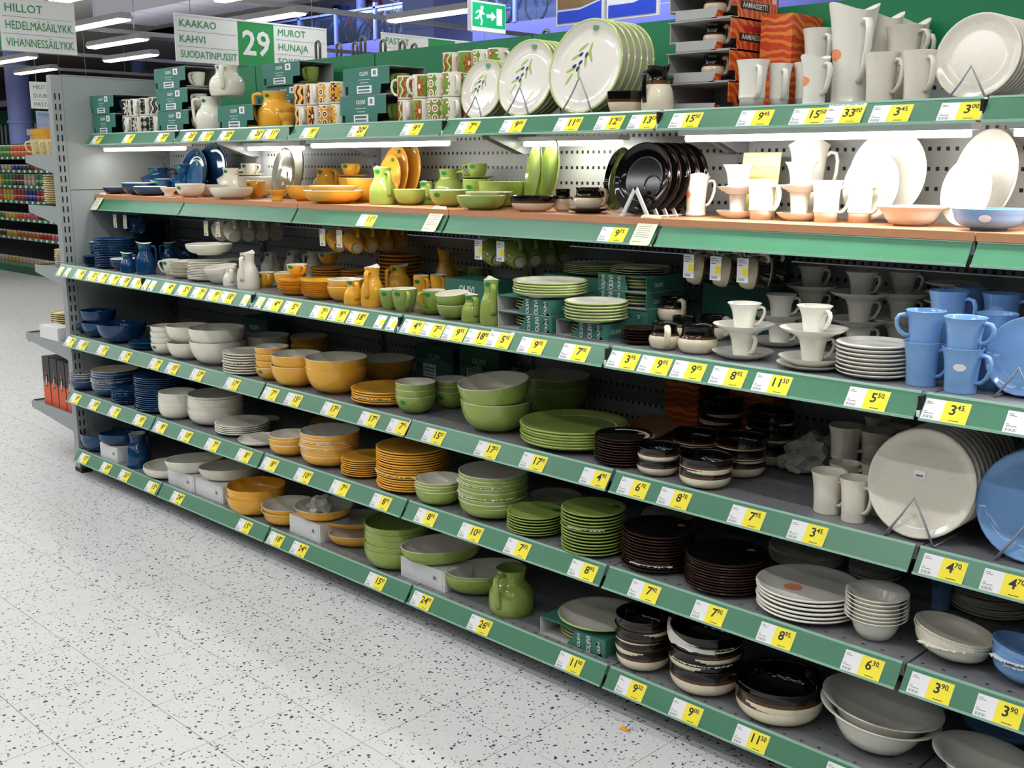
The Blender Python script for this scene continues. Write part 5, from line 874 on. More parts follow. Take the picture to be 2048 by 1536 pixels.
# wire baskets with shiny packets at the left edge
for lev, z in enumerate((.42, .80)):
    t = empty('wire_basket', (-11.0, 3.35, z))
    tag(t, ('lower' if lev == 0 else 'upper') + ' grey wire basket of shiny packets before the far rack', 'basket')
    fr = MB()
    for zz in (0, .1, .2):
        fr.tube([(-.9, -.25, zz), (.45, -.25, zz), (.45, .2, zz), (-.9, .2, zz)], .008, 5, closed=True)
    for i in range(14): fr.tube([(-.9 + i * .104, -.25, 0), (-.9 + i * .104, -.25, .2)], .004, 4)
    fr.tube([(.45, -.25, -.4), (.45, -.25, .42)], .012, 5); fr.tube([(.45, .2, -.4), (.45, .2, .42)], .012, 5)
    link('frame', fr.mesh('frame', [WIRE]), t)
    ubox(-.9, -.25, -.012, .45, .2, -.004, SHELFM, 'tray', t)
    ubox(-.9, -.262, -.02, .45, -.258, .03, RAILM, 'price_rail', t)
    for i in range(12):
        bm = bmesh.new(); bmesh.ops.create_icosphere(bm, subdivisions=2, radius=.085)
        for v_ in bm.verts: v_.co *= random.uniform(.8, 1.2); v_.co.z *= .8
        me = bpy.data.meshes.new('packet'); bm.to_mesh(me); bm.free()
        c = [(196, 190, 176), (60, 120, 70), (200, 150, 60), (170, 172, 178)][i % 4]
        me.materials.append(mat('packet_%d' % (i % 4), c, .2, metal=.6))
        o = link('packet', me, None, (-11.85 + .11 * i, 3.3 + .08 * (i % 3), z + .07 + .05 * (i % 2)))
        tag(o, 'shiny crumpled %s packet in the %s wire basket' % (['silver', 'green', 'gold', 'grey'][i % 4], 'lower' if lev == 0 else 'upper'), 'packet', 'packets in the %s basket' % ('lower' if lev == 0 else 'upper'))

# ---------------------------------------------------------------- hall beyond: columns, gallery, bicycles, stripes
COLM = mat('column_blue', (150, 166, 240), .45); COLG = mat('column_grey', (168, 168, 178), .6)
t = empty('square_column', (-7.69, 9.37, 0)); tag(t, 'blue-lit square column with wider lower part, rising behind the header', 'column')  # the blue light falling on this column is put into its material colour
ubox(-.36, -.37, 3.6, .36, .37, 5.2, COLM, 'shaft', t); ubox(-.385, -.395, 0, .385, .395, 3.6, COLM, 'base', t)
def rcol(x, y, r, label, m):
    o = link('round_column', lathe('round_column', [([(r, 0), (r, 5.2)], 0), ([(r + .03, 2.5), (r + .03, 2.56)], 0)], [m], 24), None, (x, y, 0)); tag(o, label, 'column')
rcol(-20.38, 8, .25, 'thick pale blue round column at the left edge beside the small signs', COLM)
rcol(-22.45, 12.0, .19, 'pale blue round column behind the tubes, left of the aisle sign', COLM)
rcol(-14.25, 13.0, .1, 'pale blue round column in front of the bicycles', COLM)
rcol(-20.9, 15.0, .26, 'grey round column at the far mauve wall', COLG)
t = empty('gallery', (-8, 12.6, 0)); tag(t, 'upper gallery with lilac fascia and glass railing beyond the header', 'gallery')
LIL = mat('fascia_lilac', (122, 124, 190), .5)
ubox(-8.5, -.6, 3.62, 10, 3.5, 3.86, LIL, 'floor_slab', t); ubox(-8.5, -.64, 3.60, 10, -.602, 4.04, LIL, 'fascia', t)
gl = mat('railing_glass', (190, 210, 240), .05); gl.node_tree.nodes['Principled BSDF'].inputs['Transmission Weight'].default_value = .95
for i in range(12):
    xx = -8.4 + i * 1.3
    ubox(xx, -.66, 4.04, xx + .07, -.59, 4.75, COLM, 'railing_post', t)
    ubox(xx + .08, -.63, 4.06, xx + 1.29, -.624, 4.62, gl, 'glass_pane', t)
ubox(-8.5, -.66, 4.63, 10, -.59, 4.67, COLM, 'handrail', t)
ubox(-8.5, 3.3, 3.86, 10, 3.4, 5.2, mat('gallery_back', (170, 180, 214), .7, vary=.2, scale=.7), 'back_wall', t)
ubox(2.3, 1.4, 3.86, 3.6, 1.5, 5.0, HEADG, 'green_banner', t)
wheel = None
def bicycle(x, y, z, c, lab):
    global wheel
    t = empty('bicycle', (x, y, z), random.uniform(-.2, .2)); tag(t, lab, 'bicycle', 'bicycles on the upper gallery')
    if wheel is None:
        wb = MB(); wb.tube([(.32 * math.cos(a), 0, .33 + .32 * math.sin(a)) for a in [2 * PI * i / 20 for i in range(20)]], .02, 5, closed=True)
        for i in range(8): wb.tube([(0, 0, .33), (.31 * math.cos(i * PI / 4), 0, .33 + .31 * math.sin(i * PI / 4))], .004, 3)
        wheel = wb.mesh('wheel', [mat('tyre', (40, 42, 50), .5)])
    link('wheel', wheel, t, (-.5, 0, 0)); link('wheel', wheel, t, (.5, 0, 0))
    f = MB(); P_ = dict(r=(-.5, 0, .33), s=(-.2, 0, .82), b=(-.08, 0, .3), h=(.34, 0, .85), f=(.5, 0, .33))
    for a, b2 in ('rb', 'rs', 'sb', 'sh', 'bh', 'hf'): f.tube([P_[a], P_[b2]], .025, 5)
    link('frame', f.mesh('frame', [mat('bike_%d' % c, [(190, 200, 220), (60, 90, 180), (180, 60, 60), (220, 220, 230), (70, 70, 90)][c], .3, metal=.3)]), t)
    link('handlebar', MB().tube([(.34, -.25, .98), (.33, 0, .9), (.34, .25, .98)], .018, 5).mesh('handlebar', [STEEL]), t)
    link('saddle', MB().box(-.32, -.06, .86, -.08, .06, .91).mesh('saddle', [INK]), t)
for rr in range(3):
    for i in range(6):
        bicycle(-16.2 + i * 1.15 + .3 * rr, 12.6 + 1.1 * rr, 3.87 + .42 * rr, (i + rr) % 5, '%s bicycle on the upper gallery, %s row' % (['silver', 'blue', 'red', 'white', 'dark'][(i + rr) % 5], ['front', 'middle', 'back'][rr]))
for rr in range(1, 3):
    o = link('bicycle_rack', MB().box(-16.4, 12.3 + 1.1 * rr, 3.862, -9.4, 12.9 + 1.1 * rr, 3.868 + .42 * rr).mesh('bicycle_rack', [mat('plinth_dark', (70, 72, 96), .7)])); tag(o, '%s dark plinth under the gallery bicycles' % ['', 'lower', 'upper'][rr], 'plinth')
t = empty('striped_wall_panel', (-20, 9.2, 0)); tag(t, 'white panel with dark green upright stripes under a green band, far left', 'panel')
ubox(-7, 0, 1.4, 7, .1, 2.85, mat('stripe_white', (206, 208, 200), .6), 'panel', t)
for i in range(50): ubox(-7 + .27 * i, -.02, 1.4, -6.88 + .27 * i, -.003, 2.6, mat('stripe_green', (22, 76, 66), .6), 'stripe', t)
ubox(-7, -.05, 2.6, 7, -.025, 2.95, mat('band_green', (10, 92, 66), .5), 'band', t)
ubox(-7, -.05, 3.05, 7, .05, 3.2, mat('ledge_white', (190, 186, 205), .5), 'ledge', t)
ubox(-7, -.02, 3.2, 7, .05, 3.5, mat('ledge_dark', (60, 40, 40), .6), 'upper_band', t)
# ceiling services
DUCT = mat('duct_pale', (196, 194, 206), .5)
t = empty('ventilation_duct', (-8, 6.5, 3.84)); tag(t, 'large pale ventilation duct under the ceiling above the aisle sign', 'duct')
ubox(-4, -.55, 0, 9, .5, .4, DUCT, 'duct', t)
for i in range(8): ubox(-4 + i * 1.3, -.56, -.01, -3.96 + i * 1.3, .51, .41, DUCT, 'seam', t)
TRK = mat('track_grey', (178, 180, 184), .4)
for i, (x, nm) in enumerate(((-5.235, 'nearest'), (-8.83, 'second'), (-12.3, 'third'), (-15.2, 'farthest'))):
    o = link('lighting_track', MB().box(x - .035, -1, 3.29, x + .035, 11.5, 3.34).mesh('lighting_track', [TRK])); tag(o, 'grey lighting track hung across the aisles, %s one' % nm, 'track', 'lighting tracks')
    for yy in (2, 5, 8): ubox(x - .004, yy, 3.34, x + .004, yy + .008, 4.3, WIRE, 'hanger', o)
hs = MB().prism([(-.09, .0), (.09, .0), (.06, .07), (-.06, .07)], 0, -.78, .78).mesh('housing', [mat('fitting_grey', (170, 172, 176), .4)])
ts = MB().prism([(-.058, -.022), (.058, -.022), (.075, -.001), (-.075, -.001)], 0, -.76, .76).mesh('diffuser', [TUBEM])
k = 0; LK = {}; W5 = ['first', 'second', 'third', 'fourth', 'fifth', 'sixth']
LUM.sort(key=lambda v: (round(v[1], 1), v[0]))
for x, y, seen in LUM:
    if not seen: continue
    k += 1; LK[round(y, 1)] = LK.get(round(y, 1), 0) + 1
    t = empty('tube_luminaire', (x, y, 3.2)); tag(t, '%s glowing ceiling tube fitting from the left in the %s hanging row' % (W5[LK[round(y, 1)] - 1], W5[round((y - 2.7) / 1.1)]), 'ceiling lamp', 'ceiling tube fittings')
    link('housing', hs, t); link('diffuser', ts, t)
# ---------------------------------------------------------------- hanging signs
RX = (PI / 2, 0, PI / 2)
def aisle_sign(x, y0, z0, left, num, right, label, sc=1.0, cat='sign', blue=False):
    t = empty('aisle_sign', (x, y0, z0)); tag(t, label, cat, 'aisle signs')
    segs = []; yy = 0
    if left: segs.append((yy, yy + .515 * sc, left)); yy += .515 * sc
    if num is not None: segs.append((yy, yy + .315 * sc, num)); yy += .315 * sc
    if right: segs.append((yy, yy + .50 * sc, right)); yy += .50 * sc
    H = .322 * sc
    m = SIGNW if not blue else mat('sign_blue_white', (206, 220, 250), .4)
    for a, b, c in segs:
        isn = isinstance(c, str)
        p = ubox(-.014, a + .001, 0, .0, b - .001, H, SIGNG if isn else m, 'number_panel' if isn else 'sign_panel', t)
        if isn:
            if c: text(c, True, .25 * sc, SIGNW, p, (.003, (a + b) / 2, H * .5), RX, (b - a) * .78)
        else:
            for i, s in enumerate(c):
                ubox(.0004, a + .02, H * (1 - (i + 1) / 3) - .001, .0012, b - .02, H * (1 - (i + 1) / 3) + .001, GREYINK, 'rule_line', p) if i < 2 else None
                if s: 
                    wd = TXT[(s, False)].vertices
                    d = max(v.co.x for v in wd) * 2 * .074 * sc
                    text(s, False, .074 * sc, SIGNT, p, (.003, a + .035 * sc + min(d, (b - a) * .9) / 2, H * (1 - (i + .52) / 3)), RX, (b - a) * .9)
    for yy_ in (yy * .1, yy * .9):
        link('hanger', MB().tube([(-.007, yy_, H), (-.007, yy_, 4.3 - z0)], .003, 4).mesh('hanger', [WIRE]), t)
    ubox(-.018, 0, H, .004, yy, H + .012, WHITEPL, 'top_rail', t)
aisle_sign(-2, 1.841, 2.323, ['KAAKAO', 'KAHVI', 'SUODATINPUSSIT'], '29', ['MUROT', 'HUNAJA', 'SOKERI'], 'white aisle sign numbered 29 listing KAAKAO, KAHVI and MUROT')
aisle_sign(-2, -.22, 2.312, ['', '', ''], '', ['HILLOT', 'HEDELMÄSÄILYKK.', 'VIHANNESSÄILYKK.'], 'white aisle sign listing HILLOT at the upper left corner')
aisle_sign(-2, 3.735, 2.345, ['PASTAT', '', ''], '', ['', '', ''], 'white aisle sign listing PASTAT behind the green header')
aisle_sign(-9, 3.63, 2.29, ['HIUTALEET', 'SUURIMOT', 'PASTAT'], '', None, 'small distant sign listing HIUTALEET, SUURIMOT and PASTAT', 1.0)
aisle_sign(-14, 5.74, 2.16, ['TUORE', '', ''], None, None, 'small bluish white distant sign under the HIUTALEET sign', 1.0, blue=True)
# exit sign
t = empty('exit_sign', (-1, 3.838, 2.635)); tag(t, 'green running-man exit sign with arrow hung above the header', 'sign')
ubox(-.05, -.01, -.012, -.002, .365, .215, WHITEPL, 'housing', t)
EXG = mat('exit_green', (8, 150, 96), .4, emit=.7); EXW = mat('exit_white', (244, 255, 248), .4, emit=1.1)
fp = ubox(-.002, 0, .018, .002, .355, .2, EXG, 'lit_face', t)
ub = ubox(-.002, 0, -.008, .003, .355, .016, EXW, 'lower_lens', t)
pic = MB()
def poly(pts): pic.prism([(a, b) for a, b in pts], 0, .0022, .0034)
poly([(.262, .045), (.318, .045), (.318, .17), (.262, .17)])
poly([(.15, .095), (.205, .095), (.205, .072), (.25, .107), (.205, .142), (.205, .119), (.15, .119)])
poly([(.1 + .016 * math.cos(a), .163 + .016 * math.sin(a)) for a in [i * PI / 5 for i in range(10)]])
poly([(.062, .146), (.1, .148), (.108, .13), (.092, .1), (.068, .098), (.07, .128)])
poly([(.062, .146), (.03, .125), (.034, .117), (.066, .135)]); poly([(.1, .14), (.128, .118), (.123, .112), (.098, .128)])
poly([(.068, .1), (.06, .076), (.024, .074), (.024, .086), (.05, .09), (.056, .104)]); poly([(.09, .1), (.104, .07), (.096, .03), (.084, .032), (.09, .068), (.074, .098)])
link('running_man_symbol', pic.mesh('running_man_symbol', [EXW]), fp)
for yy in (.05, .3): link('hanger', MB().tube([(-.025, yy, .215), (-.025, yy, 1.665)], .004, 4).mesh('hanger', [WIRE]), t)
# posters
for i, x in enumerate((.654, 1.066)):
    t = empty('poster', (x, 3.0, 2.44)); tag(t, ['white-framed poster of brown and white goods over a blue wedge', 'white-framed blank poster with a blue wedge below'][i] + ', above the header', 'poster', 'posters above the header')
    ubox(0, 0, 0, .385, .02, .56, WHITEPL, 'frame', t)
    link('blue_wedge', MB().prism([(.014, .014), (.371, .014), (.371, .125), (.2, .085), (.014, .085)], 1, -.003, -.0005).mesh('blue_wedge', [mat('poster_blue', (30, 72, 214), .45)]), t)
    if i == 0:
        pc = link('picture', MB().prism([(.014, .1), (.2, .1), (.371, .14), (.371, .54), (.014, .54)], 1, -.003, -.0005).mesh('picture', [mat('poster_brown', (138, 110, 78), .6, vary=.35, scale=14)]), t)
        link('white_shape', MB().prism([(.12, .2), (.16, .165), (.21, .175), (.25, .215), (.3, .25), (.33, .3), (.2, .32), (.13, .26)], 1, -.0045, -.003).mesh('white_shape', [mat('poster_cream', (232, 230, 222), .6)]), pc)
    else: ubox(.014, -.003, .13, .371, -.0005, .54, mat('poster_grey', (214, 214, 216), .5), 'blank_sheet', t)
    link('hanger', MB().tube([(.19, .01, .56), (.19, .01, 1.86)], .004, 4).mesh('hanger', [WIRE]), t)
o = link('pole', MB().tube([(1.052, 3.03, 0), (1.052, 3.03, 3.2)], .014, 8).mesh('pole', [STEEL])); tag(o, 'slim dark pole between the two posters', 'pole')
for i, (x, top) in enumerate(((1.33, 2.13), (1.485, 2.11), (1.60, 2.105), (1.655, 2.125), (1.79, 2.1), (1.915, 2.085), (1.99, 2.07), (2.72, 2.065), (3.04, 2.062))):
    lp = MB(); r_ = .016
    lp.tube([(-r_ * .8, 0, 1.98), (-r_, 0, top - .03)] + [(r_ * math.cos(a), 0, top - .02 + r_ * math.sin(a)) for a in [PI - i2 * PI / 6 for i2 in range(7)]] + [(r_, 0, top - .03), (r_ * .8, 0, 1.98)], .006, 6)
    o = link('steel_loop', lp.mesh('steel_loop', [mat('loop_steel', (120, 118, 108), .3, metal=.6)]), None, (x, .70, 0)); tag(o, 'steel handle loop rising behind the green header, %s from left' % ['first', 'second', 'third', 'fourth', 'fifth', 'sixth', 'seventh', 'eighth', 'ninth'][i], 'handle', 'steel loops behind the header')

# ---------------------------------------------------------------- crockery shapes
def prof_out(kind, Rr, h):
    """outer profile (bottom to rim), inner profile (rim to centre), wall split height or None"""
    if kind == 'plate':
        o = [(0, .004), (.55 * Rr, .004), (.57 * Rr, 0), (.63 * Rr, 0), (.66 * Rr, .0045), (.84 * Rr, .36 * h), (.95 * Rr, .66 * h), (.972 * Rr, .72 * h), (.993 * Rr, .80 * h), (Rr, .90 * h)]
        i = [(Rr, .90 * h), (.993 * Rr, .98 * h), (.972 * Rr, h), (.94 * Rr, .93 * h), (.86 * Rr, .62 * h), (.78 * Rr, .45 * h), (.72 * Rr, .38 * h + .001), (.67 * Rr, .36 * h), (.6 * Rr, .36 * h), (0, .36 * h)]
    elif kind == 'deep':
        o = [(0, .003), (.46 * Rr, .003), (.47 * Rr, 0), (.52 * Rr, 0), (.54 * Rr, .004)] + qarc(.56 * Rr, .006, Rr, h, 6)
        i = [(Rr, h), (.985 * Rr, h + .0015), (.965 * Rr, h)] + qarc(.5 * Rr, .007, .96 * Rr, h - .002, 6)[::-1] + [(0, .0065)]
    elif kind in ('saucer', 'tsaucer'):
        o = [(0, .003), (.5 * Rr, .003), (.52 * Rr, 0), (.58 * Rr, 0), (.62 * Rr, .004), (.85 * Rr, .5 * h), (.99 * Rr, .94 * h), (Rr, h)]
        i = [(Rr, h), (.97 * Rr, h), (.8 * Rr, .5 * h), (.62 * Rr, .3 * h + .002), (.45 * Rr, .27 * h + .002), (.43 * Rr, .2 * h + .002), (0, .2 * h + .002)]
    elif kind == 'bowl':
        f = .055 * h + .002
        o = [(0, f * .7), (.40 * Rr, f * .7), (.41 * Rr, 0), (.46 * Rr, 0), (.465 * Rr, f)] + qarc(.48 * Rr, f, Rr, h, 9)
        i = [(Rr, h), (.99 * Rr, h + .0015), (.97 * Rr, h)] + qarc(.42 * Rr, f + .006, .965 * Rr, h - .002, 8)[::-1] + [(0, f + .005)]
    elif kind in ('sbowl', 'oval'):
        o = [(0, .002), (.5 * Rr, .002), (.52 * Rr, 0), (.56 * Rr, .001)] + qarc(.58 * Rr, .003, Rr, h, 8, .9)
        i = [(Rr, h), (.99 * Rr, h + .0012), (.97 * Rr, h)] + qarc(.55 * Rr, .008, .965 * Rr, h - .002, 8, .9)[::-1] + [(0, .007)]
    elif kind == 'sabowl':
        o = [(0, .003), (.42 * Rr, .003), (.43 * Rr, 0), (.47 * Rr, 0), (.49 * Rr, .005)] + qarc(.5 * Rr, .006, .93 * Rr, .74 * h, 6, 1.05) + [(.94 * Rr, .76 * h), (.95 * Rr, .8 * h), (.985 * Rr, .93 * h), (Rr, h)]
        i = [(Rr, h), (.985 * Rr, h + .001), (.965 * Rr, h - .001), (.93 * Rr, .82 * h)] + qarc(.42 * Rr, .009, .9 * Rr, .74 * h, 7)[::-1] + [(0, .009)]
    elif kind == 'tbowl':
        o = [(0, .003), (.38 * Rr, .003), (.39 * Rr, 0), (.43 * Rr, 0), (.45 * Rr, .004), (.56 * Rr, .12 * h), (.68 * Rr, .4 * h), (.76 * Rr, .68 * h), (.85 * Rr, .87 * h), (Rr, .985 * h), (Rr, h)]
        i = [(Rr, h), (.985 * Rr, h + .001), (.84 * Rr, .9 * h), (.73 * Rr, .68 * h), (.65 * Rr, .4 * h), (.53 * Rr, .15 * h), (.3 * Rr, .07 * h + .003), (0, .06 * h + .003)]
    elif kind == 'hbowl':
        o = [(0, .003), (.5 * Rr, .003), (.52 * Rr, 0), (.56 * Rr, .001)] + qarc(.6 * Rr, .003, .97 * Rr, .52 * h, 6) + [(.975 * Rr, .75 * h), (.97 * Rr, .92 * h), (Rr, .955 * h), (1.0 * Rr, h)]
        i = [(Rr, h), (.97 * Rr, h), (.94 * Rr, .93 * h)] + qarc(.5 * Rr, .009, .935 * Rr, .8 * h, 6)[::-1] + [(0, .008)]
    elif kind == 'cup':
        o = [(0, .003), (.5 * Rr, .003), (.52 * Rr, 0), (.58 * Rr, 0)] + spline([(.6 * Rr, .003), (.74 * Rr, .16 * h), (.9 * Rr, .45 * h), (.99 * Rr, .8 * h), (Rr, h)], 3)
        i = [(Rr, h), (.97 * Rr, h + .001), (.94 * Rr, h - .002)] + spline([(.93 * Rr, .8 * h), (.84 * Rr, .45 * h), (.66 * Rr, .16 * h), (.5 * Rr, .07 * h + .002), (0, .06 * h + .002)], 3)
    elif kind in ('pitcher', 'creamer'):
        o = [(0, .002), (.9 * Rr, .002), (.93 * Rr, 0)] + spline([(.95 * Rr, .002), (Rr, .12 * h), (.98 * Rr, .36 * h), (.86 * Rr, .54 * h), (.66 * Rr, .68 * h), (.59 * Rr, .77 * h), (.61 * Rr, .9 * h), (.67 * Rr, h)], 4)
        i = [(.67 * Rr, h), (.645 * Rr, h + .001), (.62 * Rr, h - .002), (.56 * Rr, .88 * h), (.54 * Rr, .77 * h), (.6 * Rr, .68 * h), (.8 * Rr, .5 * h), (.9 * Rr, .3 * h), (.85 * Rr, .05 * h), (0, .04 * h)]
    elif kind in ('jug', 'teapot'):
        o = [(0, .002), (.86 * Rr, .002), (.89 * Rr, 0)] + spline([(.91 * Rr, .002), (.97 * Rr, .1 * h), (Rr, .26 * h), (.97 * Rr, .45 * h), (.86 * Rr, .58 * h), (.69 * Rr, .68 * h), (.615 * Rr, .74 * h), (.60 * Rr, .85 * h), (.67 * Rr, h)], 4)
        i = [(.68 * Rr, h), (.655 * Rr, h + .001), (.63 * Rr, h - .002), (.57 * Rr, .85 * h), (.57 * Rr, .72 * h), (.7 * Rr, .63 * h), (.9 * Rr, .48 * h), (.94 * Rr, .3 * h), (.8 * Rr, .05 * h), (0, .04 * h)]
    elif kind == 'hpot':
        o = [(0, .002), (.62 * Rr, .002), (.64 * Rr, 0)] + spline([(.66 * Rr, .002), (.86 * Rr, .1 * h), (Rr, .34 * h), (.95 * Rr, .52 * h), (.82 * Rr, .66 * h), (.79 * Rr, .8 * h), (.8 * Rr, .92 * h), (.84 * Rr, h)], 3)
        i = [(.84 * Rr, h), (.8 * Rr, h), (.76 * Rr, .92 * h), (.74 * Rr, .75 * h), (.88 * Rr, .5 * h), (.9 * Rr, .3 * h), (.6 * Rr, .06 * h), (0, .05 * h)]
    elif kind == 'tcup':
        o = [(0, .002), (.53 * Rr, .002), (.55 * Rr, 0)] + spline([(.57 * Rr, .002), (.61 * Rr, .15 * h), (.66 * Rr, .45 * h), (.75 * Rr, .72 * h), (.9 * Rr, .92 * h), (Rr, h)], 3)
        i = [(Rr, h), (.97 * Rr, h + .0005), (.86 * Rr, .92 * h), (.7 * Rr, .72 * h), (.6 * Rr, .45 * h), (.53 * Rr, .1 * h), (0, .08 * h)]
    elif kind == 'mug':
        o = [(0, .002), (.72 * Rr, .002), (.74 * Rr, 0)] + spline([(.76 * Rr, .002), (.77 * Rr, .25 * h), (.81 * Rr, .55 * h), (.89 * Rr, .82 * h), (Rr, h)], 4)
        i = [(Rr, h), (.975 * Rr, h + .0008), (.94 * Rr, h - .002), (.83 * Rr, .8 * h), (.74 * Rr, .5 * h), (.7 * Rr, .06 * h), (0, .05 * h)]
    elif kind == 'tmug':
        o = [(0, .002), (.7 * Rr, .002), (.72 * Rr, 0), (.73 * Rr, .22 * h), (.76 * Rr, .235 * h), (.8 * Rr, .25 * h), (.8 * Rr, .27 * h)] + spline([(.79 * Rr, .28 * h), (.78 * Rr, .5 * h), (.84 * Rr, .78 * h), (.93 * Rr, .93 * h), (Rr, h)], 4)
        i = [(Rr, h), (.975 * Rr, h + .0008), (.9 * Rr, .94 * h), (.76 * Rr, .76 * h), (.71 * Rr, .5 * h), (.68 * Rr, .06 * h), (0, .05 * h)]
    elif kind == 'tjug':
        o = [(0, .002), (.72 * Rr, .002), (.75 * Rr, 0), (.77 * Rr, .05 * h), (.78 * Rr, .06 * h)] + spline([(.75 * Rr, .07 * h), (.74 * Rr, .35 * h), (.79 * Rr, .6 * h), (.9 * Rr, .85 * h), (.97 * Rr, .96 * h), (Rr, h)], 4)
        i = [(Rr, h), (.97 * Rr, h), (.92 * Rr, .95 * h), (.84 * Rr, .84 * h), (.73 * Rr, .6 * h), (.68 * Rr, .3 * h), (.66 * Rr, .04 * h), (0, .03 * h)]
    elif kind == 'pmug':
        o = [(0, .003), (.88 * Rr, .003), (.93 * Rr, 0), (.97 * Rr, .004), (Rr, .012), (Rr, .5 * h), (Rr, .97 * h), (.99 * Rr, h)]
        i = [(.99 * Rr, h), (.95 * Rr, h + .0005), (.92 * Rr, .96 * h), (.92 * Rr, .1 * h), (0, .08 * h)]
    elif kind == 'stand':
        o = [(0, .002), (.52 * Rr, .002), (.55 * Rr, 0), (.56 * Rr, .004), (.54 * Rr, .35 * h), (.56 * Rr, .45 * h), (.75 * Rr, .62 * h), (Rr, .95 * h), (Rr, h)]
        i = [(Rr, h), (.96 * Rr, h), (.7 * Rr, .66 * h), (.5 * Rr, .5 * h), (.45 * Rr, .1 * h), (0, .1 * h)]
    return o, i
def split(prof, z):
    a = [p for p in prof if p[1] <= z]; b = [p for p in prof if p[1] > z]
    if a and b:
        p, q = a[-1], b[0]; t = (z - p[1]) / (q[1] - p[1]); m = (p[0] + (q[0] - p[0]) * t, z)
        a.append(m); b.insert(0, m)
    return a, b
BODY = {}
OLIVE_PLAIN = [True]
def body(kind, col, Rr, h, wave=False):
    key = (kind, col, Rr, h, wave)
    if key in BODY: return BODY[key]
    o, i = prof_out(kind, Rr, h)
    n = 40 if Rr > .09 else 30
    uv = kind == 'pmug'
    deform = None
    if kind in ('pitcher', 'creamer'):
        def deform(x, y, z, a, r):
            if z > .8 * h:
                t = (z / h - .8) / .2; k = max(0, -math.cos(a)) ** 10
                x -= k * t * .20 * Rr; z += k * t * .045 * h + t * .012 * h * math.cos(2 * a)
            return x, y, z
    if kind in ('jug', 'teapot'):
        def deform(x, y, z, a, r):
            if .3 * h < z < .78 * h and r > .6 * Rr:
                k = max(0, -math.cos(a)) ** 26 * max(0, 1 - abs(z / h - .56) / .22); x -= k * .30 * Rr; z += k * .05 * h
            return x, y, z
    if kind == 'tjug':
        def deform(x, y, z, a, r):
            if z > .8 * h:
                t = (z / h - .8) / .2; s = -math.cos(2 * a)
                z += t * t * .05 * h * s - t * .02 * h; x *= 1 - .05 * t * s; y *= 1 + .05 * t * s
            return x, y, z
    sx, sy = (1, .70) if kind == 'oval' else (1, 1)
    c0 = col[0]
    if col[0] in 'KMN' and len(col) == 2 and col[1].isdigit():
        mats = [cer('W'), pattern_mat(col)]
        segs = [(o[:4], 0), (o[3:], 1), (i, 0)]
    elif c0 == 'H':
        mats = [cer('C'), cer('N'), cer('K')]
        if kind in ('hbowl', 'hpot', 'pitcher', 'oval'):
            z1, z2 = {'hbowl': (.56, .68), 'hpot': (.55, .63), 'pitcher': (.62, .7), 'oval': (.55, .68)}[kind]
            a, b = split(o, z1 * h); b, c = split(b, z2 * h)
            segs = [(a, 0), (b, 1), (c, 2), (i, 2)]
        else: segs = [(o, 1), (o[-1:] + i, 2)]
        if kind in ('plate', 'saucer'):
            mats = [cer('K'), mat('glaze_dark_brown', (46, 24, 16), .16, coat=.2)]
            segs = [(o[:-2], 1), (o[-3:] + i[:3], 1), (i[2:], 0 if kind == 'plate' else 1)]
    elif c0 == 'O' or col == 'P' and kind == 'plate' and Rr > 0 and OLIVE_PLAIN[0]:
        mats = [cer('O'), cer('U'), olive_decor() if c0 == 'O' else cer('W')]
        if kind == 'cup': segs = [(o, 1), (i, 1), (o[-3:] + i[:2], 0)]
        else: segs = [(o[:-2], 1), (o[-3:] + i[:4], 0), (i[3:], 2)]
    else:
        inn = {'w': 'W'}.get(col[1:2], c0)
        mats = [cer(c0), cer(inn)]
        rim = 1 if inn != c0 else 0
        segs = [(o, 0), (i, rim)]
    BODY[key] = lathe(kind + '_body', segs, mats, n, uv, deform, sx, sy)
    return BODY[key]
HAND = {}
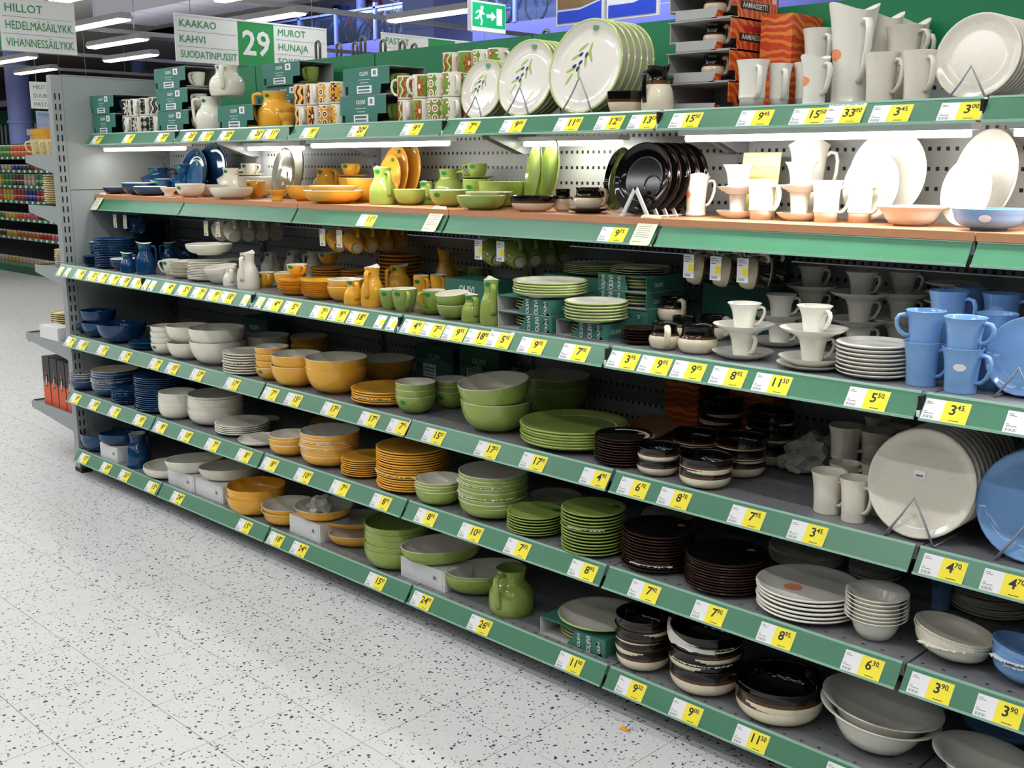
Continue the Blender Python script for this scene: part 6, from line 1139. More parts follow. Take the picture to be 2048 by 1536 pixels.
def handle(kind, m, Rr, h):
    k = (kind, m.name, Rr, h)
    if k in HAND: return HAND[k]
    b = MB()
    if kind in ('pitcher', 'creamer', 'jug', 'teapot'):
        if kind in ('jug', 'teapot'): pts = [(.62, .90), (.80, .93), (1.02, .93), (1.14, .90), (1.17, .82), (1.16, .66), (1.12, .46), (1.04, .3), (.93, .2)]
        else: pts = [(.60, .86), (.72, .885), (.92, .89), (1.02, .87), (1.06, .80), (1.07, .66), (1.07, .5), (1.05, .34), (.97, .25)]
        P = [(x * Rr, 0, z * h) for x, z in pts]; b.tube(P, .0055 if Rr < .06 else .007, 8, ry=.0095 if Rr < .06 else .012)
    elif kind == 'cup':
        P = [(x * Rr, 0, z * h) for x, z in [(.96, .86), (1.15, .9), (1.38, .88), (1.5, .78), (1.46, .6), (1.3, .4), (1.08, .25), (.82, .2)]]; b.tube(P, .0042, 8, ry=.0075)
    elif kind == 'hpot':
        P = [(x * Rr, 0, z * h) for x, z in [(.78, .88), (1.0, .94), (1.22, .88), (1.3, .7), (1.24, .45), (1.12, .28), (.93, .2)]]; b.tube(P, .006, 8, ry=.009)
    elif kind == 'tcup':
        P = [(x * Rr, 0, z * h) for x, z in [(.78, .8), (.95, .86), (1.12, .8), (1.17, .64), (1.06, .42), (.88, .22), (.6, .14)]]; b.tube(P, .0042, 8, ry=.007)
    elif kind in ('mug', 'tmug'):
        P = [(x * Rr, 0, z * h) for x, z in [(.86, .82), (1.06, .87), (1.3, .84), (1.42, .72), (1.4, .55), (1.25, .38), (1.02, .27), (.76, .24)]]; b.tube(P, .0048, 8, ry=.008)
    elif kind == 'tjug':
        P = [(x * Rr, 0, z * h) for x, z in [(.84, .80), (1.05, .845), (1.3, .83), (1.4, .74), (1.36, .58), (1.2, .42), (.98, .3), (.73, .25)]]; b.tube(P, .006 if Rr > .045 else .0045, 8, ry=.010 if Rr > .045 else .008)
    else:
        P = [(x * Rr, 0, z * h) for x, z in [(.96, .8), (1.2, .86), (1.5, .78), (1.6, .55), (1.5, .32), (1.2, .2), (.96, .22)]]; b.tube(P, .0045, 8, ry=.007)
    HAND[k] = b.mesh('handle', [m])
    return HAND[k]
SPATCH = {}
def radius_at(o, z):
    for p, q in zip(o, o[1:]):
        if p[1] <= z <= q[1] and q[1] > p[1]: return p[0] + (q[0] - p[0]) * (z - p[1]) / (q[1] - p[1])
    return o[-1][0]
def side_sticker(kind, Rr, h, zc, size, m, sy=1):
    k = (kind, Rr, h, zc, size, m.name)
    if k in SPATCH: return SPATCH[k]
    o, _ = prof_out(kind, Rr, h); o = o[4:] if kind == 'plate' else o[2:]
    b = MB(); vs = []
    rc = radius_at(o, zc)
    rings = [(0, 1), (.5, 12), (1, 12)]
    for t, nn in rings:
        for j in range(nn):
            a = 2 * PI * j / 12
            z = zc + t * size * .62 * math.sin(a); th = t * size * math.cos(a) / rc
            r = radius_at(o, z) + .0006
            vs.append((r * math.cos(th), r * math.sin(th), z))
    fs = [(0, 1 + j, 1 + (j + 1) % 12) for j in range(12)] + [(1 + j, 13 + j, 13 + (j + 1) % 12, 1 + (j + 1) % 12) for j in range(12)]
    b.add(vs, fs, 0, True)
    SPATCH[k] = b.mesh('sticker', [m])
    return SPATCH[k]
def disc(rx, ry, m, name='sticker', n=14):
    k = ('disc', rx, ry, m.name)
    if k not in SPATCH:
        SPATCH[k] = MB().add([(rx * math.cos(2 * PI * j / n), ry * math.sin(2 * PI * j / n), 0) for j in range(n)], [tuple(range(n))]).mesh(name, [m])
    return SPATCH[k]
OBJN = dict(plate='plate', deep='deep_plate', bowl='bowl', sbowl='bowl', sabowl='bowl', tbowl='bowl', oval='oval_bowl', hbowl='casserole_bowl', saucer='saucer', tsaucer='saucer', cup='cup', tcup='cup', pitcher='pitcher', creamer='creamer', jug='jug', teapot='jug', tjug='jug', hpot='pot', mug='mug', tmug='mug', pmug='mug', stand='egg_stand')
CATN = dict(plate='plate', deep_plate='plate', bowl='bowl', oval_bowl='bowl', casserole_bowl='bowl', saucer='saucer', cup='cup', pitcher='pitcher', creamer='jug', jug='jug', pot='pot', mug='mug', egg_stand='egg cup')
ORD = ['topmost', 'second from top', 'third from top', 'fourth from top', 'fifth from top', 'sixth from top', 'seventh from top', 'eighth from top', 'ninth from top', 'tenth from top', 'eleventh from top', 'twelfth from top', 'thirteenth from top', 'fourteenth from top', 'fifteenth from top', 'sixteenth from top']
ORD.append('seventeenth from top')
HANDLED = ('cup', 'pitcher', 'creamer', 'jug', 'teapot', 'hpot', 'tcup', 'mug', 'tmug', 'tjug', 'pmug')
rs = random.Random(11)
def handle_mat(kind, col):
    if kind == 'pmug': return cer('W')
    if col[0] == 'H': return cer('K') if kind in ('pitcher',) else cer('C')
    return cer(col[0])
CAM_ANG = math.atan2(-1, 1)
STACKTOP = {}
for kind, col, x, y, z, Rr, h, pitch, n, ang, tilt, noun, place, row, op in ITEMS:
    Rr = round(Rr, 3); h = round(h, 3)
    nm = OBJN[kind]
    if col[0] == 'H' and kind == 'oval': nm = 'oven_dish'
    cat = CATN.get(nm, 'dish')
    if nm == 'plate': nm = 'dinner_plate' if Rr > .1 else 'side_plate'
    for k in range(n):
        top = k == n - 1
        me = body(kind, col, Rr, h)
        jx, jy = (0, 0) if n == 1 else (rs.uniform(-.0022, .0022), rs.uniform(-.0022, .0022))
        rz = R(ang) if ang is not None else rs.uniform(0, 6)
        rot = [0, 0, rz]
        loc = [x + jx, y + jy, z + k * pitch]
        if tilt: rot = [R(tilt[0]), R(tilt[1]), 0]; loc[2] += .5 * Rr * math.sin(R(max(abs(tilt[0]), abs(tilt[1]))))
        if top and op.get('tilt2'): rot = [R(op['tilt2'][0]), R(op['tilt2'][1]), rz]; loc[2] += .004
        lab = (noun + ' ' + place) if n == 1 else ('%s %s %s' % (ORD[n - 1 - k] if k else 'bottom', noun, place))
        grp = ('%ss %s' % (noun, place)) if n > 1 else '%ss on the %s' % (noun, SHN[row])
        if kind in HANDLED and ang is not None:
            t = link(nm, None, None, loc, rot); tag(t, lab, cat, grp)
            b_ = link('body', me, t)
            link('handle', handle(kind, handle_mat(kind, col), Rr, h), t)
            host = t
        else:
            host = link(nm, me, None, loc, rot); tag(host, lab, cat, grp)
        # round shop stickers
        sm_ = None
        if kind in ('cup', 'pitcher', 'creamer', 'jug', 'teapot') and col[0] in 'YGBW' and row in 'WAT' and (row == 'W' or rs.random() < .75):
            zc = {'cup': .8, 'pitcher': .9, 'creamer': .9, 'jug': .88, 'teapot': .9}[kind] * h
            sm_ = link('sticker', side_sticker(kind, Rr, h, zc, .0125, STICK), host, (0, 0, 0), (0, 0, R(-75) - rot[2])); sm_['label'] = 'small round green sticker'
        elif kind == 'bowl' and n > 1 and k == 0 and row == 'B' and Rr < .09 or (kind == 'bowl' and row == 'W' and rs.random() < .5):
            sm_ = link('sticker', side_sticker(kind, Rr, h, .72 * h, .0135, STICK), host, (0, 0, 0), (0, 0, R(-80) - rot[2])); sm_['label'] = 'small round green sticker'
        elif kind in ('deep', 'plate') and top and n > 4 and col[0] in 'YGWO' and row in 'CA' and rs.random() < .45:
            sm_ = link('sticker', disc(.014, .014, STICK), host, (.78 * Rr * math.cos(R(60) - rot[2]), .78 * Rr * math.sin(R(60) - rot[2]), (.5 if kind == 'plate' else .52) * h + .002), (0, 0, 0)); sm_['label'] = 'small round green sticker'
        elif kind == 'plate' and col[0] == 'H' and top:
            sm_ = link('sticker', disc(.015, .009, YST), host, (.74 * Rr * math.cos(R(70) - rot[2]), .74 * Rr * math.sin(R(70) - rot[2]), .46 * h + .001)); sm_['label'] = 'small yellow sticker'
        elif kind == 'tjug' and (Rr < .045 and row != 'T' or 'orange' in noun or 'frontmost' in place):
            sm_ = link('sticker', side_sticker(kind, Rr, h, .52 * h, .024 if Rr > .045 else .019, ORST), host, (0, 0, 0), (0, 0, R(-122) - rot[2])); sm_['label'] = 'round orange sticker'
        elif kind == 'plate' and col == 'T' and top and n == 6 and Rr > .11:
            sm_ = link('sticker', disc(.024, .024, ORST), host, (-.3 * Rr, 0, .37 * h + .001)); sm_['label'] = 'round orange sticker'
        elif (kind == 'mug' and 'barcode sticker' in place) or (kind == 'sabowl' and 'paper sticker' in place):
            sm_ = link('barcode_label', side_sticker(kind, Rr, h, .6 * h, .014, WHITE_CARD), host, (0, 0, 0), (0, 0, R(-75) - rot[2])); sm_['label'] = 'white barcode sticker'
# ---------------------------------------------------------------- plates standing in racks and leaning
STANDS = []
for col, x, y, z, Rr, n, sp, lean, yw, noun, place, row in STAND:
    h = round(.17 * Rr, 3); Rr = round(Rr, 3)
    for k in range(n):
        me = body('plate' if col != 'Q' else 'deep', col, Rr, h)
        th = R(90 - lean)
        # plate axis tilted back: bottom edge rests on the shelf
        cz = Rr * math.cos(R(lean)) + .003
        o = link('dinner_plate' if Rr > .1 else 'side_plate', me, None, (x - math.sin(R(yw)) * -sp * k, y + .02 + sp * k + .3 * Rr * math.sin(R(lean)), z + cz), (th, 0, R(yw)))
        lab = (noun + ' ' + place) if n == 1 else '%s %s %s' % (['front', 'second', 'third', 'fourth', 'fifth', 'sixth', 'seventh', 'eighth', 'ninth', 'tenth', 'eleventh', 'twelfth'][k] if k < n - 1 or n == 1 else 'rearmost', noun, place)
        tag(o, lab, 'plate', noun + 's ' + place if n > 1 else None)
        if col == 'H' and n > 1:
            if 'well' not in SPATCH:
                wb_ = MB(); wb_.tube([(.03 * math.cos(a), .03 * math.sin(a), 0) for a in [2 * PI * i / 20 for i in range(20)]], .0022, 6, closed=True); SPATCH['well'] = wb_.mesh('cup_well', [mat('glaze_dark_brown', (46, 24, 16), .16, coat=.2)])
            link('cup_well', SPATCH['well'], o, (.32 * Rr, -.18 * Rr, .36 * h + .001))
        if k == 0 and col in 'OBYG' and row in 'TW':
            s_ = link('sticker', disc(.011, .011, STICK), o, (.1 * Rr, .82 * Rr, .62 * h + .001), (R(-8), 0, 0)); s_['label'] = 'small round green sticker'
        if k == 0 and row == 'B' and col == 'S':
            s_ = ubox(-.014, -.009, 0, .014, .009, .0004, WHITE_CARD, 'barcode_label', o, (-.01, .02, .36 * h + .001)); s_['label'] = 'small white barcode sticker'
            ubox(-.009, -.006, .0005, .009, -.001, .0007, GREYINK, 'bars', s_)
    if n > 1: STANDS.append((col, x, y, z, Rr, n, sp, place, row))
for col, x, y, z, Rr, n, sp, place, row in STANDS:
    rack = row == 'W'
    t = empty('plate_rack' if rack else 'plate_stand', (x, y, z))
    tag(t, ['grey wire stand of the smallest green-rimmed plates, top shelf', 'grey wire stand of the medium green-rimmed plates, top shelf', 'grey wire stand of the large green-rimmed plates, top shelf', 'grey wire stand of the speckled white plates, top shelf',
            'grey wire stand of the speckled plates, third shelf up', 'grey wire stand of the light blue plates, third shelf up', 'grey wire stand of the light blue plates, fourth shelf up', 'white plastic rack of slanted slats holding the black plates'][STANDS.index((col, x, y, z, Rr, n, sp, place, row))], 'plate stand')
    ht = .80 * Rr; wd = .46 * Rr; m = WHITEPL if rack else WIRE
    for k in range(n + 1 if rack else 2):
        yy = -.02 + (sp * k if rack else (n * sp + .05) * k)
        b = MB()
        if rack:
            for s in (-1, 1): b.prism([(s * wd - .006, 0), (s * wd + .006, 0), (.006, ht), (-.006, ht)], 1, yy - .003, yy + .003)
        else: b.tube([(-wd, yy - .012, .003), (-wd * .45, yy, ht * .55), (0, yy + .003, ht), (wd * .45, yy, ht * .55), (wd, yy - .012, .003)], .0026 if Rr < .125 else .003, 6)
        link('slat' if rack else 'wire_frame', b.mesh('slat' if rack else 'wire_frame', [m]), t)
    b = MB()
    for s in (-1, 1): b.tube([(s * wd, -.03, .003), (s * wd, n * sp + .04, .003)], .0026, 6)
    link('base_rod', b.mesh('base_rod', [m]), t)

# ---------------------------------------------------------------- price tags on the rails
TILT = math.atan2(.0385, .0535); TROT = (PI / 2 - TILT, 0, 0)
CARD = MB().box(-.05, -.031, 0, .05, .031, .0008).mesh('price_tag', [WHITE_CARD])
PANEL = MB().box(-.006, -.031, .0009, .0495, .0185, .0012).mesh('yellow_panel', [YEL_CARD])
pl = MB()
for yy, x0, x1 in ((.012, -.046, -.036), (.008, -.046, -.03), (-.012, -.046, -.040), (-.016, -.046, -.024)): pl.box(x0, yy - .0007, .0009, x1, yy + .0007, .0011)
for i in range(9): pl.box(-.045 + i * .0027, -.028, .0009, -.045 + i * .0027 + (.0008 if i % 3 else .0016), -.021, .0011)
PRINT = pl.mesh('small_print', [GREYINK])
SUB = MB().box(.012, -.027, .0013, .034, -.0255, .0015).box(.036, .0, .0013, .041, .001, .0015).mesh('unit_price', [INK])
NCARD = MB().box(-.0235, -.031, 0, .0235, .031, .0008).mesh('price_tag', [WHITE_CARD])
NPANEL = MB().box(.0, -.018, .0009, .0215, .004, .0012).mesh('yellow_panel', [YEL_CARD])
npb = MB()
for yy, x0, x1 in ((.026, -.018, .012), (.02, -.018, .004), (.013, -.018, -.006)): npb.box(x0, yy - .0008, .0009, x1, yy + .0008, .0011)
for i in range(8): npb.box(-.018 + i * .0027, -.028, .0009, -.018 + i * .0027 + .0014, -.0215, .0011)
NPRINT = npb.mesh('small_print', [GREYINK])
LINE = MB().box(-.044, .0225, .0009, .036, .0262, .0011).mesh('title_line', [GREYINK])
BYX = {'A': [(3.9, 3.95, 'KUPPI 0,2L HEINÄ')]}
TITLES = {}
def title_for(row, x, pr):
    for r_, a, b, s in TITLE_LIST:
        if r_ == row and a <= x < b: return s
    return None
def rail_point(row, x, off=.0022):
    zb, yb = RZ[row]
    return (x, yb + .0193 - off * math.cos(TILT) , zb + .0262 + off * math.sin(TILT))
OW = ['first', 'second', 'third', 'fourth', 'fifth', 'sixth', 'seventh', 'eighth', 'ninth', 'tenth', 'eleventh', 'twelfth', 'thirteenth', 'fourteenth', 'fifteenth', 'sixteenth', 'seventeenth', 'eighteenth', 'nineteenth', 'twentieth']
def ordw(i): return OW[i] if i < 20 else ('thirtieth' if i == 29 else ('twenty-' if i < 29 else 'thirty-') + OW[(i - 20) % 10])
for row, L in TAGS.items():
    for i, (x, pr) in enumerate(L):
        prev = L[i - 1][1] if i else None; nxt = L[i + 1][1] if i + 1 < len(L) else None
        off = .0022 + (.001 if i and x - L[i - 1][0] < .1005 else 0)
        t = link('price_tag', CARD, None, rail_point(row, x, off), TROT)
        near = min((it for it in ITEMS if it[13] == row and it[3] < .32), key=lambda it: abs(it[2] - x) + it[3] * .3)
        tag(t, '%s price tag on %s rail, %s, under %s' % (ordw(i), SHN[row], pr.replace(' ', ','), ' '.join(near[11].split(' with ')[0].split(' holding ')[0].split()[-4:])), 'price tag', 'price tags on the %s rail' % SHN[row])
        link('yellow_panel', PANEL, t); link('small_print', PRINT, t); link('unit_price', SUB, t)
        e, c = pr.split(' ')
        text(e, True, .033, INK, t, (.013 if len(e) > 1 else .015, -.002, .0014), (0, 0, 0), name='price')
        text(c, True, .0165, INK, t, (.035 if len(e) > 1 else .0305, .006, .0014), (0, 0, 0), name='cents')
        s = title_for(row, x, pr)
        if s: text(s, False, .0085, INK, t, (-.002, .0245, .001), (0, 0, 0), width=.088, name='title')
        else: link('title_line', LINE, t)
for row, L in SMALL.items():
    for i, x in enumerate(L):
        t = link('price_tag', NCARD, None, rail_point(row, x), TROT)
        tag(t, 'narrow price tag with small yellow patch, %s of its pair, %s pair from the far end' % (['left', 'right'][i % 2], ['first', 'second', 'third', 'fourth'][i // 2]), 'price tag', 'narrow price tags on the %s rail' % SHN[row])
        link('yellow_panel', NPANEL, t); link('small_print', NPRINT, t)
INFOC = mat('info_cream', (226, 222, 190), .45)
for i, x in enumerate(INFO['W']):
    p = rail_point('W', x, .004)
    w2, h2 = .036, .052
    b = MB(); pts = []
    for cx, cy, a0 in ((w2 - .008, h2 - .008, 0), (-w2 + .008, h2 - .008, 90), (-w2 + .008, -h2 + .008, 180), (w2 - .008, -h2 + .008, 270)):
        pts += [(cx + .008 * math.cos(R(a0 + k * 30)), cy + .008 * math.sin(R(a0 + k * 30))) for k in range(4)]
    b.prism(pts, 2, 0, .001)
    t = link('info_card', b.mesh('info_card', [INFOC]), None, (p[0], p[1] + .002, p[2] + .012), TROT)
    tag(t, 'cream care-instruction card on the wooden shelf rail, %s of three' % ['far left', 'middle', 'right'][i], 'card', 'instruction cards on the wooden shelf rail')
    pb = MB()
    for k, (yy, wd) in enumerate(((.043, .02), (.036, .03), (.012, .03), (.005, .026), (-.003, .03), (-.010, .024), (-.017, .03), (-.024, .03), (-.040, .018))): pb.box(-.028, yy - .0008, .0011, -.028 + wd * 1.7, yy + .0008, .0013)
    for k in range(4): pb.box(-.024 + k * .014, .021, .0011, -.018 + k * .014, .027, .0013)
    link('small_print', pb.mesh('small_print', [GREYINK]), t)
# rail joiners: little black and white clips in the gaps of the upper rails
for row in 'TA':
    for b in range(1, 6):
        zb, yb = RZ[row]
        t = link('rail_clip', MB().box(-.004, 0, 0, .004, .03, .03).mesh('rail_clip', [DARKSLOT]), None, (.9 * b, yb + .012, zb + .018)); tag(t, 'black clip in the rail gap, %s, %s joint from the far end' % (SHN[row], ['first', 'second', 'third', 'fourth', 'fifth'][b - 1]), 'clip', 'rail joint clips')
        ubox(-.004, -.004, -.016, .004, .012, -.002, WHITEPL, 'white_end', t)

# ---------------------------------------------------------------- hooks with hanging mugs under the wooden shelf
HOOKS = [(.154, 'B'), (.262, 'B'), (1.043, 'W'), (1.146, 'W'), (1.93, 'Y'), (2.041, 'Y'), (2.822, 'G'), (2.928, 'G'), (3.688, 'H'), (3.779, 'H'), (3.867, 'H')]
hcn = dict(B='dark blue', W='cream', Y='yellow', G='green', H='black and cream')
HK = {}
def hook_parts():
    a = MB().tube([(0, .375, .03), (0, .0, .03), (0, -.002, .045)], .0032, 6)
    a2 = MB().box(-.018, -.006, -.042, .018, -.0048, .024)
    HK['arm'] = a.mesh('arm', [WIRE]); HK['card'] = a2.mesh('price_card', [WHITE_CARD])
    HK['yel'] = MB().box(0, -.0066, -.022, .0175, -.0061, -.002).mesh('yellow_patch', [YEL_CARD])
    b = MB()
    for zz, x1 in ((.018, .004), (.012, .010), (.004, 0)): b.box(-.014, -.0066, zz - .001, x1, -.0061, zz + .001)
    for i in range(7): b.box(-.013 + i * .003, -.0066, -.038, -.0116 + i * .003, -.0061, -.031)
    HK['pr'] = b.mesh('small_print', [GREYINK])
hook_parts()
seq = {}
for x, c in HOOKS:
    k = seq.get(c, 0); seq[c] = k + 1
    word = ['left', 'right', 'third'][k] if c != 'H' else ['left', 'middle', 'right'][k]
    t = empty('display_hook', (x, .27, 1.315)); tag(t, '%s hook with hanging price card over the %s cups, %s' % (word, hcn[c], SHN['A']), 'hook', 'cup hooks under the wooden shelf')
    link('arm', HK['arm'], t); cd = link('price_card', HK['card'], t); link('yellow_patch', HK['yel'], cd); link('small_print', HK['pr'], cd)
    nmug = {'B': 1, 'W': 4, 'Y': 4, 'G': 4, 'H': 2}[c]
    for j in range(nmug):
        kind = 'hpot' if c == 'H' else 'cup'
        Rr, h = (.045, .078) if c == 'H' else (.042, .088)
        d = Vector((-.78, .38, .30)).normalized() if c != 'H' else Vector((.70, .60, -.12)).normalized()
        hx = (Vector((.1, .1, 1)) - d * d.dot(Vector((.1, .1, 1)))).normalized()
        hy = d.cross(hx)
        Rm = Matrix((hx, hy, d)).transposed()
        hp = Vector((1.44 * Rr, 0, .66 * h)) if c != 'H' else Vector((1.25 * Rr, 0, .62 * h))
        pos = Vector((x, .35 + .075 * j, 1.345)) - Rm @ hp
        mm = Rm.to_4x4(); mm.translation = pos
        m_ = empty('cup'); m_.matrix_world = mm
        tag(m_, '%s cup hanging by its handle, %s on the %s hook' % (hcn[c], ['first', 'second', 'third', 'fourth'][j], word), 'cup', 'hanging %s cups' % hcn[c])
        cc = {'Y': 'Yw', 'G': 'Gw', 'B': 'Bw'}.get(c, c)
        link('body', body(kind, cc, Rr, h), m_); link('handle', handle(kind, handle_mat(kind, cc), Rr, h), m_)
        if c == 'W' or c == 'Y' or c == 'G':
            fd = link('foot_disc', disc(.018, .018, mat('foot_clay', (196, 190, 176), .8), 'foot_disc'), m_, (0, 0, -.0006), (PI, 0, 0))

# ---------------------------------------------------------------- boxes
WB = mat('white_carton', (226, 226, 226), .6, vary=.03, scale=6); SEAM = mat('carton_seam', (150, 150, 150), .7)
def white_box(x0, x1, y0, d, h, label):
    w = x1 - x0
    t = empty('white_box', ((x0 + x1) / 2, y0, .1255)); tag(t, label, 'box', 'white boxes raising the bowls')
    ubox(-w / 2, 0, 0, w / 2, d, h, WB, 'carton', t)
    ubox(w / 2 - .012, -.0006, .004, w / 2 - .011, 0, h - .004, SEAM, 'flap_seam', t); ubox(w / 2, .004, .006, w / 2 + .0008, d - .004, h - .006, WB, 'end_flap', t)
    l_ = ubox(w * .24, -.0012, h * .42, w * .34, -.0004, h * .66, mat('label_grey', (205, 205, 205), .6), 'barcode_label', t)
    for i in range(5): ubox(w * .25 + i * .003, -.0016, h * .46, w * .25 + i * .003 + .0014, -.0013, h * .62, INK, 'bar', l_)
for a in ((.215, .402, .075, .12, .0745, 'white box under the dark blue oval bowls'), (.896, 1.132, .085, .13, .0745, 'white box under the left cream oval bowl'), (1.14, 1.372, .09, .13, .0745, 'white box under the right cream oval bowl'),
          (1.886, 2.096, .09, .14, .0745, 'white box under the paper-filled yellow bowl'), (2.586, 2.824, .095, .13, .0745, 'white box under the green oval bowl')): white_box(*a)
def sleeve(x0, x1, y0, d, z0, h, label, cut=.45, open_left=True, window=False, n_pl=4, Rp=None, words=True, flip=False):
    """open-ended print sleeve with plates inside; the printed front covers only its right part"""
    w = x1 - x0; xm = x0 + w * cut
    t = empty('olive_print_box', (x0, y0, z0)); tag(t, label, 'box', 'olive print boxes')
    th = .0022
    ubox(0, 0, 0, w, d, th, CARDGREY, 'bottom', t); ubox(0, 0, h - th, w, d, h, OLBOX, 'lid', t); ubox(0, d - th, th, w, d, h - th, OLBOX, 'back', t)
    ubox(w - th, 0, th, w, d - th, h - th, OLBOX, 'side', t)
    if flip:
        fp = link('printed_front', MB().prism([(0, th), (w * .62, th), (w * .56, h - th), (0, h - th)], 1, 0, th).mesh('printed_front', [OLBOX]), t); cut = 0; ubox(0, th, th, th, d - th, h - th, OLBOX, 'left_side', t)
    else: fp = link('printed_front', MB().prism([(w * cut - .02, th), (w - th, th), (w - th, h - th), (w * cut + .012, h - th), (w * cut + .004, h * .55)], 1, 0, th).mesh('printed_front', [OLBOX]), t)
    if open_left and not flip: ubox(0, th, th, th, d - th, h - th, mat('sleeve_white', (206, 206, 204), .8), 'inner_side', t)
    lf = MB()
    for i in range(3 if flip else 5):
        cx = w * (cut + .12 + .17 * i) if cut + .12 + .17 * i < .95 else w * .92
        lf.prism([(cx - .012, h * .12), (cx - .004, h * .28), (cx + .006, h * .2), (cx + .012, h * .06)], 1, -.0009, -.0003)
        lf.prism([(cx - .016, h * .62), (cx - .006, h * .86), (cx + .004, h * .74), (cx - .002, h * .6)], 1, -.0009, -.0003)
    link('leaf_print', lf.mesh('leaf_print', [OLDARK]), fp)
    ww = w * (1 - cut) * (.55 if flip else 1)
    if words:
        for f_, sz in ((.22, .017), (.52, .024), (.82, .015)):
            text('OLIIVI', True, sz, SIGNW, fp, (w * cut + ww * f_, -.0012, h * .5), (PI / 2, -PI / 2, 0), width=h * .86)
        text('OLIIVI', True, .017, SIGNW, t, (w + .0012, d * .3, h * .45), RX, d * .4); text('OLIIVI', True, .013, SIGNW, t, (w * .75, d * .18, h + .0006), (0, 0, R(15)), w * .4)
    Rp = Rp or min(w * .44, d * .44)
    hp = round(.15 * Rp, 3)
    for k in range(n_pl):
        o = link('plate', body('plate', 'P', round(Rp, 3), hp), None, ((x0 + .005 + Rp + (w * .02)) if not flip else x1 - .006 - Rp, y0 + d / 2, z0 + th + .001 + k * (h - hp - 2 * th - .002) / max(1, n_pl - 1)), (0, 0, 1))
        tag(o, '%s green-rimmed plate inside the %s' % (['lowest', 'second', 'third', 'fourth'][k], label.split(',')[0]), 'plate', 'plates inside the ' + label.split(',')[0])
sleeve(3.288, 3.558, .085, .25, .1255, .0585, 'low olive print box on the bottom shelf', .5)
zA = 1.0865
sleeve(3.08, 3.311, .102, .225, zA, .0505, 'lower left olive print box, fourth shelf up', .48)
sleeve(3.08, 3.309, .101, .225, zA + .0515, .0505, 'upper left olive print box, fourth shelf up', .46)
sleeve(3.318, 3.506, .114, .175, zA, .0485, 'front olive print box, fourth shelf up', .42)
sleeve(3.325, 3.515, .305, .19, zA, .0725, 'lowest right olive print box, fourth shelf up', .05, n_pl=1)
sleeve(3.322, 3.513, .30, .19, zA + .0735, .049, 'middle right olive print box, fourth shelf up', .5, flip=True)
sleeve(3.322, 3.513, .30, .19, zA + .1235, .049, 'top right olive print box, fourth shelf up', .5, flip=True)
def plain_box(x0, x1, y0, y1, z0, z1, m, label, words=None, lab=True):
    t = empty('gift_box' if m is not OLBOX else 'olive_print_box', ((x0 + x1) / 2, y0, z0)); tag(t, label, 'box'); w = x1 - x0; h = z1 - z0
    c = ubox(-w / 2, 0, 0, w / 2, y1 - y0, h, m, 'carton', t)
    ubox(-w / 2 - .0003, -.0004, h * .9, w / 2 + .0003, 0, h * .905, OLDARK, 'lid_seam', t)
    if words: text(words, True, min(.03, h * .3), SIGNW, t, (0, -.001, h * .7), (PI / 2, 0, 0), w * .6)
    if lab:
        l_ = ubox(-w * .3, -.0012, h * .15, w * .05, -.0004, h * .5, WHITE_CARD, 'paper_label', t)
        for k in range(3): ubox(-w * .26, -.0016, h * (.2 + .09 * k), w * .01, -.0013, h * (.23 + .09 * k), GREYINK, 'print_line', l_)
plain_box(3.04, 3.29, .36, .60, zA, 1.2335, OLBOX, 'olive print box behind, under the left back plates, fourth shelf up', 'OLIIVI', False)
plain_box(2.60, 2.83, .31, .46, zA, zA + .105, OLBOX, 'olive print box behind the green bowls, fourth shelf up', 'OLIIVI', False)
plain_box(3.56, 3.80, .52, .63, zA, zA + .22, OLBOX, 'shaded olive print box standing at the back, fourth shelf up', 'OLIIVI', False)
zB = .725
plain_box(2.14, 2.36, .56, .64, zB, zB + .15, OLBOX, 'left shaded olive box at the back of the third shelf up', 'OLIIVI')
plain_box(2.40, 2.62, .56, .64, zB, zB + .17, OLBOX, 'right shaded olive box at the back of the third shelf up', 'OLIIVI')
plain_box(.92, 1.14, .5, .62, zB, zB + .15, OLBOX, 'shaded olive box behind the cream bowls, third shelf up', 'OLIIVI')
plain_box(1.5, 1.72, .55, .63, .4425, .4425 + .15, OLBOX, 'shaded olive box at the back of the second shelf up', 'OLIIVI')
ORNG = mat('orange_print', (214, 84, 40), .5); nb = NB(ORNG)
tc = nb.n.new('ShaderNodeTexCoord'); wv = nb.n.new('ShaderNodeTexWave'); wv.wave_type = 'RINGS'; wv.inputs['Scale'].default_value = 14; wv.inputs['Distortion'].default_value = 9; wv.inputs['Detail'].default_value = 1.5
nb.nt.links.new(tc.outputs['Object'], wv.inputs['Vector'])
nb.base(nb.mix(nb.mth('GREATER_THAN', wv.outputs['Fac'], .62), lin((206, 70, 34)), lin((228, 132, 52))))
plain_box(3.40, 3.53, .56, .64, zB, zB + .17, ORNG, 'left orange gift box standing at the back of the third shelf up', None, False)
plain_box(3.64, 3.80, .57, .64, zB, zB + .18, ORNG, 'right orange gift box standing at the back of the third shelf up', None, False)
o = link('cardboard_sheet', MB().add([(-.10, -.08, .005), (.10, -.09, .005), (.09, .09, .045), (-.09, .1, .045), (-.10, -.08, .008), (.10, -.09, .008), (.09, .09, .048), (-.09, .1, .048)], [(0, 3, 2, 1), (4, 5, 6, 7), (0, 1, 5, 4), (1, 2, 6, 5), (2, 3, 7, 6), (3, 0, 4, 7)]).mesh('cardboard_sheet', [mat('brown_card', (150, 104, 64), .8)]), None, (3.40, .45, zB), (0, 0, R(-12)))
tag(o, 'brown cardboard sheet lying behind the small brown plates, third shelf up', 'cardboard')
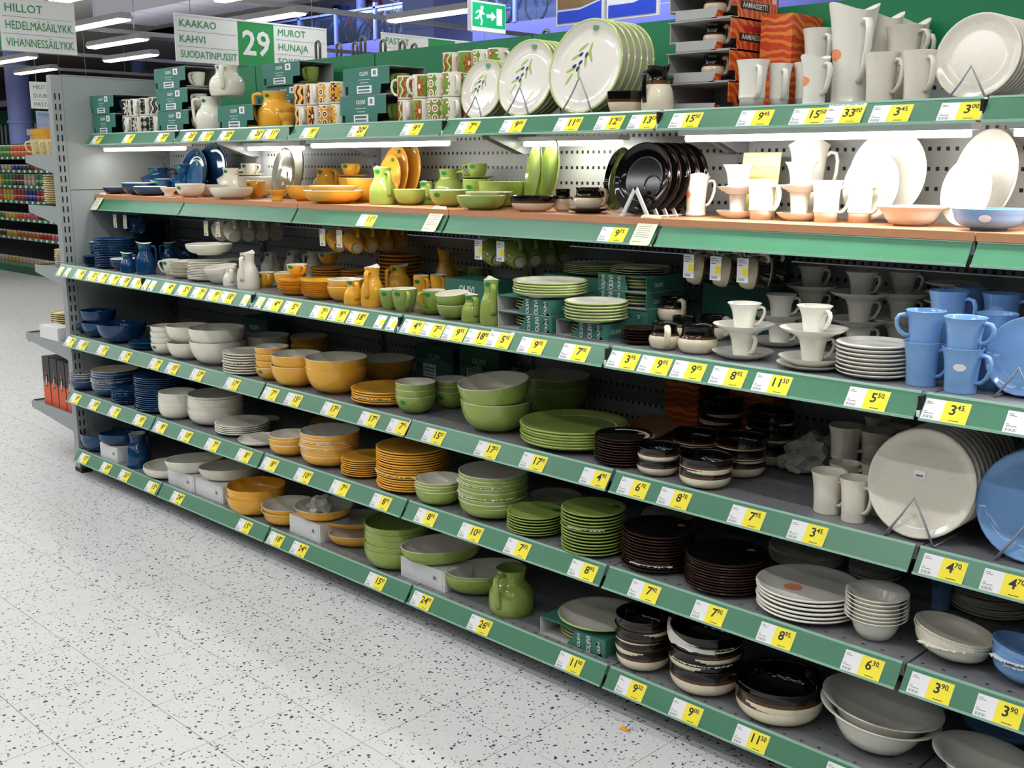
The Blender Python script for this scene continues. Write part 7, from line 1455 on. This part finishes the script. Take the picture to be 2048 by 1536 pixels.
# display boxes on the top shelf: green notched front, open right end with a cup inside
def display_box(x0, x1, y0, d, z0, h, label, cupc=None, words=True):
    w = x1 - x0
    t = empty('display_box', (x0, y0, z0)); tag(t, label, 'box', 'green display boxes on the top shelf')
    th = .002
    f = link('printed_front', MB().prism([(.1 * w, 0), (.80 * w, 0), (.82 * w, h * .36), (w, h * .36), (w, h * .98), (0, h), (-.004, h * .34), (.1 * w, h * .34)], 1, 0, th).mesh('printed_front', [OLBOX]), t)
    ubox(0, d - th, 0, w, d, h, CARDGREY, 'back', t); ubox(0, th, h - th, w, d - th, h, CARDGREY, 'lid', t); ubox(0, th, 0, w + .01, d - th, th, CARDGREY, 'bottom', t)
    ubox(.02 * w, th, th, .02 * w + th, d - th, h - th, OLBOX, 'side', t)
    ubox(w * .62, -.0006, h * .64, w * .76, -.0001, h * .92, WHITE_CARD, 'barcode_label', f); ubox(w * .66, -.001, h * .7, w * .72, -.0007, h * .86, GREYINK, 'bars', f)
    l_ = ubox(w * .3, -.0006, h * .06, w * .62, -.0001, h * .34, WHITE_CARD, 'paper_label', f)
    ubox(w * .33, -.001, h * .22, w * .58, -.0007, h * .3, mat('label_teal', (50, 110, 120), .6), 'teal_print', l_); ubox(w * .33, -.001, h * .1, w * .58, -.0007, h * .17, GREYINK, 'grey_print', l_)
    text('OLIIVI', True, h * .2, SIGNW, f, (w * .46, -.0012, h * .76), (PI / 2, 0, 0), w * .34)
    for k in range(2): ubox(w * (.34 + .03 * k), -.0008, h * (.54 - .11 * k), w * (.58 - .03 * k), -.0003, h * (.565 - .11 * k), mat('pale_print', (190, 206, 196), .6), 'pale_print', f)
    if cupc:
        Rr = .036; hh = round(min(.066, h - .02), 3)
        s = link('saucer', body('saucer', cupc[0], .055 if d > .13 else .034, .012), None, (x0 + w - .045, y0 + d * .5, z0 + th)); tag(s, '%s saucer in the end of the %s' % (hcn[cupc[0]], label.split(',')[0]), 'saucer')
        if d > .1:
            c = empty('cup', (x0 + w - .045, y0 + d * .5, z0 + th + .005), R(-70)); tag(c, '%s cup in the end of the %s' % (hcn[cupc[0]], label.split(',')[0]), 'cup')
            link('body', body('cup', cupc, Rr, hh), c); link('handle', handle('cup', cer(cupc[0]), Rr, hh), c)
zT = 1.732
display_box(.016, .26, .25, .2, zT, .099, 'lower green display box at the far end', 'Bw'); display_box(.006, .255, .248, .2, zT + .1, .091, 'upper green display box at the far end', 'Bw')
for k, (nm, dx) in enumerate((('lowest', 0), ('middle', 0), ('topmost', -.01))):
    display_box(.665 + dx, .945 + dx, .262, .17, zT + .0955 * k, .0945, nm + ' green display box left of the white jugs', 'W')
display_box(1.215, 1.49, .252, .075, zT, .10, 'low green display box between white and yellow jugs', 'Yw')
display_box(1.31, 1.585, .44, .17, zT, .092, 'lowest green display box behind the yellow jug', None); display_box(1.31, 1.585, .44, .17, zT + .093, .092, 'middle green display box behind the yellow jug', 'Gw'); display_box(1.295, 1.575, .43, .17, zT + .186, .093, 'topmost green display box behind the yellow jug', 'Gw')
display_box(2.075, 2.345, .262, .17, zT, .105, 'lower green display box between the patterned mugs', 'Gw'); display_box(2.09, 2.36, .268, .17, zT + .106, .098, 'upper green display box between the patterned mugs', 'Gw')
# orange breakfast gift boxes with open grey fronts
def gift_box(k, z0, h, label, x0=3.52, x1=3.735, y0=.36, d=.235, full=True):
    w = x1 - x0
    t = empty('gift_box', (x0, y0, z0)); tag(t, label, 'box', 'orange breakfast gift boxes'); th = .0025
    ubox(0, d - th, 0, w, d, h, CARDGREY, 'back', t); ubox(0, 0, h - th, w, d - th, h, CARDGREY, 'lid', t); ubox(.03, 0, 0, w, d - th, th, CARDGREY, 'bottom', t)
    ubox(0, .01, h * .3, th, d - th, h - th, CARDGREY, 'side', t)
    link('front_flap', MB().prism([(.03, th), (w * .75, th), (w * .8, h * .32), (.0, h * .36), (.03, h * .3)], 1, -.001, .001).mesh('front_flap', [CARDGREY]), t)
    ubox(w * .70, .0, .0, w * .78, .03, h * .26, ORNG, 'orange_fold', t)
    e = link('printed_end', MB().prism([(.035, 0), (d, 0), (d, h), (0, h), (0, h * .34), (.03, h * .34)], 0, w - th, w).mesh('printed_end', [ORNG]), t)
    ubox(w, d * .26, h * .62, w + .0008, d * .62, h * .80, mat('band_red', (196, 44, 50), .5), 'red_band', e)
    ubox(w, d * .18, h * .30, w + .0008, d * .80, h * .55, INK, 'black_band', e)
    text('AAMIAISSETTI', True, h * .24, SIGNW, e, (w + .0012, d * .49, h * .425), RX, d * .58)
    ubox(w, d * .86, h * .6, w + .0008, d * .95, h * .8, WHITE_CARD, 'seal', e)
    if full:
        s = link('saucer', body('saucer', 'H', .055, .014), None, (x0 + w * .55, y0 + .062, z0 + th + .001)); tag(s, 'dark saucer inside the ' + label.split(',')[0], 'saucer')
        c = empty('pot', (x0 + w * .58, y0 + .055, z0 + th + .008), R(20)); tag(c, 'black and cream pot inside the ' + label.split(',')[0], 'pot'); link('body', body('hpot', 'H', .034, .064), c); link('handle', handle('hpot', cer('C'), .034, .064), c)
for k in range(4): gift_box(k, zT + .0855 * k, .085, ['lowest', 'second', 'third', 'topmost'][k] + ' orange breakfast gift box in the stack', x0=3.52 - .004 * (k % 2), full=k > 0)
plain_box(3.76, 3.86, .47, .63, zT, zT + .265, ORNG, 'orange gift box standing on end behind the stack, top shelf', None, False)
# brochure card and white rack contents on the wooden shelf
t = empty('brochure', (3.735, .52, 1.437), R(6)); t.rotation_euler = (R(-10), 0, R(6)); tag(t, 'pale yellow brochure card with picture of cups behind the white cups', 'brochure')
BRO = mat('brochure_yellow', (238, 228, 150), .5)
ubox(-.06, 0, 0, .06, .004, .19, BRO, 'card', t); q = ubox(-.06, -.0006, .15, .06, -.0001, .188, mat('brochure_pale', (246, 240, 190), .5), 'title_band', t)
d_ = link('plate_picture', disc(.03, .03, WHITE_CARD, 'plate_picture'), t, (.02, -.001, .085), (PI / 2, 0, 0))
for i, (dx, dz, c) in enumerate(((.012, .01, (224, 110, 100)), (-.008, -.004, (150, 156, 110)), (.014, -.01, (240, 214, 80)))):
    ubox(dx - .009, -.0003 + -.001, dz - .008, dx + .009, -.001, dz + .008, mat('pic_%d' % i, c, .5), 'picture_patch', t, (.02, 0, .085))
# ---------------------------------------------------------------- tissue paper
def frill(x, y, z, Rr, label, seed, amp=.006, a0=0, a1=6.283):
    rr = random.Random(seed); b = MB(); n = 64; vs = []
    for j, f in enumerate((.75, .94, 1.0, 1.035)):
        for i in range(n):
            a = a0 + (a1 - a0) * i / (n - 1)
            r_ = Rr * f * (1 + (rr.uniform(-.025, .025) if j > 1 else 0))
            vs.append((r_ * math.cos(a), r_ * math.sin(a), (0, .0, rr.uniform(-amp, amp) * .4, rr.uniform(-amp, amp))[j]))
    fs = [(j * n + i, j * n + i + 1, (j + 1) * n + i + 1, (j + 1) * n + i) for j in range(3) for i in range(n - 1)]
    b.add(vs, fs, 0, False)
    o = link('tissue_paper', b.mesh('tissue_paper', [PAPER]), None, (x, y, z)); tag(o, label, 'paper'); return o
def find(s):
    for it in ITEMS:
        if s in it[11] + ' ' + it[12]: return it
for s, ks, lab in (('dark blue deep plate in the paper-lined', (3, 4), 'stack of dark blue deep plates'), ('yellow deep plate with cream', (), ''), ('yellow and cream deep plate', (3, 5), 'yellow deep plate stack'), ('green deep plate with cream', (3, 6), 'green deep plate stack'), ('yellow dinner plate', (6,), 'tall yellow plate stack'),
                   ('green dinner plate', (8,), 'tall green plate stack'), ('small dark brown plate', (9,), 'small brown plates'), ('large green plate', (4,), 'large green plates'), ('dark brown dinner plate', (2,), 'left brown plate stack'), ('speckled cream bowl in the tilted', (1,), 'tilted speckled bowls'), ('light blue bowl in the stack', (2, 3), 'light blue bowl stack'),
                   ('casserole bowl in paper-lined', (1, 3), 'paper-lined casserole stack'), ('large yellow plate in the stack', (2,), 'large yellow plates'), ('cream plate in the stack of eight', (4,), 'cream plate stack')):
    it = find(s)
    if not it: continue
    for q, k in enumerate(ks):
        frill(it[2], it[3], it[4] + it[7] * k + it[6] * .96 - (.004 if it[0] == 'plate' else .002), it[5], '%ssheet of white tissue fringing out of the %s' % (['', 'upper '][q] if len(ks) > 1 else '', lab) if q or len(ks) == 1 else 'lower sheet of white tissue fringing out of the ' + lab, len(s) + q * 7 + k, .003, *((R(10), R(150)) if 'large green' in s or 'small dark' in s else (R(225 + 17 * (k % 3)), R(330 + 20 * (k % 2)))))
def crumple(x, y, z, sx, sy, sz, seed, label, m=PAPER):
    rr = random.Random(seed); bm = bmesh.new(); bmesh.ops.create_icosphere(bm, subdivisions=3, radius=1)
    for v in bm.verts:
        k = 1 + .35 * math.sin(v.co.x * 5 + seed) * math.cos(v.co.y * 6) + rr.uniform(-.16, .16)
        v.co = Vector((v.co.x * sx * k, v.co.y * sy * k, max(v.co.z, -.6) * sz * k))
    zm = min(v.co.z for v in bm.verts)
    for v in bm.verts: v.co.z -= zm
    me = bpy.data.meshes.new('crumpled_paper'); bm.to_mesh(me); bm.free(); me.materials.append(m)
    o = link('crumpled_paper', me, None, (x, y, z)); tag(o, label, 'paper'); return o
crumple(4.01, .47, .7255, .075, .07, .055, 3, 'crumpled grey wrapping paper left of the speckled mugs, third shelf up', mat('wrapping_grey', (186, 182, 172), .85))
crumple(3.97, .42, .7255, .045, .03, .035, 9, 'small crumpled paper piece before the grey wrapping paper', mat('wrapping_grey', (186, 182, 172), .85))
it = find('yellow bowl holding crumpled paper')
crumple(it[2] - .02, it[3], it[4] + .012, .05, .05, .035, 5, 'crumpled tissue in the yellow bowl on the white box')
# torn tissue sheet hanging out of the casserole stack
it = find('casserole bowl in paper-lined')
b = MB(); vs = []; n = 14; rr = random.Random(4)
for i in range(n):
    a = R(200 + i * 9); r0, r1 = it[5] * .97, it[5] * 1.07
    vs += [(r0 * math.cos(a), r0 * math.sin(a), .012 + .03 * (1 - i / n)), (r1 * math.cos(a), r1 * math.sin(a), .004 + rr.uniform(-.004, .006) + .045 * max(0, 1 - i / 5))]
b.add(vs, [(2 * i, 2 * i + 1, 2 * i + 3, 2 * i + 2) for i in range(n - 1)])
o = link('tissue_paper', b.mesh('tissue_paper', [PAPER]), None, (it[2], it[3], it[4] + it[7] * 3 + it[6] * .8)); tag(o, 'white tissue flap hanging from the top of the casserole stack, bottom shelf', 'paper')
# ---------------------------------------------------------------- end unit goods
PAL = CER['P'] = (214, 199, 146); OLIVE_PLAIN[0] = False; BODY = {}
zs = [z for z, d in EG]
for i in range(5):
    t = empty('mug', (-.48 + .092 * i, .17, zs[0]), R(250 - 6 * i)); tag(t, 'pale yellow mug on the top end shelf, %s from left' % ['first', 'second', 'third', 'fourth', 'fifth'][i], 'mug', 'pale mugs on the top end shelf')
    link('body', body('mug', 'P', .045, .085), t); link('handle', handle('mug', cer('P'), .045, .085), t)
for (x, y, z, Rr, n, nm) in ((-.36, .24, zs[1], .105, 13, 'left stack on the second end shelf'), (-.15, .24, zs[1], .10, 13, 'right stack on the second end shelf'), (-.30, .24, zs[2], .10, 7, 'left stack on the third end shelf'), (-.14, .22, zs[2], .085, 11, 'right stack on the third end shelf'), (-.52, .30, zs[3], .115, 9, 'large stack on the fourth end shelf'), (-.25, .27, zs[3], .08, 7, 'small stack on the fourth end shelf')):
    hh = round(.17 * Rr, 3)
    for k in range(n):
        o = link('plate', body('plate', 'P', Rr, hh), None, (x + rs.uniform(-.002, .002), y + rs.uniform(-.002, .002), z + k * .0118)); tag(o, '%s pale yellow plate, %s' % (ORD[n - 1 - k] if k else 'bottom', nm), 'plate', 'pale yellow plates, ' + nm)
t = empty('white_box', (-.335, .085, zs[3])); tag(t, 'white box before the pale plates on the fourth end shelf', 'box'); ubox(-.115, 0, -.0015, .115, .09, .068, WB, 'carton', t); ubox(.1155, .004, .004, .116, .086, .064, WB, 'end_flap', t)
BLK = mat('box_black', (44, 44, 44), .5); ORB = mat('box_orange', (214, 92, 50), .5, vary=.25, scale=30)
for i in range(4):
    t = empty('upright_box', (-.50 + .098 * i, .12, zs[4])); tag(t, 'tall black and orange box with flame print, %s of four, lowest end shelf' % ['first', 'second', 'third', 'fourth'][i], 'box', 'flame boxes on the lowest end shelf')
    c = ubox(-.044, 0, 0, .044, .26, .265, BLK, 'carton', t)
    f = link('orange_print', MB().prism([(-.044, 0), (.044, 0), (.044, .12), (.012, .135), (.0, .20), (-.014, .135), (-.044, .115)], 1, -.0012, -.0003).mesh('orange_print', [ORB]), c)
    ubox(-.008, -.002, .1, .014, -.0013, .165, INK, 'black_plate', f); ubox(-.001, -.0026, .108, .007, -.0021, .157, SIGNW, 'pale_lettering', f)
# ---------------------------------------------------------------- floor scrap
o = link('paper_scrap', MB().add([(-.014, -.008, 0), (.012, -.01, .001), (.016, .004, .004), (.002, .011, .001), (-.012, .007, .003)], [(0, 1, 2, 3, 4)]).mesh('paper_scrap', [mat('scrap_orange', (240, 160, 30), .5)]), None, (3.72, -.02, .001)); tag(o, 'tiny orange scrap lying on the floor before the shelves', 'scrap')
